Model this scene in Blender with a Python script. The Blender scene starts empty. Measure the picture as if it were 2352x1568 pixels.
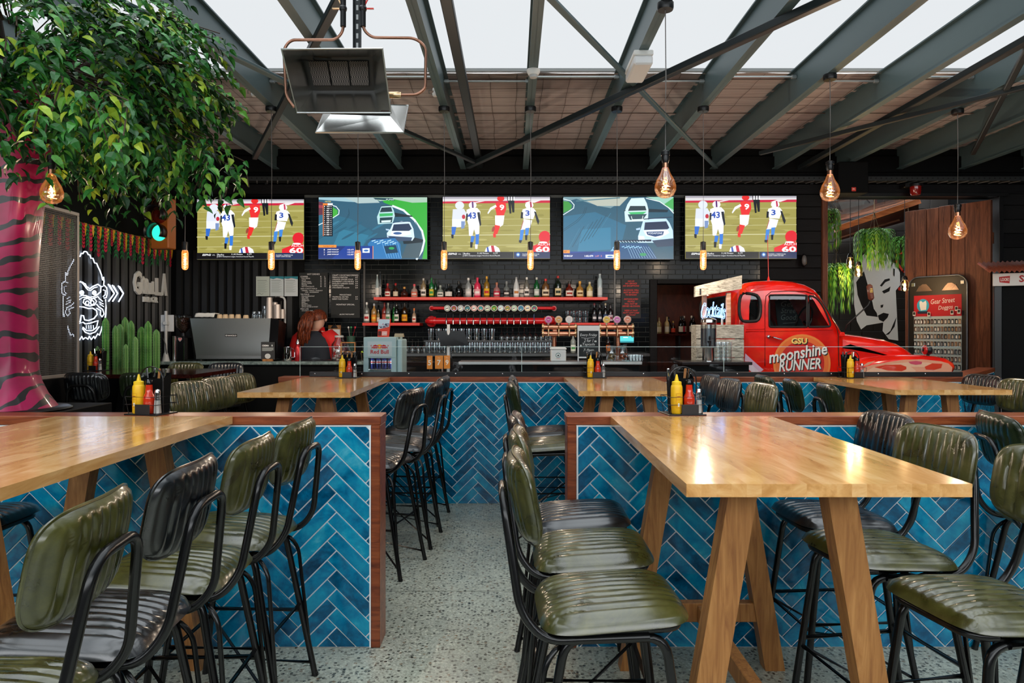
import bpy, bmesh, math, random
from math import pi, sin, cos, radians as R, sqrt
from mathutils import Vector, Matrix, noise
random.seed(7)
scene = bpy.context.scene
COL = scene.collection
# ------------------------------------------------------------------ camera, sky, exposure
F, CX, CY, H = 1568.0, 1178.0, 757.0, 1.55
cam_d = bpy.data.cameras.new('camera')
cam_d.sensor_width = 36.0
cam_d.lens = 36.0 * F / 2352
cam_d.shift_x = (1176 - CX) / 2352
cam_d.shift_y = (CY - 784) / 2352
cam_d.clip_start = 0.02
cam_d.clip_end = 200
cam = bpy.data.objects.new('camera', cam_d)
cam.location = (0, 0, H)
cam.rotation_euler = (pi / 2, 0, 0)
COL.objects.link(cam)
scene.camera = cam
SKY = 3.3
world = bpy.data.worlds.new('overcast_sky')
scene.world = world
world.use_nodes = True
bg = world.node_tree.nodes['Background']
bg.inputs[0].default_value = (0.93, 0.97, 1.0, 1)
bg.inputs[1].default_value = SKY
vs = scene.view_settings
vs.view_transform = 'Standard'
vs.look = 'None'
vs.gamma = 1.0
vs.use_curve_mapping = False
vs.exposure = 0.55
cy = scene.cycles
cy.use_denoising = True
cy.max_bounces = 10
cy.diffuse_bounces = 4
cy.glossy_bounces = 4
cy.transmission_bounces = 8
cy.transparent_max_bounces = 16
cy.sample_clamp_indirect = 6.0
cy.caustics_reflective = False
cy.caustics_refractive = False

def P(px, py, D):
    """a point at depth D from its place in the photograph"""
    return Vector(((px - CX) * D / F, D, H + (CY - py) * D / F))
def PXW(px, py, X):
    """a point on a wall plane x = X"""
    D = X * F / (px - CX)
    return Vector((X, D, H + (CY - py) * D / F))
def PZ(px, py, z):
    D = (z - H) * F / (CY - py)
    return Vector(((px - CX) * D / F, D, z))

# ------------------------------------------------------------------ mesh builder
def frame(d):
    d = Vector(d).normalized()
    a = Vector((0, 0, 1)) if abs(d.z) < 0.9 else Vector((1, 0, 0))
    u = d.cross(a).normalized()
    return u, u.cross(d).normalized(), d
class MB:
    def __init__(s):
        s.v = []; s.f = []; s.m = []; s.cur = 0
    def mat(s, i):
        s.cur = i; return s
    def add(s, vs, fs):
        b = len(s.v)
        s.v += [tuple(p) for p in vs]
        for f in fs:
            s.f.append([b + i for i in f]); s.m.append(s.cur)
        return s
    def box(s, c, size, bev=0.0, rz=0.0, M=None):
        hx, hy, hz = size[0] / 2, size[1] / 2, size[2] / 2
        vs = []; fs = []
        if bev <= 0:
            for x in (-1, 1):
                for y in (-1, 1):
                    for z in (-1, 1): vs.append((x * hx, y * hy, z * hz))
            fs = [(0, 1, 3, 2), (4, 6, 7, 5), (0, 4, 5, 1), (2, 3, 7, 6), (0, 2, 6, 4), (1, 5, 7, 3)]
        else:
            b = min(bev, hx * .98, hy * .98, hz * .98)
            idx = {}
            for x in (-1, 1):
                for y in (-1, 1):
                    for z in (-1, 1):
                        idx[x, y, z] = len(vs)
                        vs += [(x * hx, y * (hy - b), z * (hz - b)), (x * (hx - b), y * hy, z * (hz - b)), (x * (hx - b), y * (hy - b), z * hz)]
            I = lambda x, y, z, k: idx[x, y, z] + k
            for q in (-1, 1):
                fs.append((I(q, -1, -1, 0), I(q, 1, -1, 0), I(q, 1, 1, 0), I(q, -1, 1, 0)))
                fs.append((I(-1, q, -1, 1), I(1, q, -1, 1), I(1, q, 1, 1), I(-1, q, 1, 1)))
                fs.append((I(-1, -1, q, 2), I(1, -1, q, 2), I(1, 1, q, 2), I(-1, 1, q, 2)))
                for w in (-1, 1):
                    fs.append((I(q, w, -1, 0), I(q, w, 1, 0), I(q, w, 1, 1), I(q, w, -1, 1)))
                    fs.append((I(q, -1, w, 0), I(q, 1, w, 0), I(q, 1, w, 2), I(q, -1, w, 2)))
                    fs.append((I(-1, q, w, 1), I(1, q, w, 1), I(1, q, w, 2), I(-1, q, w, 2)))
                    for u in (-1, 1):
                        fs.append((I(q, w, u, 0), I(q, w, u, 1), I(q, w, u, 2)))
        c = Vector(c)
        if M is not None: vs = [M @ Vector(p) + c for p in vs]
        elif rz:
            Rm = Matrix.Rotation(rz, 3, 'Z'); vs = [Rm @ Vector(p) + c for p in vs]
        else: vs = [Vector(p) + c for p in vs]
        return s.add(vs, fs)
    def bar(s, p0, p1, w, h, bev=0.0, up=(0, 0, 1)):
        """a bar of width w (sideways) and height h (along up) from p0 to p1"""
        p0, p1 = Vector(p0), Vector(p1); d = (p1 - p0); L = d.length; d.normalize()
        up = Vector(up)
        if abs(d.dot(up)) > 0.99: up = Vector((0, 1, 0))
        u = d.cross(up).normalized(); w2 = u.cross(d).normalized()
        M = Matrix((d, u, w2)).transposed()
        return s.box((p0 + p1) / 2, (L, w, h), bev, M=M)
    def cone(s, p0, p1, r0, r1, n=12, cap=True):
        p0, p1 = Vector(p0), Vector(p1); u, w, d = frame(p1 - p0)
        vs = []
        for p, r in ((p0, r0), (p1, r1)):
            for i in range(n):
                a = 2 * pi * i / n; vs.append(p + (u * cos(a) + w * sin(a)) * r)
        fs = [(i, (i + 1) % n, n + (i + 1) % n, n + i) for i in range(n)]
        if cap: fs += [list(range(n))[::-1], list(range(n, 2 * n))]
        return s.add(vs, fs)
    def cyl(s, p0, p1, r, n=12): return s.cone(p0, p1, r, r, n)
    def tube(s, path, r, n=8, closed=False, cap=True):
        path = [Vector(p) for p in path]; k = len(path)
        rs = r if isinstance(r, (list, tuple)) else [r] * k
        vs = []; fs = []; pu = None
        for i in range(k):
            a = path[i - 1] if (i > 0 or closed) else path[i]
            b = path[(i + 1) % k] if (i < k - 1 or closed) else path[i]
            d = (b - a)
            if d.length < 1e-9: d = Vector((0, 0, 1))
            d.normalize()
            if pu is None: u, w, _ = frame(d)
            else:
                u = pu - d * pu.dot(d)
                if u.length < 1e-6: u, w, _ = frame(d)
                u.normalize(); w = d.cross(u)
            pu = u
            for j in range(n):
                t = 2 * pi * j / n; vs.append(path[i] + (u * cos(t) + w * sin(t)) * rs[i])
        for i in range(k if closed else k - 1):
            a = i * n; b = ((i + 1) % k) * n
            for j in range(n): fs.append((a + j, a + (j + 1) % n, b + (j + 1) % n, b + j))
        if cap and not closed: fs += [list(range(n))[::-1], list(range((k - 1) * n, k * n))]
        return s.add(vs, fs)
    def lathe(s, prof, c=(0, 0, 0), n=20, axis='Z', cap=True):
        vs = []; fs = []; k = len(prof); c = Vector(c)
        for (r, z) in prof:
            for i in range(n):
                a = 2 * pi * i / n; p = (r * cos(a), r * sin(a), z)
                if axis == 'Y': p = (p[0], p[2], p[1])
                if axis == 'X': p = (p[2], p[0], p[1])
                vs.append(c + Vector(p))
        for q in range(k - 1):
            for i in range(n):
                fs.append((q * n + i, q * n + (i + 1) % n, (q + 1) * n + (i + 1) % n, (q + 1) * n + i))
        if cap: fs += [list(range(n))[::-1], list(range((k - 1) * n, k * n))]
        return s.add(vs, fs)
    def ell(s, c, r, nu=14, nv=9):
        c = Vector(c); r = (r, r, r) if not isinstance(r, (tuple, list)) else r
        vs = [c + Vector((0, 0, -r[2]))]; fs = []
        for j in range(1, nv):
            t = -pi / 2 + pi * j / nv
            for i in range(nu):
                a = 2 * pi * i / nu; vs.append(c + Vector((cos(t) * cos(a) * r[0], cos(t) * sin(a) * r[1], sin(t) * r[2])))
        vs.append(c + Vector((0, 0, r[2]))); top = len(vs) - 1
        for i in range(nu):
            fs.append((0, 1 + (i + 1) % nu, 1 + i)); b = 1 + (nv - 2) * nu
            fs.append((top, b + i, b + (i + 1) % nu))
        for j in range(nv - 2):
            for i in range(nu):
                a = 1 + j * nu; b = a + nu; fs.append((a + i, a + (i + 1) % nu, b + (i + 1) % nu, b + i))
        return s.add(vs, fs)
    def prism(s, pts, ext):
        """closed polygon pts (3-D) pushed along ext"""
        pts = [Vector(p) for p in pts]; e = Vector(ext); n = len(pts)
        vs = pts + [p + e for p in pts]
        fs = [list(range(n))[::-1], list(range(n, 2 * n))] + [(i, (i + 1) % n, n + (i + 1) % n, n + i) for i in range(n)]
        return s.add(vs, fs)
    def quad(s, a, b, c, d): return s.add([a, b, c, d], [(0, 1, 2, 3)])
    def poly(s, pts): return s.add(pts, [list(range(len(pts)))])
    def grid(s, rows, closed=False):
        n = len(rows[0]); vs = [p for r in rows for p in r]; fs = []
        for j in range(len(rows) - 1):
            for i in range(n if closed else n - 1):
                fs.append((j * n + i, j * n + (i + 1) % n, (j + 1) * n + (i + 1) % n, (j + 1) * n + i))
        return s.add(vs, fs)
    def mesh(s, name, mats, smooth=None, recalc=True):
        me = bpy.data.meshes.new(name)
        me.from_pydata(s.v, [], s.f)
        for m in (mats if isinstance(mats, (list, tuple)) else [mats]): me.materials.append(m)
        if any(s.m): me.polygons.foreach_set('material_index', s.m)
        if recalc:
            bm = bmesh.new(); bm.from_mesh(me); bmesh.ops.recalc_face_normals(bm, faces=bm.faces); bm.to_mesh(me); bm.free()
        if smooth is not None:
            me.shade_smooth(); me.set_sharp_from_angle(angle=R(smooth))
        me.update()
        return me
    def build(s, name, mats, parent=None, smooth=None, loc=None, rz=0, recalc=True):
        o = bpy.data.objects.new(name, s.mesh(name, mats, smooth, recalc)); COL.objects.link(o)
        if parent is not None: o.parent = parent
        if loc is not None: o.location = loc
        if rz: o.rotation_euler = (0, 0, rz)
        return o

def tag(o, label, cat, group=None):
    o['label'] = label; o['category'] = cat
    if group: o['group'] = group
    return o
def struct(o): o['kind'] = 'structure'; return o
def stuff(o): o['kind'] = 'stuff'; return o
def empty(name, loc=(0, 0, 0), rz=0.0, label=None, cat=None, group=None):
    o = bpy.data.objects.new(name, None); COL.objects.link(o)
    o.empty_display_size = 0.05; o.location = loc; o.rotation_euler = (0, 0, rz)
    if label: tag(o, label, cat, group)
    return o
def inst(name, me, parent=None, loc=(0, 0, 0), rot=(0, 0, 0), sc=None):
    o = bpy.data.objects.new(name, me); COL.objects.link(o)
    if parent is not None: o.parent = parent
    o.location = loc; o.rotation_euler = rot
    if sc: o.scale = sc
    return o
def kids(o): return [c for c in bpy.data.objects if c.parent == o]
def dup(tree, loc, rz, label, group=None):
    """tree = (root, [(part, [subparts])]); copies a thing with its parts"""
    root, parts = tree
    r = root.copy(); COL.objects.link(r); r.location = loc; r.rotation_euler = (0, 0, rz); r['label'] = label
    if group: r['group'] = group
    for p, subs in parts:
        c = p.copy(); COL.objects.link(c); c.parent = r
        for q in subs:
            d = q.copy(); COL.objects.link(d); d.parent = c
    return r

# ------------------------------------------------------------------ materials
MATS = {}
def s2l(c):
    return tuple((x / 12.92 if x <= 0.04045 else ((x + 0.055) / 1.055) ** 2.4) for x in c)
def hexc(h):
    return s2l(tuple(int(h[i:i + 2], 16) / 255 for i in (0, 2, 4)))
def M_(name, col, rough=0.5, metal=0.0, em=None, ems=1.0, spec=0.5, coat=0.0, coatr=0.1, alpha=1.0, trans=0.0, ior=1.45, sheen=0):
    if name in MATS: return MATS[name]
    if isinstance(col, str): col = hexc(col)
    m = bpy.data.materials.new(name); m.use_nodes = True
    b = m.node_tree.nodes['Principled BSDF']
    b.inputs['Base Color'].default_value = (*col, 1)
    b.inputs['Roughness'].default_value = rough
    b.inputs['Metallic'].default_value = metal
    b.inputs['Specular IOR Level'].default_value = spec
    b.inputs['IOR'].default_value = ior
    b.inputs['Coat Weight'].default_value = coat
    b.inputs['Coat Roughness'].default_value = coatr
    b.inputs['Transmission Weight'].default_value = trans
    b.inputs['Alpha'].default_value = alpha
    if em is not None:
        if isinstance(em, str): em = hexc(em)
        b.inputs['Emission Color'].default_value = (*em, 1)
        b.inputs['Emission Strength'].default_value = ems
    m.diffuse_color = (*col, 1)
    MATS[name] = m
    return m
class NT:
    """small helper over a material's node tree"""
    def __init__(s, m):
        s.t = m.node_tree; s.n = s.t.nodes; s.l = s.t.links; s.b = s.n['Principled BSDF']
        s.tc = None
    def node(s, typ, **kw):
        nd = s.n.new(typ)
        for k, v in kw.items():
            if k.startswith('i_'):
                key = k[2:]
                key = int(key) if key.isdigit() else key.replace('_', ' ')
                nd.inputs[key].default_value = v
            else: setattr(nd, k, v)
        return nd
    def coord(s, kind='Object', scale=(1, 1, 1), rot=(0, 0, 0)):
        if s.tc is None: s.tc = s.node('ShaderNodeTexCoord')
        mp = s.node('ShaderNodeMapping'); mp.inputs['Scale'].default_value = scale; mp.inputs['Rotation'].default_value = rot
        s.l.new(s.tc.outputs[kind], mp.inputs[0]); return mp.outputs[0]
    def noise(s, co, scale=5, detail=3, rough=0.5, dist=0.0):
        nd = s.node('ShaderNodeTexNoise'); nd.inputs['Scale'].default_value = scale; nd.inputs['Detail'].default_value = detail
        nd.inputs['Roughness'].default_value = rough; nd.inputs['Distortion'].default_value = dist
        s.l.new(co, nd.inputs['Vector']); return nd.outputs[0]
    def ramp(s, fac, stops, interp='LINEAR'):
        nd = s.node('ShaderNodeValToRGB'); cr = nd.color_ramp; cr.interpolation = interp
        while len(cr.elements) < len(stops): cr.elements.new(0.5)
        for e, (p, c) in zip(cr.elements, stops):
            e.position = p
            if isinstance(c, str): c = hexc(c)
            if isinstance(c, (int, float)): c = (c, c, c)
            e.color = (*c, 1)
        s.l.new(fac, nd.inputs[0]); return nd.outputs[0]
    def mix(s, fac, a, b, mode='MIX'):
        nd = s.node('ShaderNodeMix', data_type='RGBA', blend_type=mode)
        for i, v in ((0, fac), (6, a), (7, b)):
            if isinstance(v, (int, float)): nd.inputs[i].default_value = v
            elif isinstance(v, (tuple, list)): nd.inputs[i].default_value = (*v, 1)
            else: s.l.new(v, nd.inputs[i])
        return nd.outputs[2]
    def math(s, op, a, b=0.5):
        nd = s.node('ShaderNodeMath', operation=op)
        for i, v in ((0, a), (1, b)):
            if isinstance(v, (int, float)): nd.inputs[i].default_value = v
            else: s.l.new(v, nd.inputs[i])
        return nd.outputs[0]
    def color(s, c): s.l.new(c, s.b.inputs['Base Color'])
    def rough(s, c): s.l.new(c, s.b.inputs['Roughness'])
    def bump(s, h, strength=0.3, dist=0.01):
        nd = s.node('ShaderNodeBump'); nd.inputs['Strength'].default_value = strength; nd.inputs['Distance'].default_value = dist
        s.l.new(h, nd.inputs['Height']); s.l.new(nd.outputs[0], s.b.inputs['Normal'])
    def objrand(s):
        nd = s.node('ShaderNodeObjectInfo'); return nd.outputs['Random']

def wood(name, c0, c1, c2, rough=0.3, scale=(1.2, 18, 18), coat=0.0, plank=False):
    m = M_(name, c1, rough, coat=coat); t = NT(m)
    co = t.coord('Object', scale)
    off = t.math('MULTIPLY', t.objrand(), 37.0)
    va = t.node('ShaderNodeVectorMath', operation='ADD'); t.l.new(co, va.inputs[0]); t.l.new(off, va.inputs[1])
    n = t.noise(va.outputs[0], 2.2, 5, 0.62, 1.2)
    t.color(t.ramp(n, [(0.28, c0), (0.5, c1), (0.72, c2)]))
    n2 = t.noise(va.outputs[0], 9, 3); t.bump(n2, 0.12, 0.003)
    return m
WOOD = wood('honey_oak', 'b57c3e', 'd6a062', 'e8bc84', 0.15, (3.5, 1.0, 6), coat=0.35)
WOODLEG = wood('oak_leg', '7c4c26', 'a06c3a', 'b8844c', 0.42, (16, 16, 1.4))
WOODEND = wood('oak_edge', 'a8713a', 'c48d4f', 'd8a868', 0.3, (5, 5, 14))
JARRAH = wood('red_timber', '5a2412', '86401f', 'a35a33', 0.35, (1.6, 14, 14), coat=0.2)
DARKTAB = wood('dark_red_table', '1d0806', '3a100c', '4c1a13', 0.12, (1.5, 10, 10), coat=0.4)
BARN = wood('brown_barn_board', '40200f', '683a24', '835038', 0.6, (12, 12, 1.0))
GRAYW = wood('weathered_white_board', '58544c', 'a9a69c', 'd2cfc6', 0.75, (6, 6, 30))
BLACK = M_('black_paint', (0.004, 0.0045, 0.005), 0.6, spec=0.1)
BLACKG = M_('black_gloss', (0.005, 0.005, 0.006), 0.16)
BLACKM = M_('black_powder_coat', (0.006, 0.006, 0.007), 0.33, spec=0.5)
BEAM = M_('slate_steel_paint', (0.075, 0.125, 0.14), 0.42)
BEAMD = M_('dark_steel_paint', (0.012, 0.018, 0.021), 0.45)
STEEL = M_('brushed_steel', (0.55, 0.56, 0.55), 0.28, 1.0)
CHROME = M_('chrome', (0.8, 0.8, 0.8), 0.08, 1.0)
COPPER = M_('copper_pipe', (0.62, 0.28, 0.17), 0.22, 1.0)
BRASS = M_('polished_brass', (0.75, 0.5, 0.28), 0.18, 1.0)
GROUT = M_('pale_grout', 'f4fbfb', 0.8)
GROUTB = M_('lightened_grout', (0.09, 0.1, 0.1), 0.7)  # bevel highlights of the black tiles put into a lighter grout colour
WHITE = M_('white_paint', (0.8, 0.8, 0.78), 0.5)
GREYP = M_('grey_plastic', (0.45, 0.47, 0.48), 0.45)
RED = M_('signal_red', (0.75, 0.02, 0.012), 0.3, coat=0.3)
REDPIPE = M_('red_enamel_pipe', (0.55, 0.008, 0.012), 0.2, coat=0.5)
def glass_mat(name, tint=(1, 1, 1), rough=0.0, gl=0.10, glow=None):
    """thin glass: mostly see-through with a mirror share, so light still passes"""
    if name in MATS: return MATS[name]
    m = bpy.data.materials.new(name); m.use_nodes = True; t = m.node_tree; t.nodes.clear()
    out = t.nodes.new('ShaderNodeOutputMaterial'); mx = t.nodes.new('ShaderNodeMixShader')
    tr = t.nodes.new('ShaderNodeBsdfTransparent'); tr.inputs[0].default_value = (*tint, 1)
    gs = t.nodes.new('ShaderNodeBsdfGlossy'); gs.inputs['Roughness'].default_value = rough; gs.inputs[0].default_value = (0.95, 0.97, 1, 1)
    lw = t.nodes.new('ShaderNodeLayerWeight'); lw.inputs[0].default_value = 0.25
    ma = t.nodes.new('ShaderNodeMath'); ma.operation = 'MULTIPLY_ADD'; ma.inputs[1].default_value = 0.6; ma.inputs[2].default_value = gl
    t.links.new(lw.outputs['Fresnel'], ma.inputs[0]); t.links.new(ma.outputs[0], mx.inputs[0])
    t.links.new(tr.outputs[0], mx.inputs[1]); t.links.new(gs.outputs[0], mx.inputs[2]); t.links.new(mx.outputs[0], out.inputs[0])
    if glow:  # orange emission put into the glass in place of the filament's glow
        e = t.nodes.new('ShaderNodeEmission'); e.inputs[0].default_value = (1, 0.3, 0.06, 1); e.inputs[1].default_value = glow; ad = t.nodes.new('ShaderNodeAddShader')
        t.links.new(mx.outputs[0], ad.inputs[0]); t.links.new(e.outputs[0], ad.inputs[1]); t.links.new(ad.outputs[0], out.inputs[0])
    MATS[name] = m; return m
GLASS = glass_mat('clear_glass', (0.97, 0.99, 0.98), 0.0, 0.03)
GLASSW = glass_mat('drinking_glass', (0.86, 0.9, 0.9), 0.02, 0.12)
def emis(name, col, s):
    return M_(name, (0.02, 0.02, 0.02), 0.5, em=col, ems=s)

# ------------------------------------------------------------------ flat print (signs, screens, labels)
TXT = {}
def text_mesh(s, extrude=0.0, shear=0.0, bold=0.0):
    k = (s, extrude, shear, bold)
    if k in TXT: return TXT[k]
    cu = bpy.data.curves.new('t', 'FONT'); cu.body = s; cu.size = 1.0; cu.shear = shear; cu.offset = bold
    cu.resolution_u = 2; cu.extrude = extrude
    ob = bpy.data.objects.new('t', cu)
    me = ob.to_mesh()
    vs = [v.co.copy() for v in me.vertices]; fs = [tuple(p.vertices) for p in me.polygons]
    ob.to_mesh_clear(); bpy.data.objects.remove(ob); bpy.data.curves.remove(cu)
    if not vs: vs = [Vector((0, 0, 0))]
    x0 = min(v.x for v in vs); x1 = max(v.x for v in vs); y0 = min(v.y for v in vs); y1 = max(v.y for v in vs)
    TXT[k] = (vs, fs, x0, x1, y0, y1); return TXT[k]
class Art:
    """flat artwork in its own u (right) / v (up) plane, stacked in thin layers; becomes one mesh"""
    def __init__(s, em=None, step=0.0004):
        s.mb = MB(); s.mats = []; s.em = em; s.step = step; s.z = 0.0
    def m(s, c):
        key = c if isinstance(c, str) else '%.2f_%.2f_%.2f' % tuple(c)
        nm = ('screen_' if s.em else 'print_') + key + ('_%g' % s.em if s.em else '')
        col = hexc(c) if isinstance(c, str) else c
        mt = M_(nm, col, 0.6) if not s.em else M_(nm, (0.01, 0.01, 0.01), 0.25, em=col, ems=s.em)
        if mt not in s.mats: s.mats.append(mt)
        s.mb.mat(s.mats.index(mt))
    def up(s): s.z += s.step; return s
    def poly(s, pts, c):
        s.up(); s.m(c); s.mb.poly([(u, v, s.z) for u, v in pts]); return s
    def rect(s, u0, v0, u1, v1, c): return s.poly([(u0, v0), (u1, v0), (u1, v1), (u0, v1)], c)
    def ell(s, u, v, ru, rv, c, n=18, rot=0.0):
        return s.poly([(u + ru * cos(a) * cos(rot) - rv * sin(a) * sin(rot), v + ru * cos(a) * sin(rot) + rv * sin(a) * cos(rot)) for a in [2 * pi * i / n for i in range(n)]], c)
    def line(s, pts, w, c, keep=False):
        if not keep: s.up()
        s.m(c)
        for (a, b) in zip(pts[:-1], pts[1:]):
            d = Vector((b[0] - a[0], b[1] - a[1]))
            if d.length < 1e-9: continue
            n = Vector((-d.y, d.x)).normalized() * w / 2; e = d.normalized() * w * 0.3
            s.mb.poly([(a[0] - e.x - n.x, a[1] - e.y - n.y, s.z), (b[0] + e.x - n.x, b[1] + e.y - n.y, s.z), (b[0] + e.x + n.x, b[1] + e.y + n.y, s.z), (a[0] - e.x + n.x, a[1] - e.y + n.y, s.z)])
        return s
    def text(s, st, u, v, w=None, h=None, c='ffffff', align='l', shear=0.0, bold=0.0, rot=0.0, keep=False):
        """v = bottom of the letters; w and/or h the size"""
        if not keep: s.up()
        s.m(c)
        vs, fs, x0, x1, y0, y1 = text_mesh(st, 0.0, shear, bold)
        sx = (w / (x1 - x0)) if w else None; sy = (h / max(1e-6, y1 - y0)) if h else None
        sx = sx or sy; sy = sy or sx
        ww = (x1 - x0) * sx
        o = u - (ww / 2 if align == 'c' else ww if align == 'r' else 0)
        pts = []
        for p in vs:
            q = Vector(((p.x - x0) * sx, (p.y - y0) * sy))
            if rot: q.rotate(Matrix.Rotation(rot, 2))
            pts.append((o + q.x, v + q.y, s.z))
        s.mb.add(pts, fs); return s
    def build(s, name, parent, M=None):
        o = s.mb.build(name, s.mats, parent, recalc=False)
        if M is not None: o.matrix_local = M
        return o
def face_cam(loc, rz=0.0, tilt=0.0):
    """matrix of a u/v plane standing upright, seen from -Y"""
    return Matrix.Translation(loc) @ Matrix.Rotation(rz, 4, 'Z') @ Matrix.Rotation(pi / 2 + tilt, 4, 'X')
# ------------------------------------------------------------------ the room shell
BK = 9.22                      # depth of the back wall
CEIL = 4.0
WL = -4.62                     # left wall
WR = 8.0
def bx(mb, x0, x1, y0, y1, z0, z1, bev=0.0):
    return mb.box(((x0 + x1) / 2, (y0 + y1) / 2, (z0 + z1) / 2), (abs(x1 - x0), abs(y1 - y0), abs(z1 - z0)), bev)
XB = lambda px, D=BK: (px - CX) * D / F
ZB = lambda py, D=BK: H + (CY - py) * D / F

# floor: ground concrete with exposed stones
CONC = M_('ground_concrete', (0.3, 0.29, 0.26), 0.28, coat=0.15); t = NT(CONC)
co = t.coord('Object')
big = t.noise(co, 0.9, 3)
vor = t.node('ShaderNodeTexVoronoi', feature='F1'); vor.inputs['Scale'].default_value = 52; t.l.new(co, vor.inputs['Vector'])
vor2 = t.node('ShaderNodeTexVoronoi', feature='F1'); vor2.inputs['Scale'].default_value = 120; t.l.new(co, vor2.inputs['Vector'])
sepc = t.node('ShaderNodeSeparateColor'); t.l.new(vor.outputs['Color'], sepc.inputs[0])
sepd = t.node('ShaderNodeSeparateColor'); t.l.new(vor2.outputs['Color'], sepd.inputs[0])
base = t.ramp(big, [(0.35, '92968a'), (0.5, 'a8ac9e'), (0.65, 'b8bcac')])
stone = t.ramp(sepc.outputs[0], [(0.0, '1e1e1c'), (0.24, '42423d'), (0.34, '808274'), (0.58, 'a0a294'), (0.82, 'c2c4b2'), (0.93, '755f46')], 'CONSTANT')
inst_ = t.math('LESS_THAN', vor.outputs['Distance'], 0.43)
c1 = t.mix(inst_, base, stone)
fine = t.ramp(sepd.outputs[0], [(0.0, '3a3c36'), (0.2, '8c9084'), (0.7, 'b4b8a8'), (0.9, 'd0d2c2')], 'CONSTANT')
c2 = t.mix(0.32, c1, fine)
t.color(c2)
t.rough(t.ramp(t.noise(co, 3, 3), [(0.3, 0.2), (0.7, 0.36)]))
fl = MB()
bx(fl, -9, WR + 1, -9, 4.046, -0.1, 0, 0.0)
bx(fl, -9, WR + 1, 4.054, 14, -0.1, 0, 0.0)
bx(fl, -9, WR + 1, -9, 14, -0.12, -0.006)
struct(fl.build('floor', CONC))

# back wall, in pieces around the bar-store hatch and the big door opening
wb = MB()
HX0, HX1, HZ = XB(1508), XB(1716), ZB(652)
DX0, DX1, DZ = XB(1897), XB(2292), ZB(453)
T = 0.16
bx(wb, WL - 0.1, HX0, BK, BK + T, 0, CEIL + 0.1)
bx(wb, HX0, HX1, BK, BK + T, HZ, CEIL + 0.1)
bx(wb, HX1, DX0, BK, BK + T, 0, CEIL + 0.1)
bx(wb, DX0, DX1, BK, BK + T, DZ, CEIL + 0.1)
bx(wb, DX1, WR + 0.1, BK, BK + T, 0, CEIL + 0.1)
wall_back = struct(wb.build('wall_back', BLACK))
wl = MB(); bx(wl, WL - 0.12, WL, 2.6, BK, 0, CEIL + 0.1); wall_left = struct(wl.build('wall_left', BLACK))
wr = MB(); bx(wr, WR, WR + 0.12, 2.6, BK, 0, CEIL + 0.1); wall_right = struct(wr.build('wall_right', BLACK))

# unseen rear wall keeps glare off the tiles; open strip above added for light
wf = MB(); bx(wf, -9, WR + 1, -3.75, -3.6, 0, 2.35); struct(wf.build('wall_rear_unseen', M_('rear_wall_paint', (0.05, 0.05, 0.05), 0.7)))
for nm, xs in (('wall_rear_left', (-9.0, -8.85)), ('wall_rear_right', (WR + 0.85, WR + 1.0))):
    wf = MB(); bx(wf, xs[0], xs[1], -3.6, 2.6, 0, CEIL); struct(wf.build(nm, MATS['rear_wall_paint']))
for nm, xs in (('wall_front_left', (-9.0, WL)), ('wall_front_right', (WR, WR + 1.0))):
    wf = MB(); bx(wf, xs[0], xs[1], 2.6, 2.72, 0, CEIL + 0.1); struct(wf.build(nm, BLACK))

# painted weatherboards right of the tiles and right of the door
PLK = M_('black_weatherboard', (0.014, 0.014, 0.015), 0.6, spec=0.2); t = NT(PLK)
co = t.coord('Object', (2, 30, 30)); n_ = t.noise(co, 3, 5, 0.6); t.bump(n_, 0.5, 0.006)
t.color(t.mix(t.math('MULTIPLY', t.objrand(), 0.6), (0.005, 0.005, 0.006), (0.018, 0.018, 0.018)))
def boards(x0, x1, z0, z1, pitch, parent, depth=0.022, y=BK):
    z = z0
    while z < z1 - 0.02:
        zt = min(z + pitch - 0.006, z1)
        mb = MB(); bx(mb, 0, x1 - x0, -depth, 0, 0, zt - z, 0.004)
        mb.build('weatherboard', PLK, parent, loc=(x0, y, z))
        z += pitch
boards(XB(1745), DX0 - 0.07, 0.9, ZB(447), 0.165, wall_back)
boards(DX1 + 0.02, WR, 0.0, ZB(425), 0.19, wall_back)
# header above the screens
hd = MB(); bx(hd, WL, WR, BK - 0.05, BK, ZB(447), ZB(425), 0.004); hd.build('header_board', PLK, wall_back)
hd = MB(); bx(hd, WL, WR, BK - 0.1, BK, ZB(420), ZB(400), 0.004); hd.build('header_board', BLACK, wall_back)
hd = MB(); bx(hd, WL, WR, BK - 0.07, BK, ZB(398), ZB(362), 0.004); hd.build('header_board', BLACK, wall_back)
# post left of the door opening and the door track
ps = MB(); bx(ps, DX0 - 0.07, DX0, BK - 0.06, BK + T, 0, DZ, 0.004); o = ps.build('door_post', BARN, wall_back)
ps = MB(); bx(ps, DX0 - 0.1, DX1 + 0.1, BK - 0.07, BK, DZ, DZ + 0.05, 0.004); ps.build('door_track', BLACKM, wall_back)
ps = MB(); bx(ps, DX1 - 0.03, DX1 + 0.03, BK - 0.07, BK + T, 0, DZ, 0.004); ps.build('door_post', BLACKM, wall_back)

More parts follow.
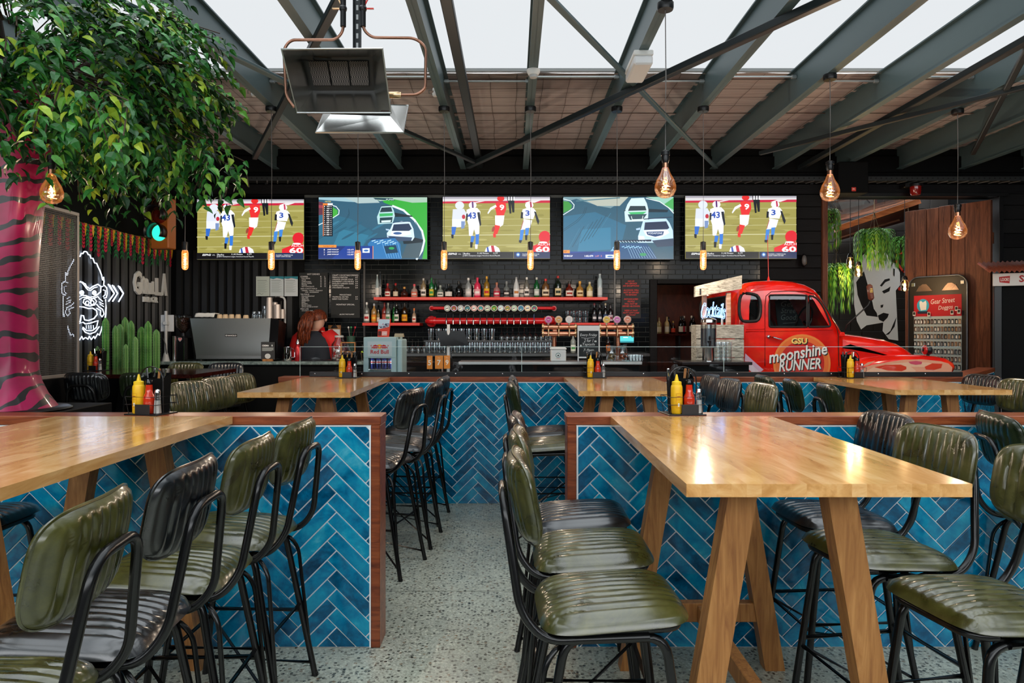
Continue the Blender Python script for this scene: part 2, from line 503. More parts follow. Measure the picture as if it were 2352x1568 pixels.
# black brick tiles on the back wall
TILEB = M_('black_glazed_tile', (0.008, 0.011, 0.012), 0.14, spec=0.14); t = NT(TILEB)
t.color(t.mix(t.objrand(), (0.002, 0.003, 0.004), (0.008, 0.011, 0.012)))
t.bump(t.noise(t.coord('Object'), 14, 2), 0.12, 0.004)
TVPX = [(450, 701, 455, 599), (729, 984, 452, 598), (1013, 1267, 450, 596), (1291, 1550, 450, 598), (1571, 1832, 448, 597)]
TW, TH = 0.2, 0.0647
tx0, tx1, tz0, tz1 = XB(700), XB(1745), 1.26, ZB(448)
gb = MB(); bx(gb, tx0, HX0 - 0.1, BK - 0.012, BK, tz0, tz1); bx(gb, HX0 - 0.1, tx1, BK - 0.012, BK, HZ + 0.06, tz1)
gb.build('grout_bed', GROUTB, wall_back)
def tile_mesh(w, h, d=0.008, ch=0.003):
    mb = MB(); a, b = w / 2, h / 2
    pts0 = [(-a, 0, -b), (a, 0, -b), (a, 0, b), (-a, 0, b)]
    pts1 = [(-a, -d + ch, -b), (a, -d + ch, -b), (a, -d + ch, b), (-a, -d + ch, b)]
    pts2 = [(-a + ch, -d, -b + ch), (a - ch, -d, -b + ch), (a - ch, -d, b - ch), (-a + ch, -d, b - ch)]
    vs = pts0 + pts1 + pts2; fs = [(8, 9, 10, 11)]
    for k in (0, 4):
        for i in range(4): fs.append((k + i, k + (i + 1) % 4, k + 4 + (i + 1) % 4, k + 4 + i))
    return mb.add(vs, fs)
full_tile = tile_mesh(TW - 0.004, TH - 0.004).mesh('black_tile', TILEB)
cache = {}; tiles = []
row = 0; z = tz0
while z + TH <= tz1 + 0.01:
    x = tx0 - (TW / 2 if row % 2 else 0)
    while x < tx1:
        a, b = max(x, tx0), min(x + TW, tx1)
        zc = z + TH / 2
        hidden = b - a < 0.03
        if b > HX0 - 0.1 and zc < HZ + 0.08:
            b = min(b, HX0 - 0.1); hidden = hidden or b - a < 0.03
        for (p0, p1, q0, q1) in TVPX:
            if a > XB(p0) + 0.22 and b < XB(p1) - 0.22 and ZB(q1) + 0.14 < z and z + TH < ZB(q0) - 0.14: hidden = True
        if not hidden: tiles.append((a, b, zc))
        x += TW
    z += TH; row += 1
# the tiles in clear view between shelves and screens stay single pieces
def keyt(tt):
    xm = (tt[0] + tt[1]) / 2; return abs(xm - 0.6) * 0.5 + abs(tt[2] - 2.2) * 2.0
tiles.sort(key=keyt)
restb = MB()
for i, (a, b, zc) in enumerate(tiles):
    w = b - a
    if i < 300:
        kx = round(w, 3)
        if kx not in cache: cache[kx] = full_tile if abs(w - TW) < 1e-4 else tile_mesh(w - 0.004, TH - 0.004).mesh('black_tile', TILEB)
        inst('black_tile', cache[kx], wall_back, ((a + b) / 2, BK - 0.012, zc))
    else:
        q = tile_mesh(w - 0.004, TH - 0.004); q.v = [(v[0] + (a + b) / 2, v[1] + BK - 0.012, v[2] + zc) for v in q.v]
        restb.add(q.v, q.f)
stuff(restb.build('black_tiles_rest', TILEB, wall_back))
# dark pillar strips between tile fields
for px in (838, 1411):
    mb = MB(); bx(mb, XB(px) - 0.012, XB(px) + 0.012, BK - 0.035, BK - 0.012, 1.3, ZB(602)); mb.build('conduit', BLACKM, wall_back)
# hatch frame and the store behind it
mb = MB()
bx(mb, HX0 - 0.1, HX0, BK - 0.05, BK + T, 0.9, HZ + 0.06, 0.006); bx(mb, HX0, HX1, BK - 0.05, BK + T, HZ, HZ + 0.06, 0.006)
mb.build('hatch_frame', PLK, wall_back)
ply = wood('red_brown_plywood', '3c1208', '551d0e', '6b2a15', 0.55, (3, 3, 1.2))
mb = MB()
bx(mb, HX0 - 0.6, HX1 + 0.6, 11.2, 11.25, 0, 2.45); bx(mb, HX0 - 0.65, HX0 - 0.6, BK + T, 11.25, 0, 2.45); bx(mb, HX1 + 0.6, HX1 + 0.65, BK + T, 11.25, 0, 2.45)
struct(mb.build('wall_store', ply))
mb = MB(); bx(mb, HX0 - 0.65, HX1 + 0.65, BK + T, 11.25, 2.42, 2.47); struct(mb.build('ceiling_store', wood('store_ceiling_ply', '4a2a16', '6b4226', '7d5132', 0.5)))

# ceiling: lined strip at the back, translucent sheets in front
LIN = M_('roof_lining', (0.3, 0.2, 0.15), 0.62, spec=0.6); t = NT(LIN)
co = t.coord('Object', (0.5, 26, 1)); n1 = t.noise(co, 2.0, 4, 0.6, 0.4)
co2 = t.coord('Object', (0.25, 3, 1)); n2 = t.noise(co2, 2, 2)
c = t.ramp(n1, [(0.3, '8e8888'), (0.5, 'b2abaa'), (0.7, 'cdc8c8')])
c = t.mix(t.math('MULTIPLY', n2, 0.5), c, hexc('b49a96'))
t.color(c); t.bump(n1, 0.6, 0.02)
ROOF0 = 6.49
lin = MB(); rows = []
random.seed(3)
for j in range(34):
    y = ROOF0 + (BK - ROOF0) * j / 33
    rows.append([Vector((WL + (WR - WL) * i / 60, y, CEIL - 0.008 + 0.010 * noise.noise((i * 0.5, j * 1.7, 0)) - 0.004 * (j % 3 == 0))) for i in range(61)])
lin.grid(rows)
ceil_back = struct(lin.build('ceiling', LIN, smooth=60, recalc=False))
wiremat = M_('lining_wire', (0.1, 0.07, 0.06), 0.5)
x = WL + 0.2
while x < WR:
    mb = MB(); pts = [Vector((x + 0.02 * noise.noise((x * 7, j * 0.9, 3)) + (0.09 if j > 6 else 0) * ((x * 100) % 1 > 2), ROOF0 + (BK - ROOF0) * j / 12, CEIL - 0.022)) for j in range(13)]
    mb.tube(pts, 0.0022, 4); mb.build('wire', wiremat, ceil_back); x += 0.262
for j in range(11):
    y = ROOF0 + 0.14 + j * 0.26
    mb = MB(); mb.tube([Vector((WL + (WR - WL) * i / 24, y + 0.012 * noise.noise((i * 1.3, j, 1)), CEIL - 0.02)) for i in range(25)], 0.002 if j % 4 else 0.005, 4)
    mb.build('wire', wiremat, ceil_back)
# translucent roof sheets
SHEET = bpy.data.materials.new('translucent_roof_sheet'); SHEET.use_nodes = True
tt = SHEET.node_tree; tt.nodes.clear()
o_ = tt.nodes.new('ShaderNodeOutputMaterial'); mx_ = tt.nodes.new('ShaderNodeMixShader'); mx_.inputs[0].default_value = 0.12
a_ = tt.nodes.new('ShaderNodeBsdfTransparent'); ROOF_T = 0.135; a_.inputs[0].default_value = (ROOF_T, ROOF_T, ROOF_T, 1)
b_ = tt.nodes.new('ShaderNodeBsdfTranslucent'); b_.inputs[0].default_value = (0.5, 0.5, 0.5, 1)
tt.links.new(a_.outputs[0], mx_.inputs[1]); tt.links.new(b_.outputs[0], mx_.inputs[2]); tt.links.new(mx_.outputs[0], o_.inputs[0])
CLEARS = glass_mat('brightening_clear_sheet', (0.66, 0.68, 0.69), 0.0, 0.02)  # clearer sheets over and behind the camera, added to brighten the room
PITCH = 0.835
BX = [0.17 + PITCH * n for n in range(-11, 11)]
roof = struct(empty('ceiling_skylight', (0, 0, CEIL + 0.03)))
for i in range(len(BX) - 1):
    for y0_, y1_, m_ in ((-3.6, 4.3, CLEARS), (4.32, ROOF0 + 0.02, SHEET)):
        mb = MB(); mb.quad((BX[i], y0_, 0), (BX[i + 1], y0_, 0), (BX[i + 1], y1_, 0), (BX[i], y1_, 0)); mb.build('roof_sheet', m_, roof, recalc=False)
# rafters: channel sections
def rafter(x, y0, y1, zb=3.7, zt=CEIL, fl=0.075, m=BEAM):
    mb = MB()
    bx(mb, x - 0.004, x + 0.004, y0, y1, zb, zt)
    bx(mb, x - fl / 2, x + fl / 2, y0, y1, zb, zb + 0.012); bx(mb, x - fl / 2, x + fl / 2, y0, y1, zt - 0.012, zt)
    return mb.build('rafter', m, roof_frame)
roof_frame = struct(empty('ceiling_frame', (0, 0, 0)))
for x in BX: rafter(x, -3.6, BK - 0.02, 3.7 if abs(x - 0.17) > 0.01 else 3.7)
# thin pipes beside the rafters
for (x, zz, r_) in ((-0.44, 3.74, 0.04), (3.85, 3.72, 0.035)):
    mb = MB(); bx(mb, x - r_, x + r_, -3.6, BK - 0.02, zz - 0.03, zz + 0.03, 0.006); mb.build('purlin', BEAMD, roof_frame)
def brace(p0, p1, w=0.05, h=0.05, m=BEAMD, z=3.66, z1=None):
    a = PZ(*p0, z); b = PZ(*p1, z1 or z); a = a + (a - b) * (1.1 if p0[1] < 60 or p0[0] > 2300 else 0)
    mb = MB(); mb.bar(a, b, w, h, 0.006); mb.build('brace', m, roof_frame)
brace((1900, 0), (1075, 382), 0.06, 0.06)
brace((1268, 0), (1645, 385), 0.05, 0.03, BEAM, 3.69)
brace((775, 0), (585, 362), 0.06, 0.05, BEAMD, 3.67)
brace((360, 45), (690, 205), 0.07, 0.03, BEAM, 3.69)
brace((870, 275), (1090, 372), 0.05, 0.04)
brace((2352, 200), (1745, 352), 0.045, 0.045, BEAMD, 3.65)
brace((2350, 130), (2235, 352), 0.05, 0.04, BEAMD, 3.67)
# tie rods between rafters at the edge of the sheets
rodm = M_('galvanised_rod', (0.55, 0.6, 0.62), 0.35, 0.8)
for i in range(len(BX) - 1):
    mb = MB(); y = ROOF0 - 0.06 if i % 2 else ROOF0 + 0.05
    mb.cyl((BX[i], y, 3.93), (BX[i + 1], y, 3.93), 0.011, 8); mb.cyl((BX[i] + 0.01, y, 3.93), (BX[i] + 0.05, y, 3.93), 0.02, 8); mb.cyl((BX[i + 1] - 0.05, y, 3.93), (BX[i + 1] - 0.01, y, 3.93), 0.02, 8)
    mb.build('tie_rod', rodm, roof_frame)
mb = MB(); bx(mb, WL, WR, ROOF0 - 0.02, ROOF0 + 0.02, CEIL - 0.004, CEIL + 0.03, 0.004); mb.build('flashing', M_('pale_flashing', (0.4, 0.42, 0.42), 0.5), roof_frame)
# perforated cable tray along the header
tray = empty('cable_tray', (0, 9.0, ZB(410, 9.0)), label='long black perforated cable tray above the row of screens', cat='cable tray')
mb = MB(); bx(mb, -3.9, WR - 0.02, -0.004, 0.004, -0.028, 0.028); bx(mb, -3.9, WR - 0.02, 0.0, 0.14, -0.028, -0.024); mb.build('rail', M_('tray_steel', (0.03, 0.034, 0.036), 0.45, 0.3), tray)
hole = MB(); hole.box((0, -0.0045, 0), (0.02, 0.002, 0.012), 0.0); hm = hole.mesh('slot', M_('slot_black', (0.001, 0.001, 0.001), 0.8))
rung = MB(); rung.bar((0, 0.0, -0.032), (-0.05, 0.14, -0.034), 0.016, 0.006); rm = rung.mesh('rung', M_('tray_rung', (0.3, 0.3, 0.29), 0.4, 0.6))
x = -3.85
while x < 6.8:
    inst('slot', hm, tray, (x, 0, 0.005))
    if int(round((x + 3.85) / 0.068)) % 2: inst('rung', rm, tray, (x, 0, 0))
    x += 0.068
for xx in (-3.3, -0.9, 1.6, 4.0, 6.2):
    mb = MB(); bx(mb, xx - 0.02, xx + 0.02, 0.13, 0.22, -0.05, 0.04, 0.003); mb.build('bracket', BLACKM, tray)

# ribbed cladding on the left wall
RIB = M_('ribbed_steel_black', (0.009, 0.01, 0.011), 0.4, 0.0)
RIBF = M_('ribbed_steel_lit_crest', (0.06, 0.066, 0.072), 0.42)  # grey crest: the highlight along each rib put into the colour
rb = MB()
prof = [(-0.05, 0.0), (-0.034, 0.03), (0.034, 0.03), (0.05, 0.0)]
for i in range(3):
    (a, da), (b, db) = prof[i], prof[i + 1]
    rb.mat(1 if i == 1 else 0); rb.quad((da, a, 0.0), (db, b, 0.0), (db, b, 2.68), (da, a, 2.68))
ribm = rb.mesh('rib', [RIB, RIBF])
y = 5.0
while y < BK:
    inst('rib', ribm, wall_left, (WL + 0.002, y, 0)); y += 0.172
ribk = MB()
for i in range(3):
    (a, da), (b, db) = prof[i], prof[i + 1]
    ribk.quad((a, -da, 0.9), (b, -db, 0.9), (b, -db, 2.62), (a, -da, 2.62))
ribkm = ribk.mesh('rib', RIB)
x = WL + 0.12
while x < XB(690) - 0.1:
    inst('rib', ribkm, wall_back, (x, BK - 0.002, 0)); x += 0.115

# ------------------------------------------------------------------ tiled half walls with herringbone
TEAL = M_('teal_glazed_tile', (0.02, 0.16, 0.26), 0.12, coat=0.2, coatr=0.05, spec=0.35); t = NT(TEAL)
co = t.coord('Object', (1, 1, 1)); rnd = t.objrand()
va = t.node('ShaderNodeVectorMath', operation='ADD'); t.l.new(co, va.inputs[0]); t.l.new(t.math('MULTIPLY', rnd, 53.0), va.inputs[1])
n1 = t.noise(va.outputs[0], 7, 5, 0.62, 0.6); n2 = t.noise(va.outputs[0], 26, 4, 0.65)
sm = t.math('ADD', t.math('MULTIPLY', n1, 0.62), t.math('MULTIPLY', n2, 0.18))
sm = t.math('ADD', sm, t.math('MULTIPLY', rnd, 0.2))
t.color(t.ramp(sm, [(0.3, '02324f'), (0.42, '03587f'), (0.52, '047ca6'), (0.64, '169cbe'), (0.78, '6cc2d2')]))
t.rough(t.ramp(n2, [(0.3, 0.08), (0.75, 0.25)]))
t.bump(n1, 0.25, 0.006)
def clip_half(poly, n, d):
    """keep the part of a convex polygon with dot(p, n) <= d"""
    out = []
    for i in range(len(poly)):
        a, b = poly[i], poly[(i + 1) % len(poly)]
        da, db = a[0] * n[0] + a[1] * n[1] - d, b[0] * n[0] + b[1] * n[1] - d
        if da <= 0: out.append(a)
        if (da < 0 < db) or (db < 0 < da):
            k = da / (da - db); out.append((a[0] + (b[0] - a[0]) * k, a[1] + (b[1] - a[1]) * k))
    return out
def inset(poly, q):
    res = poly
    for i in range(len(poly)):
        a, b = poly[i], poly[(i + 1) % len(poly)]
        dx, dz = b[0] - a[0], b[1] - a[1]; L = sqrt(dx * dx + dz * dz)
        if L < 1e-7: continue
        n = (dz / L, -dx / L)
        res = clip_half(res, n, n[0] * a[0] + n[1] * a[1] - q)
        if len(res) < 3: return None
    return res
def area(p): return abs(sum(p[i][0] * p[(i + 1) % len(p)][1] - p[(i + 1) % len(p)][0] * p[i][1] for i in range(len(p)))) / 2
def tile_prism(poly, d=0.007, ch=0.0018):
    mb = MB(); f = inset(poly, ch)
    n = len(poly)
    if not f or len(f) != n:
        return mb.prism([(p[0], 0, p[1]) for p in poly], (0, -d, 0))
    vs = [(p[0], 0, p[1]) for p in poly] + [(p[0], -d + ch, p[1]) for p in poly] + [(p[0], -d, p[1]) for p in f]
    fs = [list(range(2 * n, 3 * n))]
    for k in (0, n):
        for i in range(n): fs.append((k + i, k + (i + 1) % n, k + n + (i + 1) % n, k + n + i))
    return mb.add(vs, fs)
tW, tL = 0.0663, 0.2652
_full = {}
def full_mesh(kind):
    if kind not in _full:
        g = 0.0032
        poly = [(-tL / 2 + g, -tW / 2 + g), (tL / 2 - g, -tW / 2 + g), (tL / 2 - g, tW / 2 - g), (-tL / 2 + g, tW / 2 - g)]
        _full[kind] = tile_prism(poly).mesh('tile', TEAL)
    return _full[kind]
def herringbone(parent, x0, x1, z0, z1, y, apex, keep=300, near=None, M=None):
    """tiles of a chevron herringbone clipped to the field; apex = x of one upward point"""
    c = 1 / sqrt(2); res = []
    S = sqrt(2) * tL
    n0 = int((x0 - apex) / S) - 2; n1 = int((x1 - apex) / S) + 3
    m0 = int(-3 * tL / (tW * 1.414)) - 4; m1 = int((z1 - z0 + 2 * tL) / (tW * 1.414)) + 4
    for n in range(n0, n1):
        for m in range(m0, m1):
            ox, oy = m * tW + n * tL, m * tW - n * tL
            for kind in (0, 1):
                r = (ox, oy, ox + tL, oy + tW) if kind == 0 else (ox + tL, oy + tW - tL, ox + tL + tW, oy + tW)
                g = 0.0032
                pts = [(r[0] + g, r[1] + g), (r[2] - g, r[1] + g), (r[2] - g, r[3] - g), (r[0] + g, r[3] - g)]
                poly = [((a - b) * c - tL * c + apex, (a + b) * c + z0) for a, b in pts]
                if max(p[0] for p in poly) < x0 or min(p[0] for p in poly) > x1 or max(p[1] for p in poly) < z0 or min(p[1] for p in poly) > z1: continue
                cen = (sum(p[0] for p in poly) / 4, sum(p[1] for p in poly) / 4)
                cl = poly
                for nn, d in (((1, 0), x1), ((-1, 0), -x0), ((0, 1), z1), ((0, -1), -z0)):
                    cl = clip_half(cl, nn, d)
                    if len(cl) < 3: break
                if len(cl) < 3 or area(cl) < 1.2e-4: continue
                whole = abs(area(cl) - area(poly)) < 1e-6
                res.append((cen, kind, cl, whole))
    ctr = near if near is not None else (x0 + x1) / 2
    res.sort(key=lambda e: -area(e[2]) * 1000 + abs(e[0][0] - ctr) * 2.5)
    rest = MB()
    for i, (cen, kind, cl, whole) in enumerate(res):
        if i < keep:
            if whole:
                o = inst('tile', full_mesh(0), parent, (cen[0], y, cen[1]), (0, -pi / 4 if kind == 0 else -3 * pi / 4, 0))
            else:
                mb = tile_prism([(p[0] - cen[0], p[1] - cen[1]) for p in cl])
                o = inst('tile', mb.mesh('tile', TEAL), parent, (cen[0], y, cen[1]))
            if M is not None: o.matrix_local = M @ o.matrix_basis
        else:
            mb = tile_prism(cl); rest.add([(v[0], v[1] + y, v[2]) for v in mb.v], mb.f)
    if rest.v:
        o = stuff(rest.build('tiles_rest', TEAL, parent))
        if M is not None: o.matrix_local = M
PW = 3.33; PT = 0.15; PH = 1.13
TRIM = 0.045
XL1 = (873 - CX) * PW / F; XR0 = (1303 - CX) * PW / F
def half_wall(name, x0, x1, y0, thick, hgt, apex, ends, keep=300, near=None):
    mb = MB(); bx(mb, x0 + (TRIM if ends[0] else 0), x1 - (TRIM if ends[1] else 0), y0 + 0.012, y0 + thick - 0.012, 0, hgt - TRIM)
    w = struct(mb.build(name, BLACK))
    mb = MB(); a, b = x0 + (TRIM if ends[0] else 0), x1 - (TRIM if ends[1] else 0)
    bx(mb, a, b, y0 + 0.006, y0 + 0.012, 0, hgt - TRIM); bx(mb, a, b, y0 + 0.001, y0 + 0.006, hgt - TRIM - 0.007, hgt - TRIM)
    for e, xx in ((ends[0], a), (ends[1], b - 0.007)):
        if e: bx(mb, xx, xx + 0.007, y0 + 0.001, y0 + 0.006, 0, hgt - TRIM - 0.007)
    mb.build('grout_bed', GROUT, w)
    mb = MB(); bx(mb, x0 - 0.004 * ends[0], x1 + 0.004 * ends[1], y0 - 0.006, y0 + thick, hgt - TRIM, hgt, 0.004); mb.build('timber_cap', JARRAH, w)
    for e, xx in ((ends[0], x0), (ends[1], x1 - TRIM)):
        if e:
            mb = MB(); bx(mb, xx, xx + TRIM, y0 - 0.005, y0 + thick, 0, hgt - TRIM, 0.004); mb.build('timber_end', JARRAH, w)
    herringbone(w, a + 0.009 * ends[0], b - 0.009 * ends[1], 0.004, hgt - TRIM - 0.009, y0 + 0.006, apex, keep, near)
    return w
wall_pl = half_wall('wall_partition_left', -3.05, XL1, PW, PT, PH, (773 - CX) * PW / F, (0, 1))
wall_pr = half_wall('wall_partition_right', XR0, 3.4, PW, PT, PH, (1377 - CX) * PW / F, (1, 0), near=0.9)
BW = 6.08; BH = 1.13
XBL = (640 - CX) * BW / F; XBR = 4.0
wall_bar = half_wall('wall_bar_front', XBL, XBR, BW, 0.16, BH, (1195 - CX) * BW / F, (1, 0), near=0.5)
# the bar turns away at its right end
ang = R(48)
w2 = MB(); bx(w2, 0, 2.0, 0.012, 0.148, 0, BH - TRIM)
wall_ret = struct(w2.build('wall_bar_return', BLACK)); wall_ret.matrix_world = Matrix.Translation((XBR, BW, 0)) @ Matrix.Rotation(ang, 4, 'Z')
mb = MB(); bx(mb, 0, 2.0, 0.006, 0.012, 0, BH - TRIM); mb.build('grout_bed', GROUT, wall_ret)
mb = MB(); bx(mb, 0.0, 2.0, -0.006, 0.16, BH - TRIM, BH, 0.004); mb.build('timber_cap', JARRAH, wall_ret)
herringbone(wall_ret, 0.0, 2.0, 0.004, BH - TRIM - 0.009, 0.006, 0.1)
# bar body left of the tiles and the back of the counter
mb = MB(); bx(mb, XBL + 0.06, XBL + 0.12, BW + 0.16, 7.5, 0, BH - 0.1); struct(mb.build('wall_bar_side', BLACK))
# glass screen standing on the bar, with its clamp strip
gx0, gx1 = (688 - CX) * 6.14 / F, (2206 - CX) * 6.14 / F
edges = [gx0] + [(px - CX) * 6.14 / F for px in (1197, 1661)] + [gx1]
strip = MB(); bx(strip, (712 - CX) * 6.13 / F, gx1, 6.105, 6.134, BH, BH + 0.042, 0.003)
strip = tag(strip.build('clamp_strip', BLACKM), 'black metal strip with screw heads clamping the glass on the bar', 'strip')
scr = MB(); scr.lathe([(0.006, 0), (0.006, -0.003), (0.002, -0.005)], n=8, axis='Y'); scm = scr.mesh('screw', CHROME)
x = (712 - CX) * 6.13 / F + 0.05
while x < gx1:
    inst('screw', scm, strip, (x, 6.105, BH + 0.026)); x += 0.42
zt = H + (CY - 796) * 6.14 / F
edgem = M_('glass_edge', (0.55, 0.68, 0.66), 0.2, alpha=1.0)
lab = ['left pane of the low clear glass screen on the bar', 'middle pane of the low clear glass screen on the bar', 'right pane of the low clear glass screen, in front of red truck']
for i in range(3):
    e = empty('glass_screen', (0, 0, 0), label=lab[i], cat='glass screen', group='glass panes on the bar')
    mb = MB(); a, b = edges[i] + 0.003, edges[i + 1] - 0.003
    mb.quad((a, 6.14, BH + 0.02), (b, 6.14, BH + 0.02), (b, 6.14, zt), (a, 6.14, zt)); mb.build('pane', GLASS, e, recalc=False)
    mb = MB(); bx(mb, a, b, 6.136, 6.144, zt - 0.003, zt + 0.001); bx(mb, a, a + 0.004, 6.136, 6.144, BH + (0.02 if i else 0.0), zt); mb.build('polished_edge', edgem, e)
# ------------------------------------------------------------------ bar stools
def leather(name, c0, c1, c2):
    m = M_(name, c1, 0.3, coat=0.8, coatr=0.17); t = NT(m); t.b.inputs['Coat IOR'].default_value = 1.62
    co = t.coord('Object'); off = t.math('MULTIPLY', t.objrand(), 29.0)
    va = t.node('ShaderNodeVectorMath', operation='ADD'); t.l.new(co, va.inputs[0]); t.l.new(off, va.inputs[1])
    n1 = t.noise(va.outputs[0], 9, 5, 0.65, 0.4); n2 = t.noise(va.outputs[0], 240, 2)
    t.color(t.ramp(n1, [(0.3, c0), (0.5, c1), (0.72, c2)]))
    t.rough(t.ramp(n1, [(0.3, 0.24), (0.7, 0.4)])); t.bump(n2, 0.12, 0.002)
    return m
OLIVE = leather('olive_leather', '25260b', '3e3e17', '555428')
DKGREEN = leather('dark_green_leather', '10180c', '1e2a12', '2c381c')
NAVYBLK = leather('black_leather', '040506', '0a0d11', '171c22')
BROWNG = leather('brown_green_leather', '27240f', '41401c', '5c5832')
PIPE = M_('stool_tube_black', (0.004, 0.004, 0.0045), 0.22, spec=0.5)
def pillow(a, b, zlo, T, dome, n_pl, pleat_axis=0, p=5.0, nu=61, nv=19, both=False):
    """rounded-square cushion lying in x/y with pleats across x; returns rows for top and bottom"""
    def pos(u, v):
        r = max(abs(u), abs(v))
        if r < 1e-6: return 0.0, 0.0, 0.0
        n = (abs(u) ** p + abs(v) ** p) ** (1 / p)
        return a * u * r / n, b * v * r / n, r
    us = [-1 + 2 * i / (nu - 1) for i in range(nu)]; vs_ = [-1 + 2 * j / (nv - 1) for j in range(nv)]
    us = [math.copysign(abs(u) ** 0.85, u) for u in us]; vs_ = [math.copysign(abs(v) ** 0.6, v) for v in vs_]
    pw = 2 * a * 0.88 / n_pl
    def hgt(x, y, r, s):
        h = T * max(0.0, 1 - r ** 7) ** 0.5 + dome * (1 - r * r)
        if r < 0.9:
            ph = (x + a * 0.88) / pw; d = abs(ph - round(ph)) * pw
            h -= 0.0055 * math.exp(-(d / 0.0042) ** 2) * min(1, (0.9 - r) * 12)
            h += 0.0022 * (abs(sin(pi * ph)) - 0.5) * min(1, (0.9 - r) * 8)
        h -= 0.003 * math.exp(-((r - 0.91) / 0.02) ** 2)
        return h
    top = []; bot = []
    for v in vs_:
        rt = []; rb_ = []
        for u in us:
            x, y, r = pos(u, v)
            rt.append(Vector((x, y, zlo + hgt(x, y, r, 1))))
            rb_.append(Vector((x, y, zlo - (hgt(x, y, r, -1) if both else 0.012 * max(0, 1 - r ** 6) ** 0.5))))
        top.append(rt); bot.append(rb_)
    return top, bot
def pillow_mb(top, bot, fn=None):
    mb = MB()
    f = fn or (lambda p: p)
    mb.grid([[f(p) for p in r] for r in top]); mb.grid([[f(p) for p in r] for r in bot])
    nv, nu = len(top), len(top[0])
    rim = [(0, i) for i in range(nu)] + [(j, nu - 1) for j in range(1, nv)] + [(nv - 1, i) for i in range(nu - 2, -1, -1)] + [(j, 0) for j in range(nv - 2, 0, -1)]
    A = [f(top[j][i]) for j, i in rim]; B = [f(bot[j][i]) for j, i in rim]
    mb.grid([A, B], closed=True)
    return mb, A
seat_t, seat_b = pillow(0.212, 0.222, 0.698, 0.038, 0.022, 10)
seat_mb, _ = pillow_mb(seat_t, seat_b, lambda p: Vector((p.x * (1 - 0.12 * (p.y + 0.2)), p.y + 0.01, p.z + 0.012 * (p.y / 0.2))))
bk_t, bk_b = pillow(0.205, 0.128, 0.0, 0.026, 0.008, 10, both=True, p=4.0)
BTILT = R(-11)
def backfn(p):
    # cushion plane x/y -> x/z, front (+Y); wraps a little round the sitter
    q = Vector((p.x, p.z + 0.75 * p.x * p.x, p.y))
    q = Matrix.Rotation(-BTILT, 3, 'X') @ q
    return q + Vector((0, -0.262, 1.045))
back_mb, rim = pillow_mb(bk_t, bk_b, backfn)
seat_mesh = {}; back_mesh = {}
for nm, m in (('olive', OLIVE), ('dark', DKGREEN), ('black', NAVYBLK), ('brown', BROWNG)):
    seat_mesh[nm] = seat_mb.mesh('seat', m, 55); back_mesh[nm] = back_mb.mesh('backrest', m, 55)
pip = MB(); pip.tube(rim, 0.004, 5, closed=True)
pip_mesh = {nm: pip.mesh('piping', m, 60) for nm, m in (('olive', OLIVE), ('dark', DKGREEN), ('black', NAVYBLK), ('brown', BROWNG))}
TR = 0.0135
def arc_path(pts, rad=0.05, k=5):
    """polyline with rounded corners"""
    pts = [Vector(p) for p in pts]; out = [pts[0]]
    for i in range(1, len(pts) - 1):
        a, b, c = pts[i - 1], pts[i], pts[i + 1]
        r = min(rad, (a - b).length * 0.48, (c - b).length * 0.48)
        p0 = b + (a - b).normalized() * r; p1 = b + (c - b).normalized() * r
        for j in range(k + 1):
            t_ = j / k; out.append(p0 * (1 - t_) ** 2 + b * 2 * t_ * (1 - t_) + p1 * t_ * t_)
    out.append(pts[-1]); return out
fr = MB()
ring = [(-0.17, -0.18, .686), (0.17, -0.18, .686), (0.165, 0.2, .69), (-0.165, 0.2, .69)]
rp = []
for i in range(4):
    a, b, c = Vector(ring[i - 1]), Vector(ring[i]), Vector(ring[(i + 1) % 4])
    p0 = b + (a - b).normalized() * 0.07; p1 = b + (c - b).normalized() * 0.07
    for j in range(6):
        t_ = j / 5; rp.append(p0 * (1 - t_) ** 2 + b * 2 * t_ * (1 - t_) + p1 * t_ * t_)
fr.tube(rp, TR, 8, closed=True); seatframe_mesh = fr.mesh('seat_frame', PIPE, 60)
fr = MB()
U = [(-0.175, 0.1, .668), (-0.175, -0.2, .662), (-0.165, -0.27, .74), (-0.108, -0.318, 1.06), (0.108, -0.318, 1.06), (0.165, -0.27, .74), (0.175, -0.2, .662), (0.175, 0.1, .668)]
fr.tube(arc_path(U, 0.07, 6), TR, 8); backframe_mesh = fr.mesh('back_frame', PIPE, 60)
legm = {}
for sx in (-1, 1):
    for sy in (-1, 1):
        mb = MB()
        foot = (sx * 0.205, 0.235 if sy > 0 else -0.265, 0.0); top = (sx * 0.165, 0.15 if sy > 0 else -0.14, 0.664)
        pts = arc_path([(sx * 0.165, 0.005, 0.664), top, foot], 0.06, 5)
        mb.tube(pts, TR * 1.05, 8); mb.cone(foot, (foot[0], foot[1], 0.012), 0.015, 0.0145, 8)
        legm[sx, sy] = mb.mesh('leg', PIPE, 60)
def legpt(sx, sy, z):
    a = Vector((sx * 0.205, 0.235 if sy > 0 else -0.265, 0.0)); b = Vector((sx * 0.165, 0.15 if sy > 0 else -0.14, 0.664)); return a.lerp(b, z / 0.664)
mb = MB()
for (s0, s1, z) in (((-1, -1), (1, -1), .33), ((1, -1), (1, 1), .3), ((1, 1), (-1, 1), .27), ((-1, 1), (-1, -1), .3)): mb.tube([legpt(*s0, z), legpt(*s1, z)], 0.009, 6)
foot_mesh = mb.mesh('footrest', PIPE, 60)
mb = MB(); mb.tube([legpt(-1, 1, .27), legpt(1, -1, .06)], 0.007, 6); mb.tube([legpt(1, 1, .27), legpt(-1, -1, .06)], 0.007, 6)
brace_mesh = mb.mesh('cross_brace', PIPE, 60)
mb = MB()
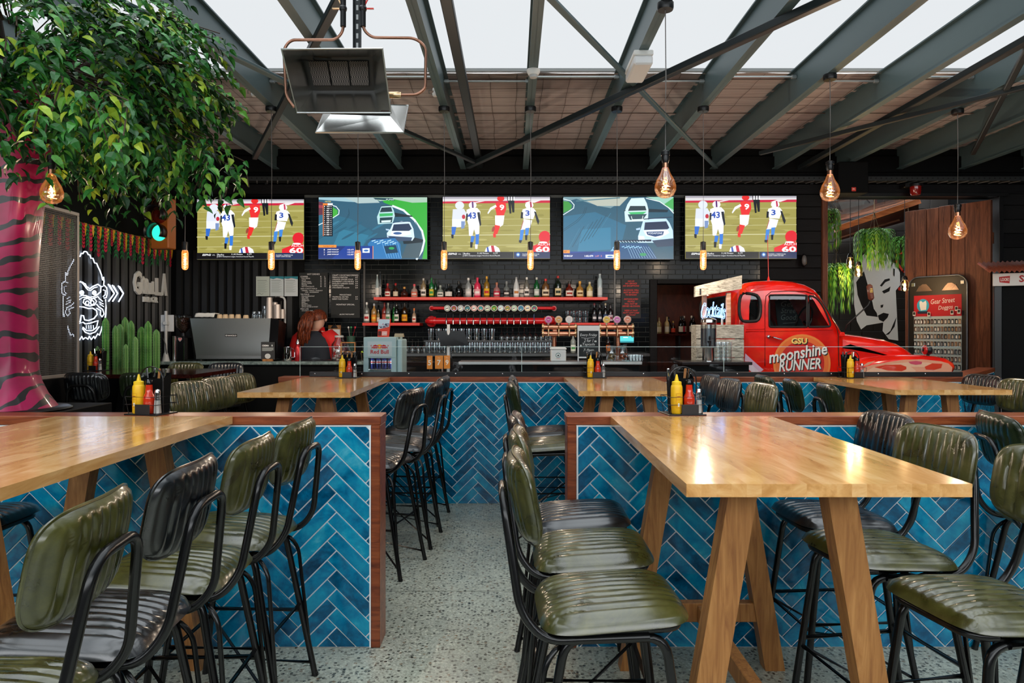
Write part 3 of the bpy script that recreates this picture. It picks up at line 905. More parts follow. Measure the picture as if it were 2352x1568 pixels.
for sx in (-1, 1): mb.tube(arc_path([(sx * 0.15, -0.13, .665), (sx * 0.17, -0.2, .6), legpt(sx, -1, 0.1)], 0.06, 4), 0.0085, 6)
strut_mesh = mb.mesh('rear_strut', PIPE, 60)
def stool(x, y, rz, c, label, cb=None):
    t_ = empty('bar_stool', (x, y, 0), rz, label, 'bar stool', 'padded bar stools')
    inst('seat', seat_mesh[c], t_); b = inst('backrest', back_mesh[cb or c], t_); inst('piping', pip_mesh[cb or c], b)
    inst('seat_frame', seatframe_mesh, t_); inst('back_frame', backframe_mesh, t_)
    for k in legm.values(): inst('leg', k, t_)
    inst('footrest', foot_mesh, t_); inst('cross_brace', brace_mesh, t_); inst('rear_strut', strut_mesh, t_)
    return t_
LEFT, RIGHT, AWAY, NEAR = R(90), R(-90), 0.0, R(180)      # which way the sitter looks
# right side of the near left table
stool(-1.22, 1.53, LEFT + R(6), 'olive', 'olive bar stool at the left front table, nearest to the camera')
stool(-1.20, 1.97, LEFT + R(3), 'black', 'black bar stool at the left front table, between two olive stools')
stool(-1.18, 2.42, LEFT + R(2), 'olive', 'olive bar stool at the left front table, third from the camera', 'brown')
stool(-1.16, 2.87, LEFT - R(2), 'olive', 'olive bar stool at the left front table, closest to its tiled wall')
stool(-2.42, 3.03, RIGHT, 'black', 'black bar stool half hidden beyond the left front table')
# both sides of the near right table
stool(0.285, 2.13, RIGHT + R(2), 'olive', 'olive bar stool at the aisle side of the right front table, nearest the camera')
stool(0.29, 2.62, RIGHT - R(1), 'olive', 'olive bar stool at the aisle side of the right front table, middle of three', 'brown')
stool(0.285, 3.09, RIGHT, 'black', 'black bar stool at the aisle side of the right front table, against the wall')
stool(1.455, 2.10, LEFT + R(10), 'olive', 'olive bar stool cut by the right edge of the picture, front table', 'brown')
stool(1.40, 2.62, LEFT + R(9), 'olive', 'olive bar stool on the far side of the right front table, middle of three', 'brown')
stool(1.45, 3.09, LEFT + R(4), 'black', 'black bar stool on the far side of the right front table, by the wall')
stool(2.46, 3.06, RIGHT - R(12), 'dark', 'dark green bar stool turned away at the right picture edge, front row')
# middle left table
stool(-0.90, 4.47, LEFT + R(-14), 'black', 'black bar stool at the middle left table, nearest of its three in the aisle')
stool(-0.83, 5.04, LEFT + R(-4), 'black', 'black bar stool at the middle left table, second of three in the aisle')
stool(-0.83, 5.62, LEFT + R(-6), 'black', 'black bar stool at the middle left table, closest to the bar tiles')
stool(-2.13, 4.92, RIGHT + R(-18), 'olive', 'olive bar stool left of the middle left table, nearest of its three')
stool(-2.11, 5.38, RIGHT + R(-14), 'olive', 'olive bar stool left of the middle left table, middle of its three')
stool(-2.10, 5.82, RIGHT + R(-12), 'olive', 'olive bar stool left of the middle left table, closest to the dark bar end')
# middle right table
stool(0.26, 5.02, RIGHT + R(2), 'olive', 'olive bar stool at the aisle side of the middle right table', 'dark')
stool(0.27, 5.60, RIGHT, 'black', 'black bar stool at the aisle side of the middle right table, by the bar')
stool(1.51, 4.77, LEFT + R(10), 'olive', 'olive bar stool right of the middle right table, nearest of three', 'brown')
stool(1.43, 5.27, LEFT + R(6), 'black', 'black bar stool right of the middle right table, middle of three')
stool(1.43, 5.78, LEFT + R(4), 'black', 'black bar stool right of the middle right table, against the bar')
# far right table
stool(2.48, 4.80, RIGHT - R(6), 'dark', 'dark green bar stool left of the far right table, nearest of three')
stool(2.42, 5.27, RIGHT - R(8), 'dark', 'dark green bar stool left of the far right table, middle of three')
stool(2.36, 5.72, RIGHT, 'dark', 'dark green bar stool left of the far right table, against the bar')
stool(3.64, 5.18, LEFT + R(8), 'olive', 'olive bar stool right of the far right table, at picture edge')
stool(3.71, 5.72, LEFT + R(8), 'black', 'black bar stool right of the far right table, under the red truck nose')
# dark table at the left wall
stool(-3.76, 6.28, AWAY - R(4), 'black', 'black bar stool with its back to us at the dark red table')
stool(-3.28, 6.28, AWAY + R(2), 'dark', 'green bar stool with its back to us at the dark red table')
stool(-3.75, 7.58, NEAR, 'olive', 'olive bar stool behind the dark red table')
stool(-3.29, 7.58, NEAR, 'black', 'black bar stool behind the dark red table')

# ------------------------------------------------------------------ trestle tables of glued staves
def table(x0, x1, y0, y1, label, zt=PH, th=0.036, top=WOOD, legmat=WOODLEG, n=19, simple=False):
    t_ = empty('leaner_table', ((x0 + x1) / 2, (y0 + y1) / 2, 0), 0, label, 'table', 'wooden leaner tables')
    W_, L_ = x1 - x0, y1 - y0
    sw = W_ / n
    tp = empty('tabletop', (0, 0, zt - th / 2)); tp.parent = t_
    mb = MB(); mb.box((0, 0, 0), (sw, L_, th)); sm_ = mb.mesh('stave', top)
    for i in range(n): inst('stave', sm_, tp, (-W_ / 2 + sw * (i + 0.5), 0, 0))
    cx0 = 0.147; fx = 0.33 if x0 < 2 else 0.26
    for sy in (-1, 1):
        yy = sy * (L_ / 2 - (0.28 if sy < 0 else 0.18))
        mb = MB(); mb.box((0, yy, zt - th - 0.012), (W_ * 0.62, 0.1, 0.024), 0.004); mb.build('batten', legmat, t_)
        for sx in (-1, 1):
            a = Vector((sx * fx, yy, 0)); b = Vector((sx * cx0, yy, zt - th - 0.02))
            mb = MB(); d = (b - a).normalized()
            u = Vector((0, 1, 0)); s_ = d.cross(u).normalized()
            def ringp(c, w, dd): return [c + s_ * w / 2 * i + u * dd / 2 * j for i, j in ((-1, -1), (1, -1), (1, 1), (-1, 1))]
            w_, dp = 0.088, 0.07
            bot = [Vector((p.x - d.x / d.z * p.z, p.y, 0.0)) for p in ringp(a, w_, dp)]
            tpz = zt - th - 0.024
            tps = [Vector((p.x + d.x / d.z * (tpz - p.z), p.y, tpz)) for p in ringp(b, w_, dp)]
            mb.add(bot + tps, [(0, 3, 2, 1), (4, 5, 6, 7), (0, 1, 5, 4), (1, 2, 6, 5), (2, 3, 7, 6), (3, 0, 4, 7)])
            mb.build('leg', legmat, t_)
        zz = 0.26; xr = fx + (cx0 - fx) * zz / zt
        mb = MB(); mb.box((0, yy, zz), (2 * xr - 0.07, 0.05, 0.085), 0.003); mb.build('crossbar', legmat, t_)
    mb = MB(); mb.box((0, 0.05, 0.26), (0.05, L_ - 0.52, 0.075), 0.003); mb.build('stretcher', legmat, t_)
    return t_
table(-2.22, -1.361, 1.79, 3.315, 'honey oak leaner table at the left front, mostly cut by the frame')
table(0.473, 1.252, 1.86, 3.315, 'honey oak leaner table with trestle legs at the right front')
table(-1.85, -1.09, 4.58, 6.06, 'honey oak leaner table in the second row, left of the aisle')
table(0.45, 1.22, 4.68, 6.06, 'honey oak leaner table in the second row, right of the aisle')
table(2.67, 3.49, 4.77, 6.06, 'pale oak leaner table in front of the red truck')
table(-4.27, -3.0, 6.42, 7.4, 'dark red leaner table in front of the cactus planter', top=DARKTAB, legmat=BLACKM, n=8)

# ------------------------------------------------------------------ caddies with sauce bottles
YEL = M_('mustard_yellow', (0.82, 0.5, 0.015), 0.35); YEL2 = M_('mustard_cap', (0.85, 0.58, 0.02), 0.4)
KET = M_('ketchup_red', (0.55, 0.03, 0.008), 0.14, coat=0.5); SALT = M_('salt_white', (0.8, 0.8, 0.8), 0.7)
CAD = M_('caddy_black_wire', (0.006, 0.006, 0.007), 0.35)
def caddy_parts(t_):
    mb = MB(); mb.box((0, 0, 0.003), (0.19, 0.15, 0.006), 0.002); mb.build('base_plate', CAD, t_)
    mb = MB(); mb.box((0.012, -0.072, 0.03), (0.085, 0.004, 0.048), 0.001); mb.build('name_plate', M_('plate_black', (0.012, 0.012, 0.014), 0.4), t_)
    mb = MB()
    for z in (0.052, 0.09):
        mb.tube([(-0.09, -0.07, z), (0.09, -0.07, z), (0.09, 0.07, z), (-0.09, 0.07, z)], 0.0018, 5, closed=True)
    for sx in (-1, 1):
        for sy in (-1, 1): mb.tube([(sx * 0.09, sy * 0.07, 0.09), (sx * 0.078, sy * 0.06, 0.004)], 0.0018, 5)
    mb.build('wire_rail', CAD, t_)
    mb = MB(); pts = [(-0.07, 0.0, 0.004), (-0.07, 0.0, 0.165)] + [(-0.07 * cos(pi * i / 12), 0.0, 0.165 + 0.07 * sin(pi * i / 12)) for i in range(1, 12)] + [(0.07, 0, 0.165), (0.07, 0, 0.004)]
    mb.tube(pts, 0.0035, 6); mb.build('handle', CAD, t_)
def caddy(loc, rz, where, cut=True, sc=1.0):
    t_ = empty('condiment_caddy', loc, rz, 'black wire condiment caddy with arched handle ' + where, 'caddy', 'condiment caddies')
    caddy_parts(t_)
    Mx = Matrix.Translation(loc) @ Matrix.Rotation(rz, 4, 'Z')
    def at(x, y, z=0.007): return Mx @ Vector((x, y, z))
    b = empty('mustard_bottle', at(-0.043, -0.034), rz, 'yellow mustard squeeze bottle in the caddy ' + where, 'bottle', 'mustard bottles')
    mb = MB(); mb.lathe([(0.026, 0), (0.029, 0.004), (0.0285, 0.128), (0.026, 0.138), (0.022, 0.142)], n=20); mb.build('body', YEL, b, 40)
    mb = MB(); mb.lathe([(0.0235, 0.14), (0.0235, 0.156), (0.02, 0.158), (0.011, 0.16), (0.004, 0.192), (0.002, 0.193)], n=18); mb.build('cap', YEL2, b, 40)
    A = Art(step=0.0003)
    A.line([(-0.012, 0.03), (-0.012, 0.1), (0.012, 0.1), (0.012, 0.03), (-0.012, 0.03)], 0.001, 'b0501a'); A.rect(-0.008, 0.084, 0.008, 0.087, 'b0501a'); A.text('MUSTARD', 0, 0.068, w=0.019, c='b0501a', align='c')
    A.ell(0, 0.045, 0.005, 0.009, 'f4efe0')
    A.build('label', b, face_cam((0, -0.0295, 0)))
    k = empty('sauce_bottle', at(0.02, -0.036), rz, 'red tomato sauce bottle with black cap in the caddy ' + where, 'bottle', 'sauce bottles')
    mb = MB(); mb.lathe([(0.024, 0), (0.027, 0.004), (0.0275, 0.07), (0.026, 0.085), (0.018, 0.102), (0.0165, 0.12), (0.0155, 0.142)], n=20); mb.build('body', KET, k, 50)
    mb = MB(); mb.lathe([(0.0165, 0.143), (0.0165, 0.163), (0.015, 0.166)], n=16); mb.build('cap', BLACKG, k, 40)
    s_ = empty('salt_shaker', at(0.069, -0.036), rz, 'glass salt shaker with metal lid in the caddy ' + where, 'shaker', 'salt shakers')
    mb = MB(); mb.lathe([(0.019, 0), (0.0195, 0.004), (0.0135, 0.085), (0.013, 0.1)], n=14); mb.build('jar', GLASSW, s_, 40)
    mb = MB(); mb.lathe([(0.0175, 0.003), (0.0178, 0.005), (0.0142, 0.065)], n=14); mb.build('salt', SALT, s_, 40)
    mb = MB(); mb.lathe([(0.0145, 0.1), (0.0145, 0.109), (0.011, 0.118), (0.004, 0.122)], n=14); mb.build('lid', CHROME, s_, 40)
    if cut:
        h = empty('cutlery_holder', at(0.0, 0.038), rz, 'black tapered cutlery holder in the caddy ' + where, 'holder', 'cutlery holders')
        mb = MB(); b0 = [(-0.055, -0.024, 0), (0.055, -0.024, 0), (0.055, 0.024, 0), (-0.055, 0.024, 0)]; b1 = [(-0.062, -0.028, 0.17), (0.062, -0.028, 0.17), (0.062, 0.028, 0.195), (-0.062, 0.028, 0.195)]
        mb.add(b0 + b1, [(0, 1, 2, 3), (0, 4, 5, 1), (1, 5, 6, 2), (2, 6, 7, 3), (3, 7, 4, 0)]); mb.build('box', BLACK, h)
        for i, (dx, dy, tl, m, nm) in enumerate(((-0.045, 0.0, -0.1, CHROME, 'knife'), (-0.03, 0.008, 0.05, CHROME, 'fork'), (0.008, -0.01, 0.1, WOODLEG, 'steak knife'), (0.03, 0.0, 0.12, CHROME, 'spoon'))):
            u = empty(nm.replace(' ', '_'), at(dx, 0.038 + dy, 0.06), rz, {'knife': 'steel knife', 'fork': 'steel fork', 'steak knife': 'wooden handled steak knife', 'spoon': 'steel spoon'}[nm] + ' standing in the cutlery holder ' + where, 'cutlery', 'cutlery')
            mb = MB(); mb.bar((0, 0, 0), (tl * 0.14, 0.0, 0.135), 0.008, 0.003, 0.001); mb.build('blade', CHROME, u)
            mb = MB(); p1 = Vector((tl * 0.14, 0, 0.135)); p2 = Vector((tl * 0.17, 0, 0.165)); mb.bar(p1 - (p2 - p1), p2, 0.014, 0.007, 0.003); mb.build('handle', m, u)
    return t_
caddy((P(345, 953, 3.40).x, 3.41, PH), R(-14), 'on the left front wall cap')
caddy((P(1568, 946, 3.41).x, 3.41, PH), R(6), 'on the right front wall cap')
caddy((P(800, 866, 5.97).x, 5.97, PH), R(-4), 'on the middle left table')
caddy((P(1366, 865, 5.97).x, 5.97, PH), R(4), 'on the middle right table')
caddy((P(1957, 861, 5.97).x, 5.97, PH), R(12), 'on the far right table')
caddy((P(222, 850, 7.02).x, 7.02, PH), R(-10), 'on the dark red table')
# ------------------------------------------------------------------ screens on the back wall
EMTV = 0.95
def football():
    A = Art(EMTV, 0.0003); X0, X1, Y0, Y1 = 78, 1074, 150, 706; S = 1.0 / (X1 - X0)
    U = lambda x: (x - X0) * S - 0.5
    V = lambda y: (Y1 - y) * S
    def pl(pts, c): A.poly([(U(max(X0, min(X1, x))), V(max(Y0, min(Y1, y)))) for x, y in pts], c)
    def el(x, y, rx, ry, c, rot=0): pl([(x + rx * cos(a) * cos(rot) - ry * sin(a) * sin(rot), y + rx * cos(a) * sin(rot) + ry * sin(a) * cos(rot)) for a in [2 * pi * i / 16 for i in range(16)]], c)
    def ln(pts, w, c): A.line([(U(x), V(y)) for x, y in pts], w * S, c)
    def tx(s, x, y, w, c='f4f4f4', h=None, **k): A.text(s, U(x), V(y), w * S, (h * S if h else None), c, **k)
    pl([(X0, Y0), (X1, Y0), (X1, Y1), (X0, Y1)], '938c48')
    rr = random.Random(4)
    for i in range(46):
        x, y = rr.uniform(90, 1060), rr.uniform(225, 640)
        el(x, y, rr.uniform(30, 110), rr.uniform(4, 12), rr.choice(['867f3c', '9f9855', 'a69f5e', '8d8642']))
    pl([(X0, 150), (X1, 150), (X1, 195), (X0, 200)], 'c9c6c8'); pl([(X0, 150), (X1, 150), (X1, 165), (X0, 168)], '9b97a0')
    pl([(X0, 192), (X1, 182), (X1, 204), (X0, 210)], 'b81c3a'); pl([(420, 190), (470, 189), (380, 207), (330, 208)], 'd8d0d2'); pl([(900, 184), (990, 183), (930, 203), (840, 204)], 'd8d0d2')
    for y, w, c in ((262, 3, 'b8b483'), (352, 3, 'b5b07c'), (410, 4, 'b9b584'), (492, 8, 'bdb98c'), (585, 5, 'b4af7c')): ln([(X0, y + 6), (X1, y - 6)], w, c)
    # blurred player
    el(235, 228, 42, 36, 'cdd3e2'); pl([(172, 262), (275, 258), (300, 300), (285, 350), (250, 375), (165, 360)], 'c9cfdd'); pl([(165, 350), (285, 350), (290, 400), (270, 420), (215, 425), (165, 425)], 'd5d8dd')
    pl([(160, 420), (205, 420), (190, 490), (162, 495)], '2d62b8'); pl([(250, 370), (285, 370), (280, 430), (250, 440)], '6f86b0'); pl([(155, 488), (180, 490), (178, 524), (160, 522)], '14181c'); el(272, 330, 16, 20, 'b02838')
    # 43
    el(356, 226, 36, 31, 'eceef4'); pl([(347, 195), (363, 195), (366, 250), (350, 250)], '5a2f6b'); pl([(300, 268), (336, 252), (398, 250), (428, 282), (418, 400), (320, 412), (298, 340)], 'f0f2f6')
    tx('43', 308, 347, 80, '2246a0', 58, bold=0.03); pl([(398, 290), (422, 288), (436, 400), (424, 416), (408, 350)], '181d28'); pl([(297, 300), (312, 300), (310, 362), (296, 366)], '181d28')
    pl([(318, 405), (420, 398), (418, 480), (386, 498), (370, 440), (352, 505), (322, 500)], 'e6e8ee'); pl([(342, 500), (376, 505), (362, 560), (336, 560)], '2f6fc4'); pl([(384, 488), (416, 486), (412, 575), (384, 580)], '2f6fc4'); pl([(333, 556), (358, 558), (352, 608), (334, 606)], '10141c'); pl([(378, 576), (404, 580), (400, 618), (380, 618)], 'e8e8ea')
    # 9
    el(617, 165, 34, 26, 'cc2424'); pl([(572, 206), (600, 194), (664, 204), (668, 262), (642, 326), (580, 318), (566, 250)], 'd42a2c'); tx('9', 606, 272, 44, 'f6f0ee', 52, bold=0.03)
    pl([(570, 222), (580, 240), (528, 270), (500, 306), (494, 296), (520, 248)], 'dfe0e4'); pl([(564, 318), (652, 318), (640, 400), (612, 422), (566, 404)], 'eceaea'); pl([(562, 402), (612, 412), (584, 486), (550, 486)], 'd22a26'); pl([(545, 480), (572, 484), (572, 516), (548, 514)], 'd22a26'); el(548, 440, 12, 26, '8a4030', 0.3)
    # referee
    for i in range(6): pl([(678 + i * 12, 145), (684 + i * 12, 145), (684 + i * 12, 186), (678 + i * 12, 186)], 'f0f0f0' if i % 2 else '101216')
    pl([(684, 184), (744, 184), (744, 290), (726, 292), (712, 210), (716, 300), (700, 302)], '12161c')
    # 3
    el(882, 226, 38, 31, 'f0f0f4'); pl([(886, 195), (902, 197), (908, 245), (892, 248)], 'b03050'); pl([(820, 266), (860, 250), (920, 252), (944, 280), (918, 352), (830, 346), (812, 300)], 'f2f4f8'); tx('3', 846, 322, 40, '2246a0', 50, bold=0.03)
    pl([(806, 286), (826, 290), (822, 346), (802, 344)], '161a20'); pl([(926, 280), (944, 286), (976, 370), (966, 402), (950, 370)], '1c2028'); pl([(830, 350), (910, 362), (890, 428), (852, 440), (802, 452)], 'eceef2'); ln([(828, 365), (806, 440)], 5, 'a03048')
    pl([(800, 448), (834, 444), (818, 540), (790, 545)], '3c7cc8'); pl([(846, 432), (882, 428), (872, 496), (846, 500)], '3c7cc8'); pl([(842, 496), (866, 494), (862, 540), (846, 540)], '10141c'); pl([(786, 540), (816, 540), (806, 566), (786, 560)], '20242c')
    # near helmets
    el(1026, 512, 56, 56, 'cc1626'); pl([(872, 610), (980, 566), (X1, 560), (X1, 650), (872, 650)], 'd01a28'); tx('ALICH', 960, 588, 112, 'f4eaea', 22); tx('60', 940, 648, 130, 'f6f0f0', 52, bold=0.03); el(1010, 560, 40, 8, 'e8dede')
    pl([(468, 650), (480, 612), (520, 590), (565, 590), (600, 612), (614, 650)], 'e9ecf2'); pl([(526, 590), (552, 590), (566, 650), (536, 650)], 'b02438'); pl([(486, 606), (500, 598), (512, 650), (492, 650)], '3450a0')
    # ticker
    pl([(X0, 645), (735, 645), (735, Y1), (X0, Y1)], '0b0c10'); pl([(738, 645), (X1, 645), (X1, Y1), (738, Y1)], '14264e')
    tx('ESPN2', 130, 672, 80, 'f2f2f2', 17, shear=0.25, bold=0.02); tx('UCL', 222, 670, 28, 'd8d8d8'); ln([(268, 652), (268, 690)], 2, 'e8e8e8')
    tx('Benfica', 276, 668, 56); tx('3 | AS Monaco', 400, 668, 106); tx('3 | FT', 548, 668, 42); tx('UEFA Champions League: Knockout Round Playoffs', 276, 688, 334, 'd8dade')
    el(778, 670, 20, 20, '2c62a8'); el(778, 670, 11, 11, 'bcd2ee'); tx('THUNDER vs TIMBERWOLVES', 816, 670, 158); tx('TODAY 9:30PM ON NBA', 816, 684, 140); ln([(X0, 704), (X1, 704)], 2, '4a4c52')
    return A
def racing():
    A = Art(EMTV, 0.0003); X0, X1, Y0, Y1 = 1200, 2196, 130, 700; S = 1.0 / (X1 - X0)
    U = lambda x: (x - X0) * S - 0.5
    V = lambda y: (Y1 - y) * S
    def pl(pts, c): A.poly([(U(max(X0, min(X1, x))), V(max(Y0, min(Y1, y)))) for x, y in pts], c)
    def el(x, y, rx, ry, c, rot=0): pl([(x + rx * cos(a) * cos(rot) - ry * sin(a) * sin(rot), y + rx * cos(a) * sin(rot) + ry * sin(a) * cos(rot)) for a in [2 * pi * i / 18 for i in range(18)]], c)
    def ln(pts, w, c): A.line([(U(max(X0, min(X1, x))), V(max(Y0, min(Y1, y)))) for x, y in pts], w * S, c)
    def tx(s, x, y, w, c='f4f4f4', h=None, **k): A.text(s, U(x), V(y), w * S, (h * S if h else None), c, **k)
    pl([(X0, Y0), (X1, Y0), (X1, Y1), (X0, Y1)], '2c566c')
    pl([(X0, 260), (1500, 330), (1700, 450), (1600, 600), (X0, 600)], '2a6078'); pl([(1400, 420), (1660, 480), (1600, 590), (1330, 580)], '30718c')
    for k in range(7): el(1330 + k * 70, 380 + (k * 53) % 150, 70, 10, random.Random(k).choice(['26566d', '35718a', '2f6a84']), -0.5)
    pl([(X0, Y0), (1460, Y0), (1640, 180), (1460, 170), (X0, 150)], '8fb2bc'); pl([(1430, Y0), (1720, Y0), (1760, 180), (1560, 186)], '9fb4b4')
    pl([(1330, 220), (1375, 250), (1372, 300), (1310, 330), (1310, 225)], '3fa03c'); ln([(1310, 200), (1360, 215), (1388, 250), (1384, 285), (1330, 320), (1200, 385)], 7, 'd6e6e8')
    pl([(1200, 170), (1240, 175), (1240, 290), (1200, 295)], '5a3040'); pl([(1200, 200), (1240, 205), (1240, 230), (1200, 228)], '903a48')
    for k in (0, 16): ln([(1475, 235 + k), (1480, 280 + k), (1440, 340 + k), (1360, 400 + k), (1200, 500 + k)], 3, '1f3c4c')
    # right verge
    pl([(1760, Y0), (X1, Y0), (X1, Y1), (2150, Y1), (2180, 560), (2168, 460), (2090, 340), (1960, 240), (1800, 180)], '2f9e34'); pl([(1700, Y0), (X1, Y0), (X1, 176), (2060, 180), (1900, 150), (1760, 165)], '9ab6a4')
    pl([(1700, 134), (1880, 138), (1900, 162), (1720, 150)], '20404a'); tx('PUMA', 1820, 158, 70, 'd8ecec', 14)
    ln([(1880, 210), (1980, 250), (2080, 340), (2150, 440), (2170, 530), (2150, 620), (2100, 700)], 18, 'd4e4ea'); ln([(2090, 360), (2140, 450), (2150, 520)], 6, '486e7e')
    pl([(1890, 270), (2060, 300), (2060, 310), (1890, 310)], '12222c'); pl([(1960, 470), (2160, 520), (2150, 556), (1980, 560)], '14242e'); pl([(2010, 560), (2160, 545), (2120, 690), (1960, 690)], '41555f')
    # far green car
    pl([(1775, 215), (1870, 208), (1890, 250), (1900, 300), (1880, 370), (1745, 378), (1736, 310), (1760, 250)], 'a8ccd0'); pl([(1778, 225), (1865, 220), (1878, 262), (1762, 268)], '1f3540'); pl([(1758, 280), (1882, 275), (1880, 300), (1760, 308)], '36a35c'); pl([(1762, 318), (1880, 312), (1872, 362), (1760, 366)], '1a3a44'); pl([(1775, 345), (1865, 340), (1860, 358), (1778, 362)], 'c8dede'); ln([(1770, 212), (1872, 206)], 6, '2a3c44')
    # white car
    pl([(1880, 370), (1960, 350), (2040, 358), (2070, 420), (2080, 500), (2060, 530), (1900, 520), (1830, 500), (1826, 460), (1860, 420)], 'c4d8ea'); pl([(1890, 380), (2030, 372), (2056, 420), (2030, 440), (1872, 440)], '23344e'); pl([(1868, 440), (2040, 440), (2050, 470), (1960, 492), (1860, 480)], 'e4eef6'); el(1925, 462, 40, 12, '3a5a8c'); pl([(1830, 485), (2060, 500), (2050, 530), (1900, 536)], '3a4c66'); ln([(1880, 362), (2050, 350)], 6, '2c4460'); pl([(1815, 420), (1850, 425), (1848, 438), (1820, 434)], 'a8c4dc')
    # near blue car
    pl([(1650, 560), (1690, 520), (1900, 505), (1950, 560), (1960, 700), (1700, 700)], '2c6ea6'); ln([(1680, 518), (1900, 500)], 12, '1e3c60')
    for k in range(9): ln([(1690 + k * 24, 535 + (k % 3) * 12), (1720 + k * 24, 525 + (k % 3) * 12)], 8, 'a8d0ec')
    for k in range(7): ln([(1780 + k * 24, 540), (1830 + k * 22, 690)], 3, '78b4dc')
    pl([(1800, 580), (1910, 570), (1930, 640), (1820, 650)], '163a54'); el(1870, 600, 26, 12, '2c9a58')
    # standings board
    pl([(1240, 186), (1330, 186), (1330, 490), (1240, 490)], '10131e'); pl([(1240, 186), (1284, 186), (1284, 204), (1240, 204)], 'e07a2c'); pl([(1284, 186), (1330, 186), (1330, 204), (1284, 204)], 'e8e8ec'); pl([(1240, 204), (1246, 204), (1246, 488), (1240, 488)], 'd8743c'); tx('PIRTEK', 1260, 176, 56, 'e8d060', 11)
    for k, nm in enumerate('WIN VAN REY MOS BAM POT VER WAZ DPA STA RUT PYE DEP GRO SKE'.split()):
        y = 220 + k * 18.6; tx(str(k + 1), 1252, y, 7 if k < 9 else 13, h=10); tx(nm, 1274, y, 26, h=10, bold=0.02); tx('+%d' % (k % 5), 1306, y, 14, h=9)
    # lower board
    pl([(1200, 580), (1700, 580), (1700, 700), (1200, 700)], '1a3c8c'); pl([(1200, 588), (1450, 580), (1320, 700), (1200, 700)], '17306e'); pl([(1200, 570), (1365, 570), (1365, 594), (1200, 594)], 'e88a38'); tx('FASTEST LAP', 1246, 590, 96, '201818')
    for k, tm in enumerate(('1:02.479', '1:02.349', '1:02.887')): tx(str(k + 1), 1250, 620 + k * 22, 8, h=12); tx('JAMIE WHINCUP', 1282, 620 + k * 22, 104, h=12, bold=0.02); tx(tm, 1466, 620 + k * 22, 58, h=12)
    pl([(1605, 602), (1670, 600), (1670, 642), (1605, 642)], 'd8e8f6'); el(1638, 622, 22, 9, '2c62a8'); pl([(1698, 580), (1704, 580), (1704, 700), (1698, 700)], 'e08a4c'); ln([(X0, 698), (X1, 698)], 2, '6a7a8c')
    return A
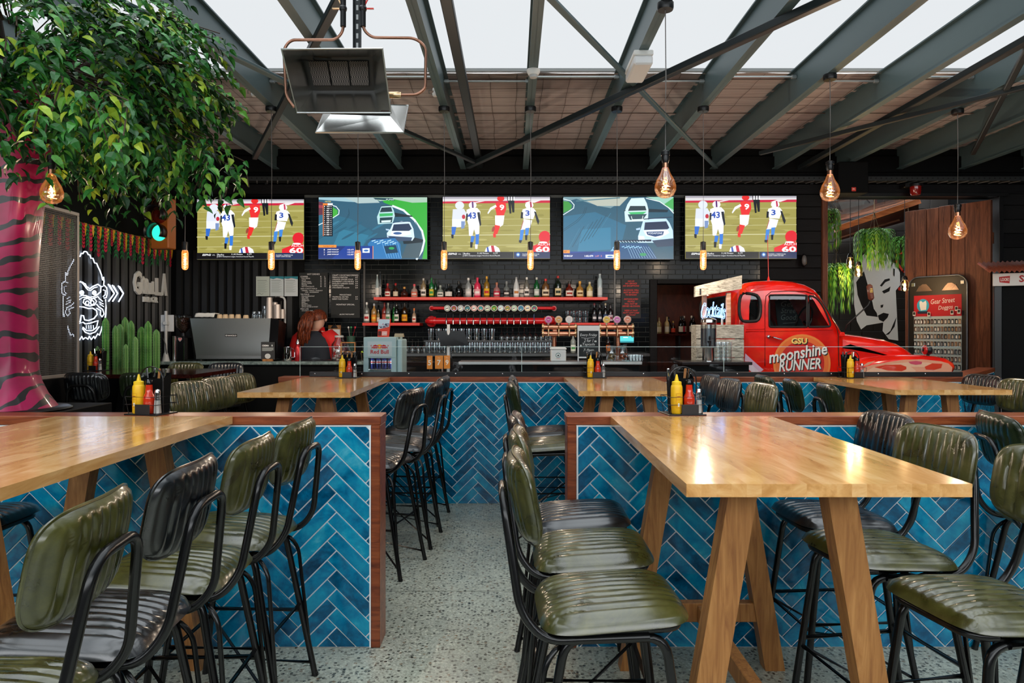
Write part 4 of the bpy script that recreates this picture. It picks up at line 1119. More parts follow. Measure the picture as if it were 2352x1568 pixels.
def racing_close():
    A = Art(EMTV, 0.0003); X0, X1, Y0, Y1 = 133, 1126, 122, 690; S = 1.0 / (X1 - X0)
    U = lambda x: (x - X0) * S - 0.5
    V = lambda y: (Y1 - y) * S
    def pl(pts, c): A.poly([(U(max(X0, min(X1, x))), V(max(Y0, min(Y1, y)))) for x, y in pts], c)
    def el(x, y, rx, ry, c, rot=0): pl([(x + rx * cos(a) * cos(rot) - ry * sin(a) * sin(rot), y + rx * cos(a) * sin(rot) + ry * sin(a) * cos(rot)) for a in [2 * pi * i / 18 for i in range(18)]], c)
    def ln(pts, w, c): A.line([(U(max(X0, min(X1, x))), V(max(Y0, min(Y1, y)))) for x, y in pts], w * S, c)
    def tx(s, x, y, w, c='f4f4f4', h=None, **k): A.text(s, U(x), V(y), w * S, (h * S if h else None), c, **k)
    pl([(X0, Y0), (X1, Y0), (X1, Y1), (X0, Y1)], '2b5468'); pl([(X0, 300), (420, 260), (700, 380), (640, 620), (X0, 620)], '2d6480'); pl([(300, 420), (560, 400), (560, 600), (260, 620)], '317392')
    for k in range(8): ln([(560 - k * 40, 270 + k * 20), (430 - k * 36, 470 + k * 18)], 5, random.Random(k).choice(['24495c', '37708a']))
    pl([(X0, Y0), (700, Y0), (600, 200), (560, 225), (450, 205), (250, 140), (X0, 170)], '6d8c94'); pl([(280, 130), (480, Y0), (720, Y0), (640, 205), (440, 205)], 'a8aea2'); ln([(250, 160), (640, 130)], 10, '48707c')
    pl([(X0, 160), (180, 165), (212, 200), (200, 235), (X0, 270)], '3b8c3e'); ln([(X0, 140), (200, 160), (230, 195), (225, 225), (133, 285)], 7, 'cfe0e2'); ln([(330, 220), (310, 280), (250, 340), (133, 420)], 3, '1c3846'); ln([(345, 215), (325, 280), (260, 350), (133, 435)], 3, '1c3846')
    pl([(880, Y0), (X1, Y0), (X1, 260), (1000, 165)], '8fbfae'); pl([(1040, 190), (X1, 130), (X1, 240)], '48a058'); ln([(880, 135), (1000, 165), (1080, 220), (1126, 270)], 7, 'dbe6e6'); pl([(890, 230), (1080, 240), (1070, 262), (890, 262)], '152a36')
    # pale car ahead with green bonnet
    pl([(745, 135), (860, 130), (885, 180), (900, 240), (895, 340), (690, 350), (684, 260), (710, 190)], 'c2d8dc'); pl([(735, 205), (870, 205), (882, 245), (715, 250)], '20343c'); pl([(716, 262), (885, 256), (850, 280), (740, 282)], '3fae68'); pl([(712, 282), (886, 278), (850, 330), (735, 332)], '2a4650'); ln([(752, 330), (850, 326)], 5, 'dceaea'); ln([(705, 345), (890, 340)], 6, 'd4e4e4'); ln([(745, 300), (756, 335)], 5, 'dceaea'); ln([(850, 296), (842, 335)], 5, 'dceaea'); ln([(690, 245), (680, 250)], 10, '304850')
    # white and blue car
    pl([(850, 345), (920, 322), (1060, 320), (1090, 360), (1120, 430), (1126, 540), (930, 540), (808, 540), (806, 480), (830, 410)], 'b6d2ee'); pl([(868, 355), (1060, 345), (1088, 405), (1070, 418), (860, 424)], '1c2c48'); pl([(852, 428), (1070, 420), (1088, 450), (1000, 500), (880, 478)], 'dfeaf6'); pl([(880, 440), (1040, 436), (1030, 470), (960, 486), (890, 468)], '24406c'); tx('VODAFONE', 895, 462, 130, 'e8f0f8'); ln([(860, 325), (1110, 306)], 8, '26344a'); pl([(786, 412), (826, 402), (824, 422), (792, 426)], 'a2c0da'); pl([(930, 520), (1126, 500), (1126, 570), (980, 580)], '2c4058'); pl([(810, 478), (860, 480), (868, 520), (812, 526)], 'e8f2fa')
    # blurred near car
    pl([(550, 620), (600, 565), (640, 545), (880, 545), (930, 600), (980, 690), (560, 690)], '1d4a74'); ln([(600, 528), (920, 520)], 18, '16283e')
    for k in range(11): ln([(612 + k * 26, 526), (626 + k * 26, 536)], 5, 'c8e0f0')
    for k in range(9): ln([(600 - k * 3, 570 + k * 2), (555 + k * 4, 618)], 2, '88bce0')
    for k in range(10): ln([(700 + k * 22, 560 + k * 2), (750 + k * 24, 680)], 2.5, '9cc4de')
    for k in range(8): ln([(660 + k * 22, 580 + (k % 2) * 8), (680 + k * 22, 574 + (k % 2) * 8)], 7, '8cc0e4')
    el(850, 648, 32, 14, '2a8a5c')
    pl([(X0, 622), (600, 622), (600, 690), (X0, 690)], '20408c'); pl([(X0, 640), (420, 622), (300, 690), (X0, 690)], '1a3474'); pl([(X0, 608), (190, 608), (190, 636), (X0, 636)], 'e88a38'); tx('AP', 138, 630, 24, '302018', 16)
    tx('WHINCUP', 138, 670, 78, h=16, bold=0.02); tx('1:02.479', 325, 670, 76, h=16, bold=0.02); tx('LAP', 420, 670, 34, 'd88a80', 16); tx('3', 468, 670, 10, 'd88a80', 16); pl([(512, 650), (594, 650), (594, 680), (512, 680)], 'd4e6f6'); el(552, 666, 26, 7, '3c6ca8'); ln([(X0, 688), (X1, 688)], 2, '5a6a80')
    return A
art_f = football(); art_r = racing(); art_c = racing_close()
def tvset(px0, px1, py0, py1, art, label, picmesh=None):
    D = BK - 0.16
    a = P(px0, py1, D); b = P(px1, py0, D); W_, H_ = b.x - a.x, b.z - a.z
    t_ = empty('flat_tv', ((a.x + b.x) / 2, D, (a.z + b.z) / 2), 0, label, 'television', 'screens above the bar')
    tilt = R(-2.0)
    mb = MB(); mb.box((0, 0.025, 0), (W_ + 0.02, 0.04, H_ + 0.02), 0.006); o = mb.build('bezel', BLACKG, t_)
    mb = MB(); mb.box((0, 0.085, 0), (0.4, 0.09, 0.3), 0.01); mb.box((0, 0.12, 0.0), (0.2, 0.07, 0.2)); mb.build('wall_mount', BLACKM, t_)
    if picmesh is None:
        p = art.build('picture', t_); picmesh = p.data
        us = [v.co.x for v in picmesh.vertices]; vs_ = [v.co.y for v in picmesh.vertices]
    else: p = inst('picture', picmesh, t_)
    p.matrix_local = face_cam((0, 0.0025, -H_ / 2)) @ Matrix.Diagonal((W_, H_ / max(v.co.y for v in picmesh.vertices), 0.35 * W_, 1))
    return picmesh
fm = tvset(453, 698, 458, 596, art_f, 'television with football game at the left end of the row')
tvset(732, 981, 453, 595, art_r, 'television with a car race and standings board, second from the left')
tvset(1017, 1263, 452, 594, art_f, 'television with football game in the middle of the row', fm)
tvset(1294, 1547, 452, 595, art_c, 'television with a close-up car race, second from the right')
tvset(1574, 1829, 450, 594, art_f, 'television with football game at the right end of the row', fm)

# ------------------------------------------------------------------ back bar: shelves and bottles
SH = M_('red_shelf', (0.72, 0.03, 0.015), 0.35)
def shelf(px0, px1, py, th, label, y0=8.86, y1=9.19):
    a = P(px0, py, y0); b = P(px1, py, y0)
    mb = MB(); bx(mb, a.x, b.x, y0, y1, a.z - th, a.z, 0.003); o = mb.build('bar_shelf', SH); tag(o, label, 'shelf')
    return a.z
z_top = shelf(858, 1396, 682, 0.038, 'long red shelf with a row of spirits on black tiles')
z_ll = shelf(832, 964, 741, 0.038, 'short red shelf with liqueurs at the left of the taps')
z_lr = shelf(1288, 1411, 741, 0.03, 'short red shelf with tumblers and wine at the right')
ORD = 'first second third fourth fifth sixth seventh eighth ninth tenth eleventh twelfth thirteenth fourteenth fifteenth sixteenth seventeenth eighteenth nineteenth twentieth twenty-first twenty-second twenty-third twenty-fourth twenty-fifth twenty-sixth twenty-seventh'.split()
def liquid(name, col, rough=0.06):
    if name in MATS: return MATS[name]
    return M_(name, hexc(col), rough, coat=0.6, coatr=0.03)
SHAPES = {   # profile as (radius share, height share)
    'tall': [(0.9, 0), (1, .02), (1, .58), (.92, .66), (.42, .76), (.36, .8), (.34, .9)],
    'squat': [(0.9, 0), (1, .03), (1, .48), (.85, .6), (.4, .68), (.34, .74), (.34, .86)],
    'round': [(0.55, 0), (.85, .08), (1, .28), (.9, .48), (.5, .6), (.32, .66), (.3, .84)],
    'cone': [(0.85, 0), (.95, .04), (1, .5), (.75, .68), (.42, .82), (.32, .94)],
    'slim': [(0.9, 0), (1, .02), (1, .7), (.8, .78), (.5, .84), (.45, .95)],
    'wine': [(0.9, 0), (1, .02), (1, .56), (.86, .66), (.4, .74), (.36, .8), (.36, .9)],
    'tube': [(0.95, 0), (1, .02), (1, .92), (.9, .97)],
}
def bottle(x, y, z, w, h, shape, body, lab, cap, label, group, lab2=None, lh=(0.1, 0.42), labshape='rect'):
    t_ = empty('bottle', (x, y, z), 0, label, 'bottle', group)
    r = w / 2
    prof = [(a * r, b * h) for a, b in SHAPES[shape]]
    mb = MB(); mb.lathe(prof, n=16); mb.build('glass', liquid('bottle_' + body, body), t_, 50)
    rr, zz = prof[-1]
    mb = MB(); mb.lathe([(rr * 1.12, zz - 0.004), (rr * 1.15, zz), (rr * 1.12, h - 0.003), (rr * 0.9, h)], n=12); mb.build('cap', M_('cap_' + cap, hexc(cap), 0.35), t_, 40)
    if lab:
        A = Art(step=0.0004)
        # a label that wraps the front of the bottle
        u0, u1 = -0.85, 0.85; z0_, z1_ = lh[0] * h, lh[1] * h
        mbl = MB(); n_ = 7
        R_ = r * 1.012
        for q, (c0, c1, ml) in enumerate(((z0_, z1_, lab), (z0_ + (z1_ - z0_) * 0.3, z0_ + (z1_ - z0_) * 0.66, lab2))):
            if not ml: continue
            mbl.mat(q); Rr = R_ + q * 0.0006; span = (1.15, 0.75)[q]
            row0 = [Vector((Rr * sin(-span + 2 * span * i / n_), -Rr * cos(-span + 2 * span * i / n_), c0)) for i in range(n_ + 1)]
            row1 = [Vector((p.x, p.y, c1)) for p in row0]
            mbl.grid([row0, row1])
        mbl.build('label', [M_('label_' + lab, hexc(lab), 0.55)] + ([M_('label_' + lab2, hexc(lab2), 0.55)] if lab2 else []), t_, 60, recalc=False)
    return t_
DB = 9.0
K3 = 4.9
def row_bottles(items, z, shelf_name, x0, base, y=DB):
    for i, (cxp, top, wd, shape, body, lab, lab2, cap, desc) in enumerate(items):
        px = x0 + cxp / K3; h = (base - top) / K3 * y / F; w = wd / K3 * y / F
        yy = y + (0.045 if (i % 2 and wd < 70 and 'left' in shelf_name) else 0); bottle((px - CX) * y / F, yy, z, w, h, shape, body, lab, cap, '%s, %s from left on %s' % (desc, ORD[i], shelf_name), 'bottles on the ' + shelf_name, lab2)
TOPB = [
 (228, 238, 44, 'cone', '9fb0b4', 'e6e6e0', None, 'c8d0d4', 'tall clear tapered bottle with pale label'),
 (260, 205, 18, 'tube', '1a1e20', 'b8bcc0', None, '303436', 'slim black and silver tube bottle'),
 (345, 338, 64, 'squat', '7a1a18', 'ece6dc', 'b01c1c', 'b8161c', 'squat bottle with red neck and white label'),
 (435, 335, 60, 'squat', '2a1408', 'd8cdb4', None, 'b01818', 'dark brown bottle with red cap'),
 (533, 376, 88, 'round', '3a1408', None, None, 'c89038', 'round flask of dark rum with gold stopper'),
 (645, 345, 74, 'squat', 'b09890', 'd86850', 'e8d8d0', 'e04858', 'squat clear bottle with coral label and pink cap'),
 (748, 280, 62, 'tall', '8a7a5c', 'efece4', '3a3a38', 'b8b8b4', 'clear tequila bottle with white label'),
 (838, 275, 54, 'tall', '0f6a34', 'd8c838', '2a9a4c', '2c7a40', 'green bottle with yellow and green label'),
 (884, 292, 36, 'tall', '0a3018', None, None, '143820', 'narrow dark green bottle'),
 (938, 358, 74, 'squat', '7f8a84', 'e8eae4', '4a5a50', '9aa49c', 'square clear gin bottle with white label'),
 (1032, 342, 84, 'squat', '0a0c0e', 'dcdcd8', None, '101214', 'black bottle with white diamond label'),
 (1145, 312, 74, 'squat', '060708', None, None, '101214', 'plain black apothecary bottle'),
 (1254, 276, 72, 'tall', '8d9498', 'c4c8c8', 'e8e8e8', 'e6e6e4', 'clear textured bottle with white stopper'),
 (1355, 272, 74, 'tall', 'd83058', 'f0a0b0', 'f4f0ee', 'd81848', 'bright pink gin bottle'),
 (1460, 258, 66, 'tall', '8a6a20', 'e8b820', 'c02020', 'e0a828', 'golden rum bottle with yellow label'),
 (1573, 326, 76, 'squat', 'a87878', 'c01840', 'e8dcdc', 'b06a48', 'pink spirit bottle with copper cap'),
 (1683, 313, 74, 'squat', '6c7476', '14161a', 'd8d8d4', '7c8486', 'clear bottle with black label'),
 (1793, 266, 68, 'cone', 'cdd4d8', 'e8ecee', 'c08040', '9aa2a8', 'white frosted coconut rum bottle'),
 (1910, 268, 62, 'tall', '6e6e68', 'eeeeea', '1c1c1e', 'e8e8e6', 'clear bottle with white label and white cap'),
 (2022, 270, 62, 'tall', '0e5a2c', 'b8c8c4', 'dfe6e2', 'd0d4d0', 'green gin bottle with pale label'),
 (2123, 286, 84, 'tall', '6a4a28', 'e8dcc0', '3a2818', 'd01820', 'bourbon bottle with red wax cap'),
 (2262, 252, 74, 'tall', '0c1c10', 'e0d4a8', '1c2c1c', 'b01c18', 'dark green whiskey bottle with cream label'),
 (2390, 315, 88, 'squat', '6a1c0c', 'e8e0d8', 'a02818', '141414', 'amber whisky decanter with black stopper'),
 (2508, 312, 80, 'squat', 'a87830', 'e8d8a8', '6a4818', 'd8a030', 'golden brandy bottle with gold foil cap'),
 (2618, 320, 70, 'tall', 'b8a868', 'e4e0c4', None, 'd8d4c0', 'pale yellow limoncello bottle'),
 (2733, 230, 56, 'slim', 'a8bcc4', 'c8d4d8', None, 'b8c8d0', 'tall clear blue vodka bottle')]
row_bottles(TOPB, z_top, 'long red shelf', 820, 497)
LLB = [
 (110, 555, 62, 'tall', '6c7270', 'e6e6e2', 'b81c20', 'e4e4e2', 'clear vodka bottle with white and red label'),
 (184, 568, 62, 'tall', 'a8844c', 'e88818', 'f0c040', 'b8c0c8', 'bottle with bright orange label'),
 (240, 640, 34, 'tall', '8a7a50', 'd8d4c8', None, 'c8c8c0', 'small pale bottle'),
 (302, 558, 58, 'tall', '8a3028', 'c05848', None, '6a2018', 'rosy red bottle'),
 (350, 562, 56, 'tall', '6a7670', 'dfe6dc', '4a8a5a', 'a0a8a0', 'clear bottle with green and white label'),
 (412, 578, 42, 'tall', '0c6a24', '1a8a38', None, '2a2a2a', 'emerald green bottle'),
 (446, 560, 54, 'tall', '08100a', 'e0e0d8', '2a6a3a', '101010', 'black bottle with round white label'),
 (530, 562, 68, 'tall', '2a1a08', 'e8a818', 'b87010', '1c1810', 'amber bottle with golden label'),
 (643, 622, 46, 'squat', 'a08870', 'e8e0d4', 'b83820', 'e07830', 'small bottle with orange cap and white label')]
row_bottles(LLB, z_ll, 'short left shelf', 820, 787)
WNB = [(613, 556, 56, 'wine', '0a0c10', '2a2e38', 'd8dce0', '6a3038', 'black wine bottle with dusky red foil'),
 (675, 558, 54, 'wine', '0a0c10', '1c2230', 'c8ccd4', '101418', 'black wine bottle with dark label'),
 (738, 556, 54, 'wine', '0c0f12', '28406a', 'b8c0d0', 'b0a890', 'black wine bottle with blue label and pale foil'),
 (795, 566, 58, 'wine', '100a10', 'c8b8c4', '8a3048', '141418', 'dark wine bottle with painted label')]
row_bottles(WNB, z_lr, 'short right shelf', 1240, 778)
# tumblers beside the wine, on a small tray
def glass_mesh(r0, r1, h, base=0.006, n=14):
    mb = MB(); mb.lathe([(r0 * 0.97, 0), (r0, 0.003), (r1, h)], n=n, cap=False); mb.lathe([(0.0005, 0.0), (r0 * 0.97, 0.0)], n=n, cap=False); mb.lathe([(0.0005, base), (r0 * 0.95, base)], n=n, cap=False)
    return mb.mesh('tumbler', GLASSW, 50)
tum = glass_mesh(0.032, 0.036, 0.075)
zt_ = z_lr
for i in range(4):
    o = inst('tumbler', tum, None, (P(1305 + i * 13.5, 0, 9.0).x, 9.0, z_lr)); tag(o, 'low tumbler on the short right shelf, lower row, %s from the left' % ORD[i], 'glass', 'tumblers on the short right shelf')
mb = MB(); bx(mb, P(1292, 0, 9).x, P(1355, 0, 9).x, 8.94, 9.06, z_lr + 0.078, z_lr + 0.084); tag(mb.build('glass_tray', GLASSW), 'thin clear tray between two rows of tumblers', 'tray')
for i in range(4):
    o = inst('tumbler', tum, None, (P(1305 + i * 13.5, 0, 9.0).x, 9.0, z_lr + 0.084)); tag(o, 'low tumbler on the clear tray, upper row, %s from the left' % ORD[i], 'glass', 'tumblers on the short right shelf')

# ------------------------------------------------------------------ beer tap pipes
DP = 8.72
pa, pb = P(995, 707.5, DP), P(1268, 707.5, DP)
up_ = empty('medallion_pipe', (0, 0, 0), label='thin red pipe carrying a row of round beer badges', cat='pipe')
mb = MB(); pts = arc_path([(pa.x - 0.03, 9.197, pa.z), (pa.x - 0.03, DP, pa.z), (pb.x + 0.03, DP, pb.z), (pb.x + 0.03, 9.197, pb.z)], 0.06, 5); mb.tube(pts, 0.02, 12); mb.build('pipe', REDPIPE, up_, 60)
for q in (pa.x - 0.03, pb.x + 0.03):
    mb = MB(); mb.lathe([(0.033, 0), (0.033, 0.02), (0.022, 0.03)], (q, DP + 0.08, pa.z), 14, 'Y'); mb.build('collar', REDPIPE, up_, 40)
MEDC = ['1f6a54', '2a5f96', '41578a', '34565a', 'b83a20', 'c85a20', '2c7a3a', '3a8a2c', '38a0b8', '27345c', '2a9a5c', '3f86a8', 'c8a83a', '57a84c']
MEDN = 'teal blue slate grey red orange green lime aqua navy jade sky yellow leaf'.split()
for i in range(14):
    px = 820 + (1017 + 75.2 * i) / K3
    c = P(px, 707.8, DP - 0.03)
    m_ = empty('badge', (0, 0, 0)); m_.parent = up_
    mb = MB(); mb.lathe([(0.036, 0), (0.04, -0.004), (0.04, -0.012), (0.037, -0.014)], c, 20, 'Y'); mb.build('rim', WHITE, m_, 40)
    A = Art(step=0.0005); A.ell(0, 0, 0.034, 0.034, MEDC[i], 22); A.ell(0, 0, 0.027, 0.027, ['e8ecec', MEDC[(i + 3) % 14], 'dfe6e0', MEDC[i]][i % 4], 20); A.poly([(-0.02, -0.008), (0.02, -0.002 + 0.006 * (i % 3)), (0.02, 0.008 + 0.004 * (i % 2)), (-0.02, 0.004)], MEDC[(i + 5) % 14] if i % 2 else '1c2430'); A.ell(0.0, -0.014, 0.012, 0.005, 'f0e8c8')
    A.build('print', m_, face_cam((c.x, c.y - 0.0145, c.z)))
lo = empty('beer_tap_pipe', (0, 0, 0), label='thick red pipe with fourteen beer taps and wall flanges', cat='tap pipe')
la, lb = P(1003, 737, DP), P(1248, 737, DP)
mb = MB(); mb.tube(arc_path([(la.x - 0.12, 9.19, la.z), (la.x - 0.12, DP, la.z), (lb.x + 0.12, DP, lb.z), (lb.x + 0.12, 9.19, lb.z)], 0.09, 7), 0.041, 16); mb.build('pipe', REDPIPE, lo, 60)
for q in (la.x - 0.12, lb.x + 0.12):
    mb = MB(); mb.lathe([(0.075, 0), (0.075, -0.02), (0.05, -0.03)], (q, 9.197, la.z), 18, 'Y')
    for k in range(6): mb.cyl((q + 0.063 * cos(k * pi / 3), 9.175, la.z + 0.063 * sin(k * pi / 3)), (q + 0.063 * cos(k * pi / 3), 9.17, la.z + 0.063 * sin(k * pi / 3)), 0.006, 6)
    mb.build('wall_flange', REDPIPE, lo, 40)
for q in (la.x - 0.02, lb.x + 0.02):
    mb = MB(); mb.lathe([(0.056, -0.012), (0.056, 0.012)], (q, DP, la.z), 16, 'X'); mb.build('flange', REDPIPE, lo, 40)
    mb = MB()
    for k in range(5):
        a = k * 2 * pi / 5 + 0.3; mb.ell((q, DP + 0.05 * cos(a), la.z + 0.05 * sin(a)), 0.008, 8, 6)
    mb.build('bolt', CHROME, lo, 40)
for i in range(14):
    x = P(820 + (1013 + 75.2 * i) / K3, 0, DP).x; y = DP - 0.04; z = la.z
    tp = empty('tap', (x, y, z)); tp.parent = lo
    mb = MB(); mb.cyl((0, 0.01, 0.0), (0, -0.03, 0.0), 0.011, 10); mb.ell((0, -0.034, 0.004), 0.014, 10, 7); mb.cone((0, -0.034, -0.0), (0, -0.045, -0.045), 0.011, 0.007, 10); mb.ell((0, -0.036, -0.018), 0.012, 8, 6); mb.build('spout', CHROME, tp, 50)
    mb = MB(); mb.cone((0, -0.032, 0.01), (0, -0.028, 0.085), 0.005, 0.008, 8); mb.build('lever', BLACKG if i < 13 else M_('blue_lever', (0.02, 0.05, 0.16), 0.3), tp, 50)
# copper beer font on the front bench
DF = 6.62
BZ = H + (CY - 829) * DF / F          # raised bench top
fa, fb = P(1247, 751, DF), P(1452, 767, DF)
font = empty('beer_font', (0, 0, 0), label='double copper pipe beer font with round pump clips', cat='beer font')
for zz in (751, 766):
    z = P(0, zz, DF).z
    for (p0, p1) in ((1249, 1322), (1378, 1452)):
        mb = MB(); mb.lathe([(0.024, 0), (0.024, P(p1, 0, DF).x - P(p0, 0, DF).x)], (P(p0, 0, DF).x, DF, z), 16, 'X'); mb.build('copper_tube', COPPER, font, 50)
for p0 in (1247, 1322, 1378, 1453):
    x = P(p0, 0, DF).x; mb = MB()
    for zz in (751, 766):
        z = P(0, zz, DF).z; mb.lathe([(0.03, -0.01), (0.032, 0), (0.03, 0.01)], (x, DF, z), 16, 'X')
        for k in range(6):
            a = k * pi / 3; mb.ell((x, DF + 0.033 * cos(a), z + 0.033 * sin(a)), 0.008, 8, 6)
    mb.build('flange', BRASS, font, 50)
for p0 in (1275, 1425):
    x = P(p0, 0, DF).x; mb = MB(); mb.cyl((x, DF + 0.15, BZ), (x, DF + 0.15, P(0, 760, DF).z), 0.02, 14); mb.cyl((x, DF + 0.15, P(0, 760, DF).z), (x, DF + 0.01, P(0, 760, DF).z), 0.02, 14); mb.lathe([(0.045, 0), (0.045, 0.008), (0.025, 0.014)], (x, DF + 0.15, BZ), 16); mb.build('column', COPPER, font, 50)
for i, (px, c1, c2) in enumerate(((1259.5, 'd83a98', 'f4d0e6'), (1283, 'e8a050', 'f6e6c8'), (1307, 'e8e0dc', 'f6f2f0'), (1393, 'e8b838', 'f4e0a0'), (1417, 'd870b8', 'f0c8e0'), (1441, 'e88868', 'f6d8c8'))):
    c = P(px, 734, DF - 0.02); cl = empty('pump_clip', (0, 0, 0)); cl.parent = font
    mb = MB(); mb.lathe([(0.034, 0), (0.037, -0.004), (0.037, -0.01), (0.034, -0.012)], c, 20, 'Y'); mb.cone((c.x, c.y - 0.004, c.z - 0.035), (c.x, c.y - 0.004, c.z - 0.052), 0.01, 0.007, 10); mb.build('disc', M_('clip_rim', (0.75, 0.6, 0.5), 0.25, 0.6), cl, 40)
    A = Art(step=0.0005); A.ell(0, 0, 0.032, 0.032, c1, 22); A.ell(0, 0, 0.026, 0.026, c2, 22); A.ell(0, 0, 0.022, 0.022, c1, 22)
    A.line([(-0.012, -0.004), (-0.004, 0.008), (0.0, -0.006), (0.006, 0.006), (0.013, -0.004)], 0.004, 'f6f0ea'); A.build('print', cl, face_cam((c.x, c.y - 0.0125, c.z)))
    mb = MB(); mb.cyl((c.x, DF - 0.02, P(0, 751, DF).z), (c.x, DF - 0.06, P(0, 757, DF).z), 0.009, 8); mb.cone((c.x, DF - 0.06, P(0, 756, DF).z), (c.x, DF - 0.065, P(0, 772, DF).z), 0.009, 0.006, 8); mb.build('spout', BRASS, font, 50)
# ------------------------------------------------------------------ counters and benches behind the bar
STONE = M_('grey_stone_edge', (0.2, 0.25, 0.25), 0.25); t = NT(STONE); t.color(t.ramp(t.noise(t.coord('Object'), 22, 5, 0.7), [(0.35, '4d5c5c'), (0.6, '7f908e'), (0.75, 'b9c6c2')]))
DKST = M_('dark_steel', (0.12, 0.125, 0.13), 0.3, 0.9)
CD = 8.1; CZ = H + (CY - 830) * CD / F
ct = empty('coffee_counter', (0, 0, 0), label='coffee counter with grey stone top against the dark left back wall', cat='counter')
mb = MB(); bx(mb, P(352, 0, CD).x, P(868, 0, CD).x, CD, 8.56, CZ - 0.04, CZ, 0.006); mb.build('stone_top', STONE, ct)
mb = MB(); bx(mb, P(352, 0, CD).x + 0.03, P(868, 0, CD).x, CD + 0.04, 8.54, 0, CZ - 0.04); mb.build('front_panel', BLACK, ct)
bb = empty('back_bar', (0, 0, 0), label='low black back bar cabinet under the taps', cat='cabinet')
mb = MB(); bx(mb, -1.62, 1.72, 8.56, 9.19, 1.215, 1.255, 0.004); mb.build('steel_top', DKST, bb)
mb = MB(); bx(mb, -1.6, 1.7, 8.6, 9.19, 0, 1.215); mb.build('carcass', BLACK, bb)
for i in range(5):
    mb = MB(); bx(mb, -1.58 + i * 0.655, -1.58 + i * 0.655 + 0.64, 8.58, 8.6, 0.2, 1.19, 0.004); d = mb.build('door', BLACKG, bb)
    mb = MB(); bx(mb, -1.55 + i * 0.655, -1.53 + i * 0.655, 8.555, 8.58, 0.75, 1.1, 0.004); mb.build('handle', STEEL, d)
fb_ = empty('bar_bench', (0, 0, 0), label='steel work bench behind the glass screen with raised shelf', cat='bench')
mb = MB(); bx(mb, -1.92, 3.6, 6.26, 6.86, 0.93, 0.96, 0.004); mb.build('bench_top', DKST, fb_)
mb = MB(); bx(mb, -1.9, 3.58, 6.3, 6.84, 0.0, 0.93); mb.build('carcass', BLACK, fb_)
sx0, sx1 = P(1055, 0, DF).x, P(1470, 0, DF).x
mb = MB(); bx(mb, sx0, sx1, 6.5, 6.83, BZ - 0.03, BZ, 0.004); mb.build('raised_shelf', STEEL, fb_)
mb = MB(); bx(mb, sx0 + 0.02, sx1 - 0.02, 6.55, 6.8, 0.96, BZ - 0.03); mb.build('shelf_riser', BLACK, fb_)
mb = MB(); bx(mb, P(1555, 0, 6.65).x, P(1712, 0, 6.65).x, 6.45, 6.83, BZ - 0.03, BZ, 0.004); mb.build('raised_shelf', M_('black_stone', (0.012, 0.013, 0.015), 0.2), fb_)
mb = MB(); bx(mb, P(1560, 0, 6.65).x, P(1708, 0, 6.65).x, 6.5, 6.8, 0.96, BZ - 0.03); mb.build('shelf_riser', BLACK, fb_)

# ------------------------------------------------------------------ glasses on the back bar
tall_g = glass_mesh(0.028, 0.034, 0.135); pint = glass_mesh(0.034, 0.042, 0.155); high = glass_mesh(0.03, 0.033, 0.12)
n_ = 0
for i in range(25):
    o = inst('highball_glass', tall_g, None, (P(986 + i * 11.6, 0, 8.66).x, 8.66 + 0.012 * (i % 2), 1.255)); tag(o, 'highball glass in the front row on the back bar, %s from the left' % ORD[i], 'glass', 'glasses on the back bar')
gs = MB(); bx(gs, P(975, 0, 8.95).x, P(1275, 0, 8.95).x, 8.86, 9.16, 1.395, 1.41, 0.002)
for px in (980, 1125, 1270): bx(gs, P(px, 0, 8.95).x - 0.01, P(px, 0, 8.95).x + 0.01, 8.88, 8.9, 1.255, 1.395)
tag(gs.build('glass_rack', DKST), 'narrow steel rack holding a second row of glasses', 'rack')
for i in range(9):
    o = inst('pint_glass', pint, None, (P(990 + i * 17.5, 0, 8.95).x, 8.95, 1.41)); tag(o, 'pint glass on the steel rack, %s from the left' % ORD[i], 'glass', 'glasses on the steel rack')
def wine_mesh(h=0.17, r=0.036):
    mb = MB(); mb.lathe([(r * 0.78, 0), (r, 0.03), (r * 0.95, 0.055), (r * 0.5, 0.082), (0.005, 0.092), (0.004, h - 0.006), (r * 0.9, h)], n=14, cap=False)
    return mb.mesh('wine_glass', GLASSW, 50)
wg = wine_mesh()
for i in range(8):
    o = inst('wine_glass', wg, None, (P(1152 + i * 13, 0, 8.95).x, 8.98, 1.41)); tag(o, 'upturned wine glass on the steel rack, %s from the left' % ORD[i], 'glass', 'upturned wine glasses')
for i in range(4):
    o = inst('wine_glass', wg, None, (P(933 + i * 13.5, 0, 8.75).x, 8.78, 1.255)); tag(o, 'upturned wine glass right of the small fridge, %s from the left' % ORD[i], 'glass', 'upturned wine glasses')
for i in range(3):
    o = inst('highball_glass', high, None, (P(1254 + i * 9.5, 0, 8.95).x, 8.95, 1.41)); tag(o, 'bluish tumbler at the right end of the steel rack, %s of three' % ORD[i], 'glass', 'bluish tumblers')
for i in range(7):
    o = inst('shot_glass', glass_mesh(0.02, 0.024, 0.06) if i == 0 else o.data, None, (P(1452 + i * 7.2, 0, 6.95).x + 0.02, 6.7, BZ) if False else (P(1446 + i * 3.6, 0, 6.7).x, 6.62 + 0.1 * (i % 2), BZ)); tag(o, 'small glass at the right end of the raised shelf, %s from the left' % ORD[i], 'glass', 'small glasses on the raised shelf')

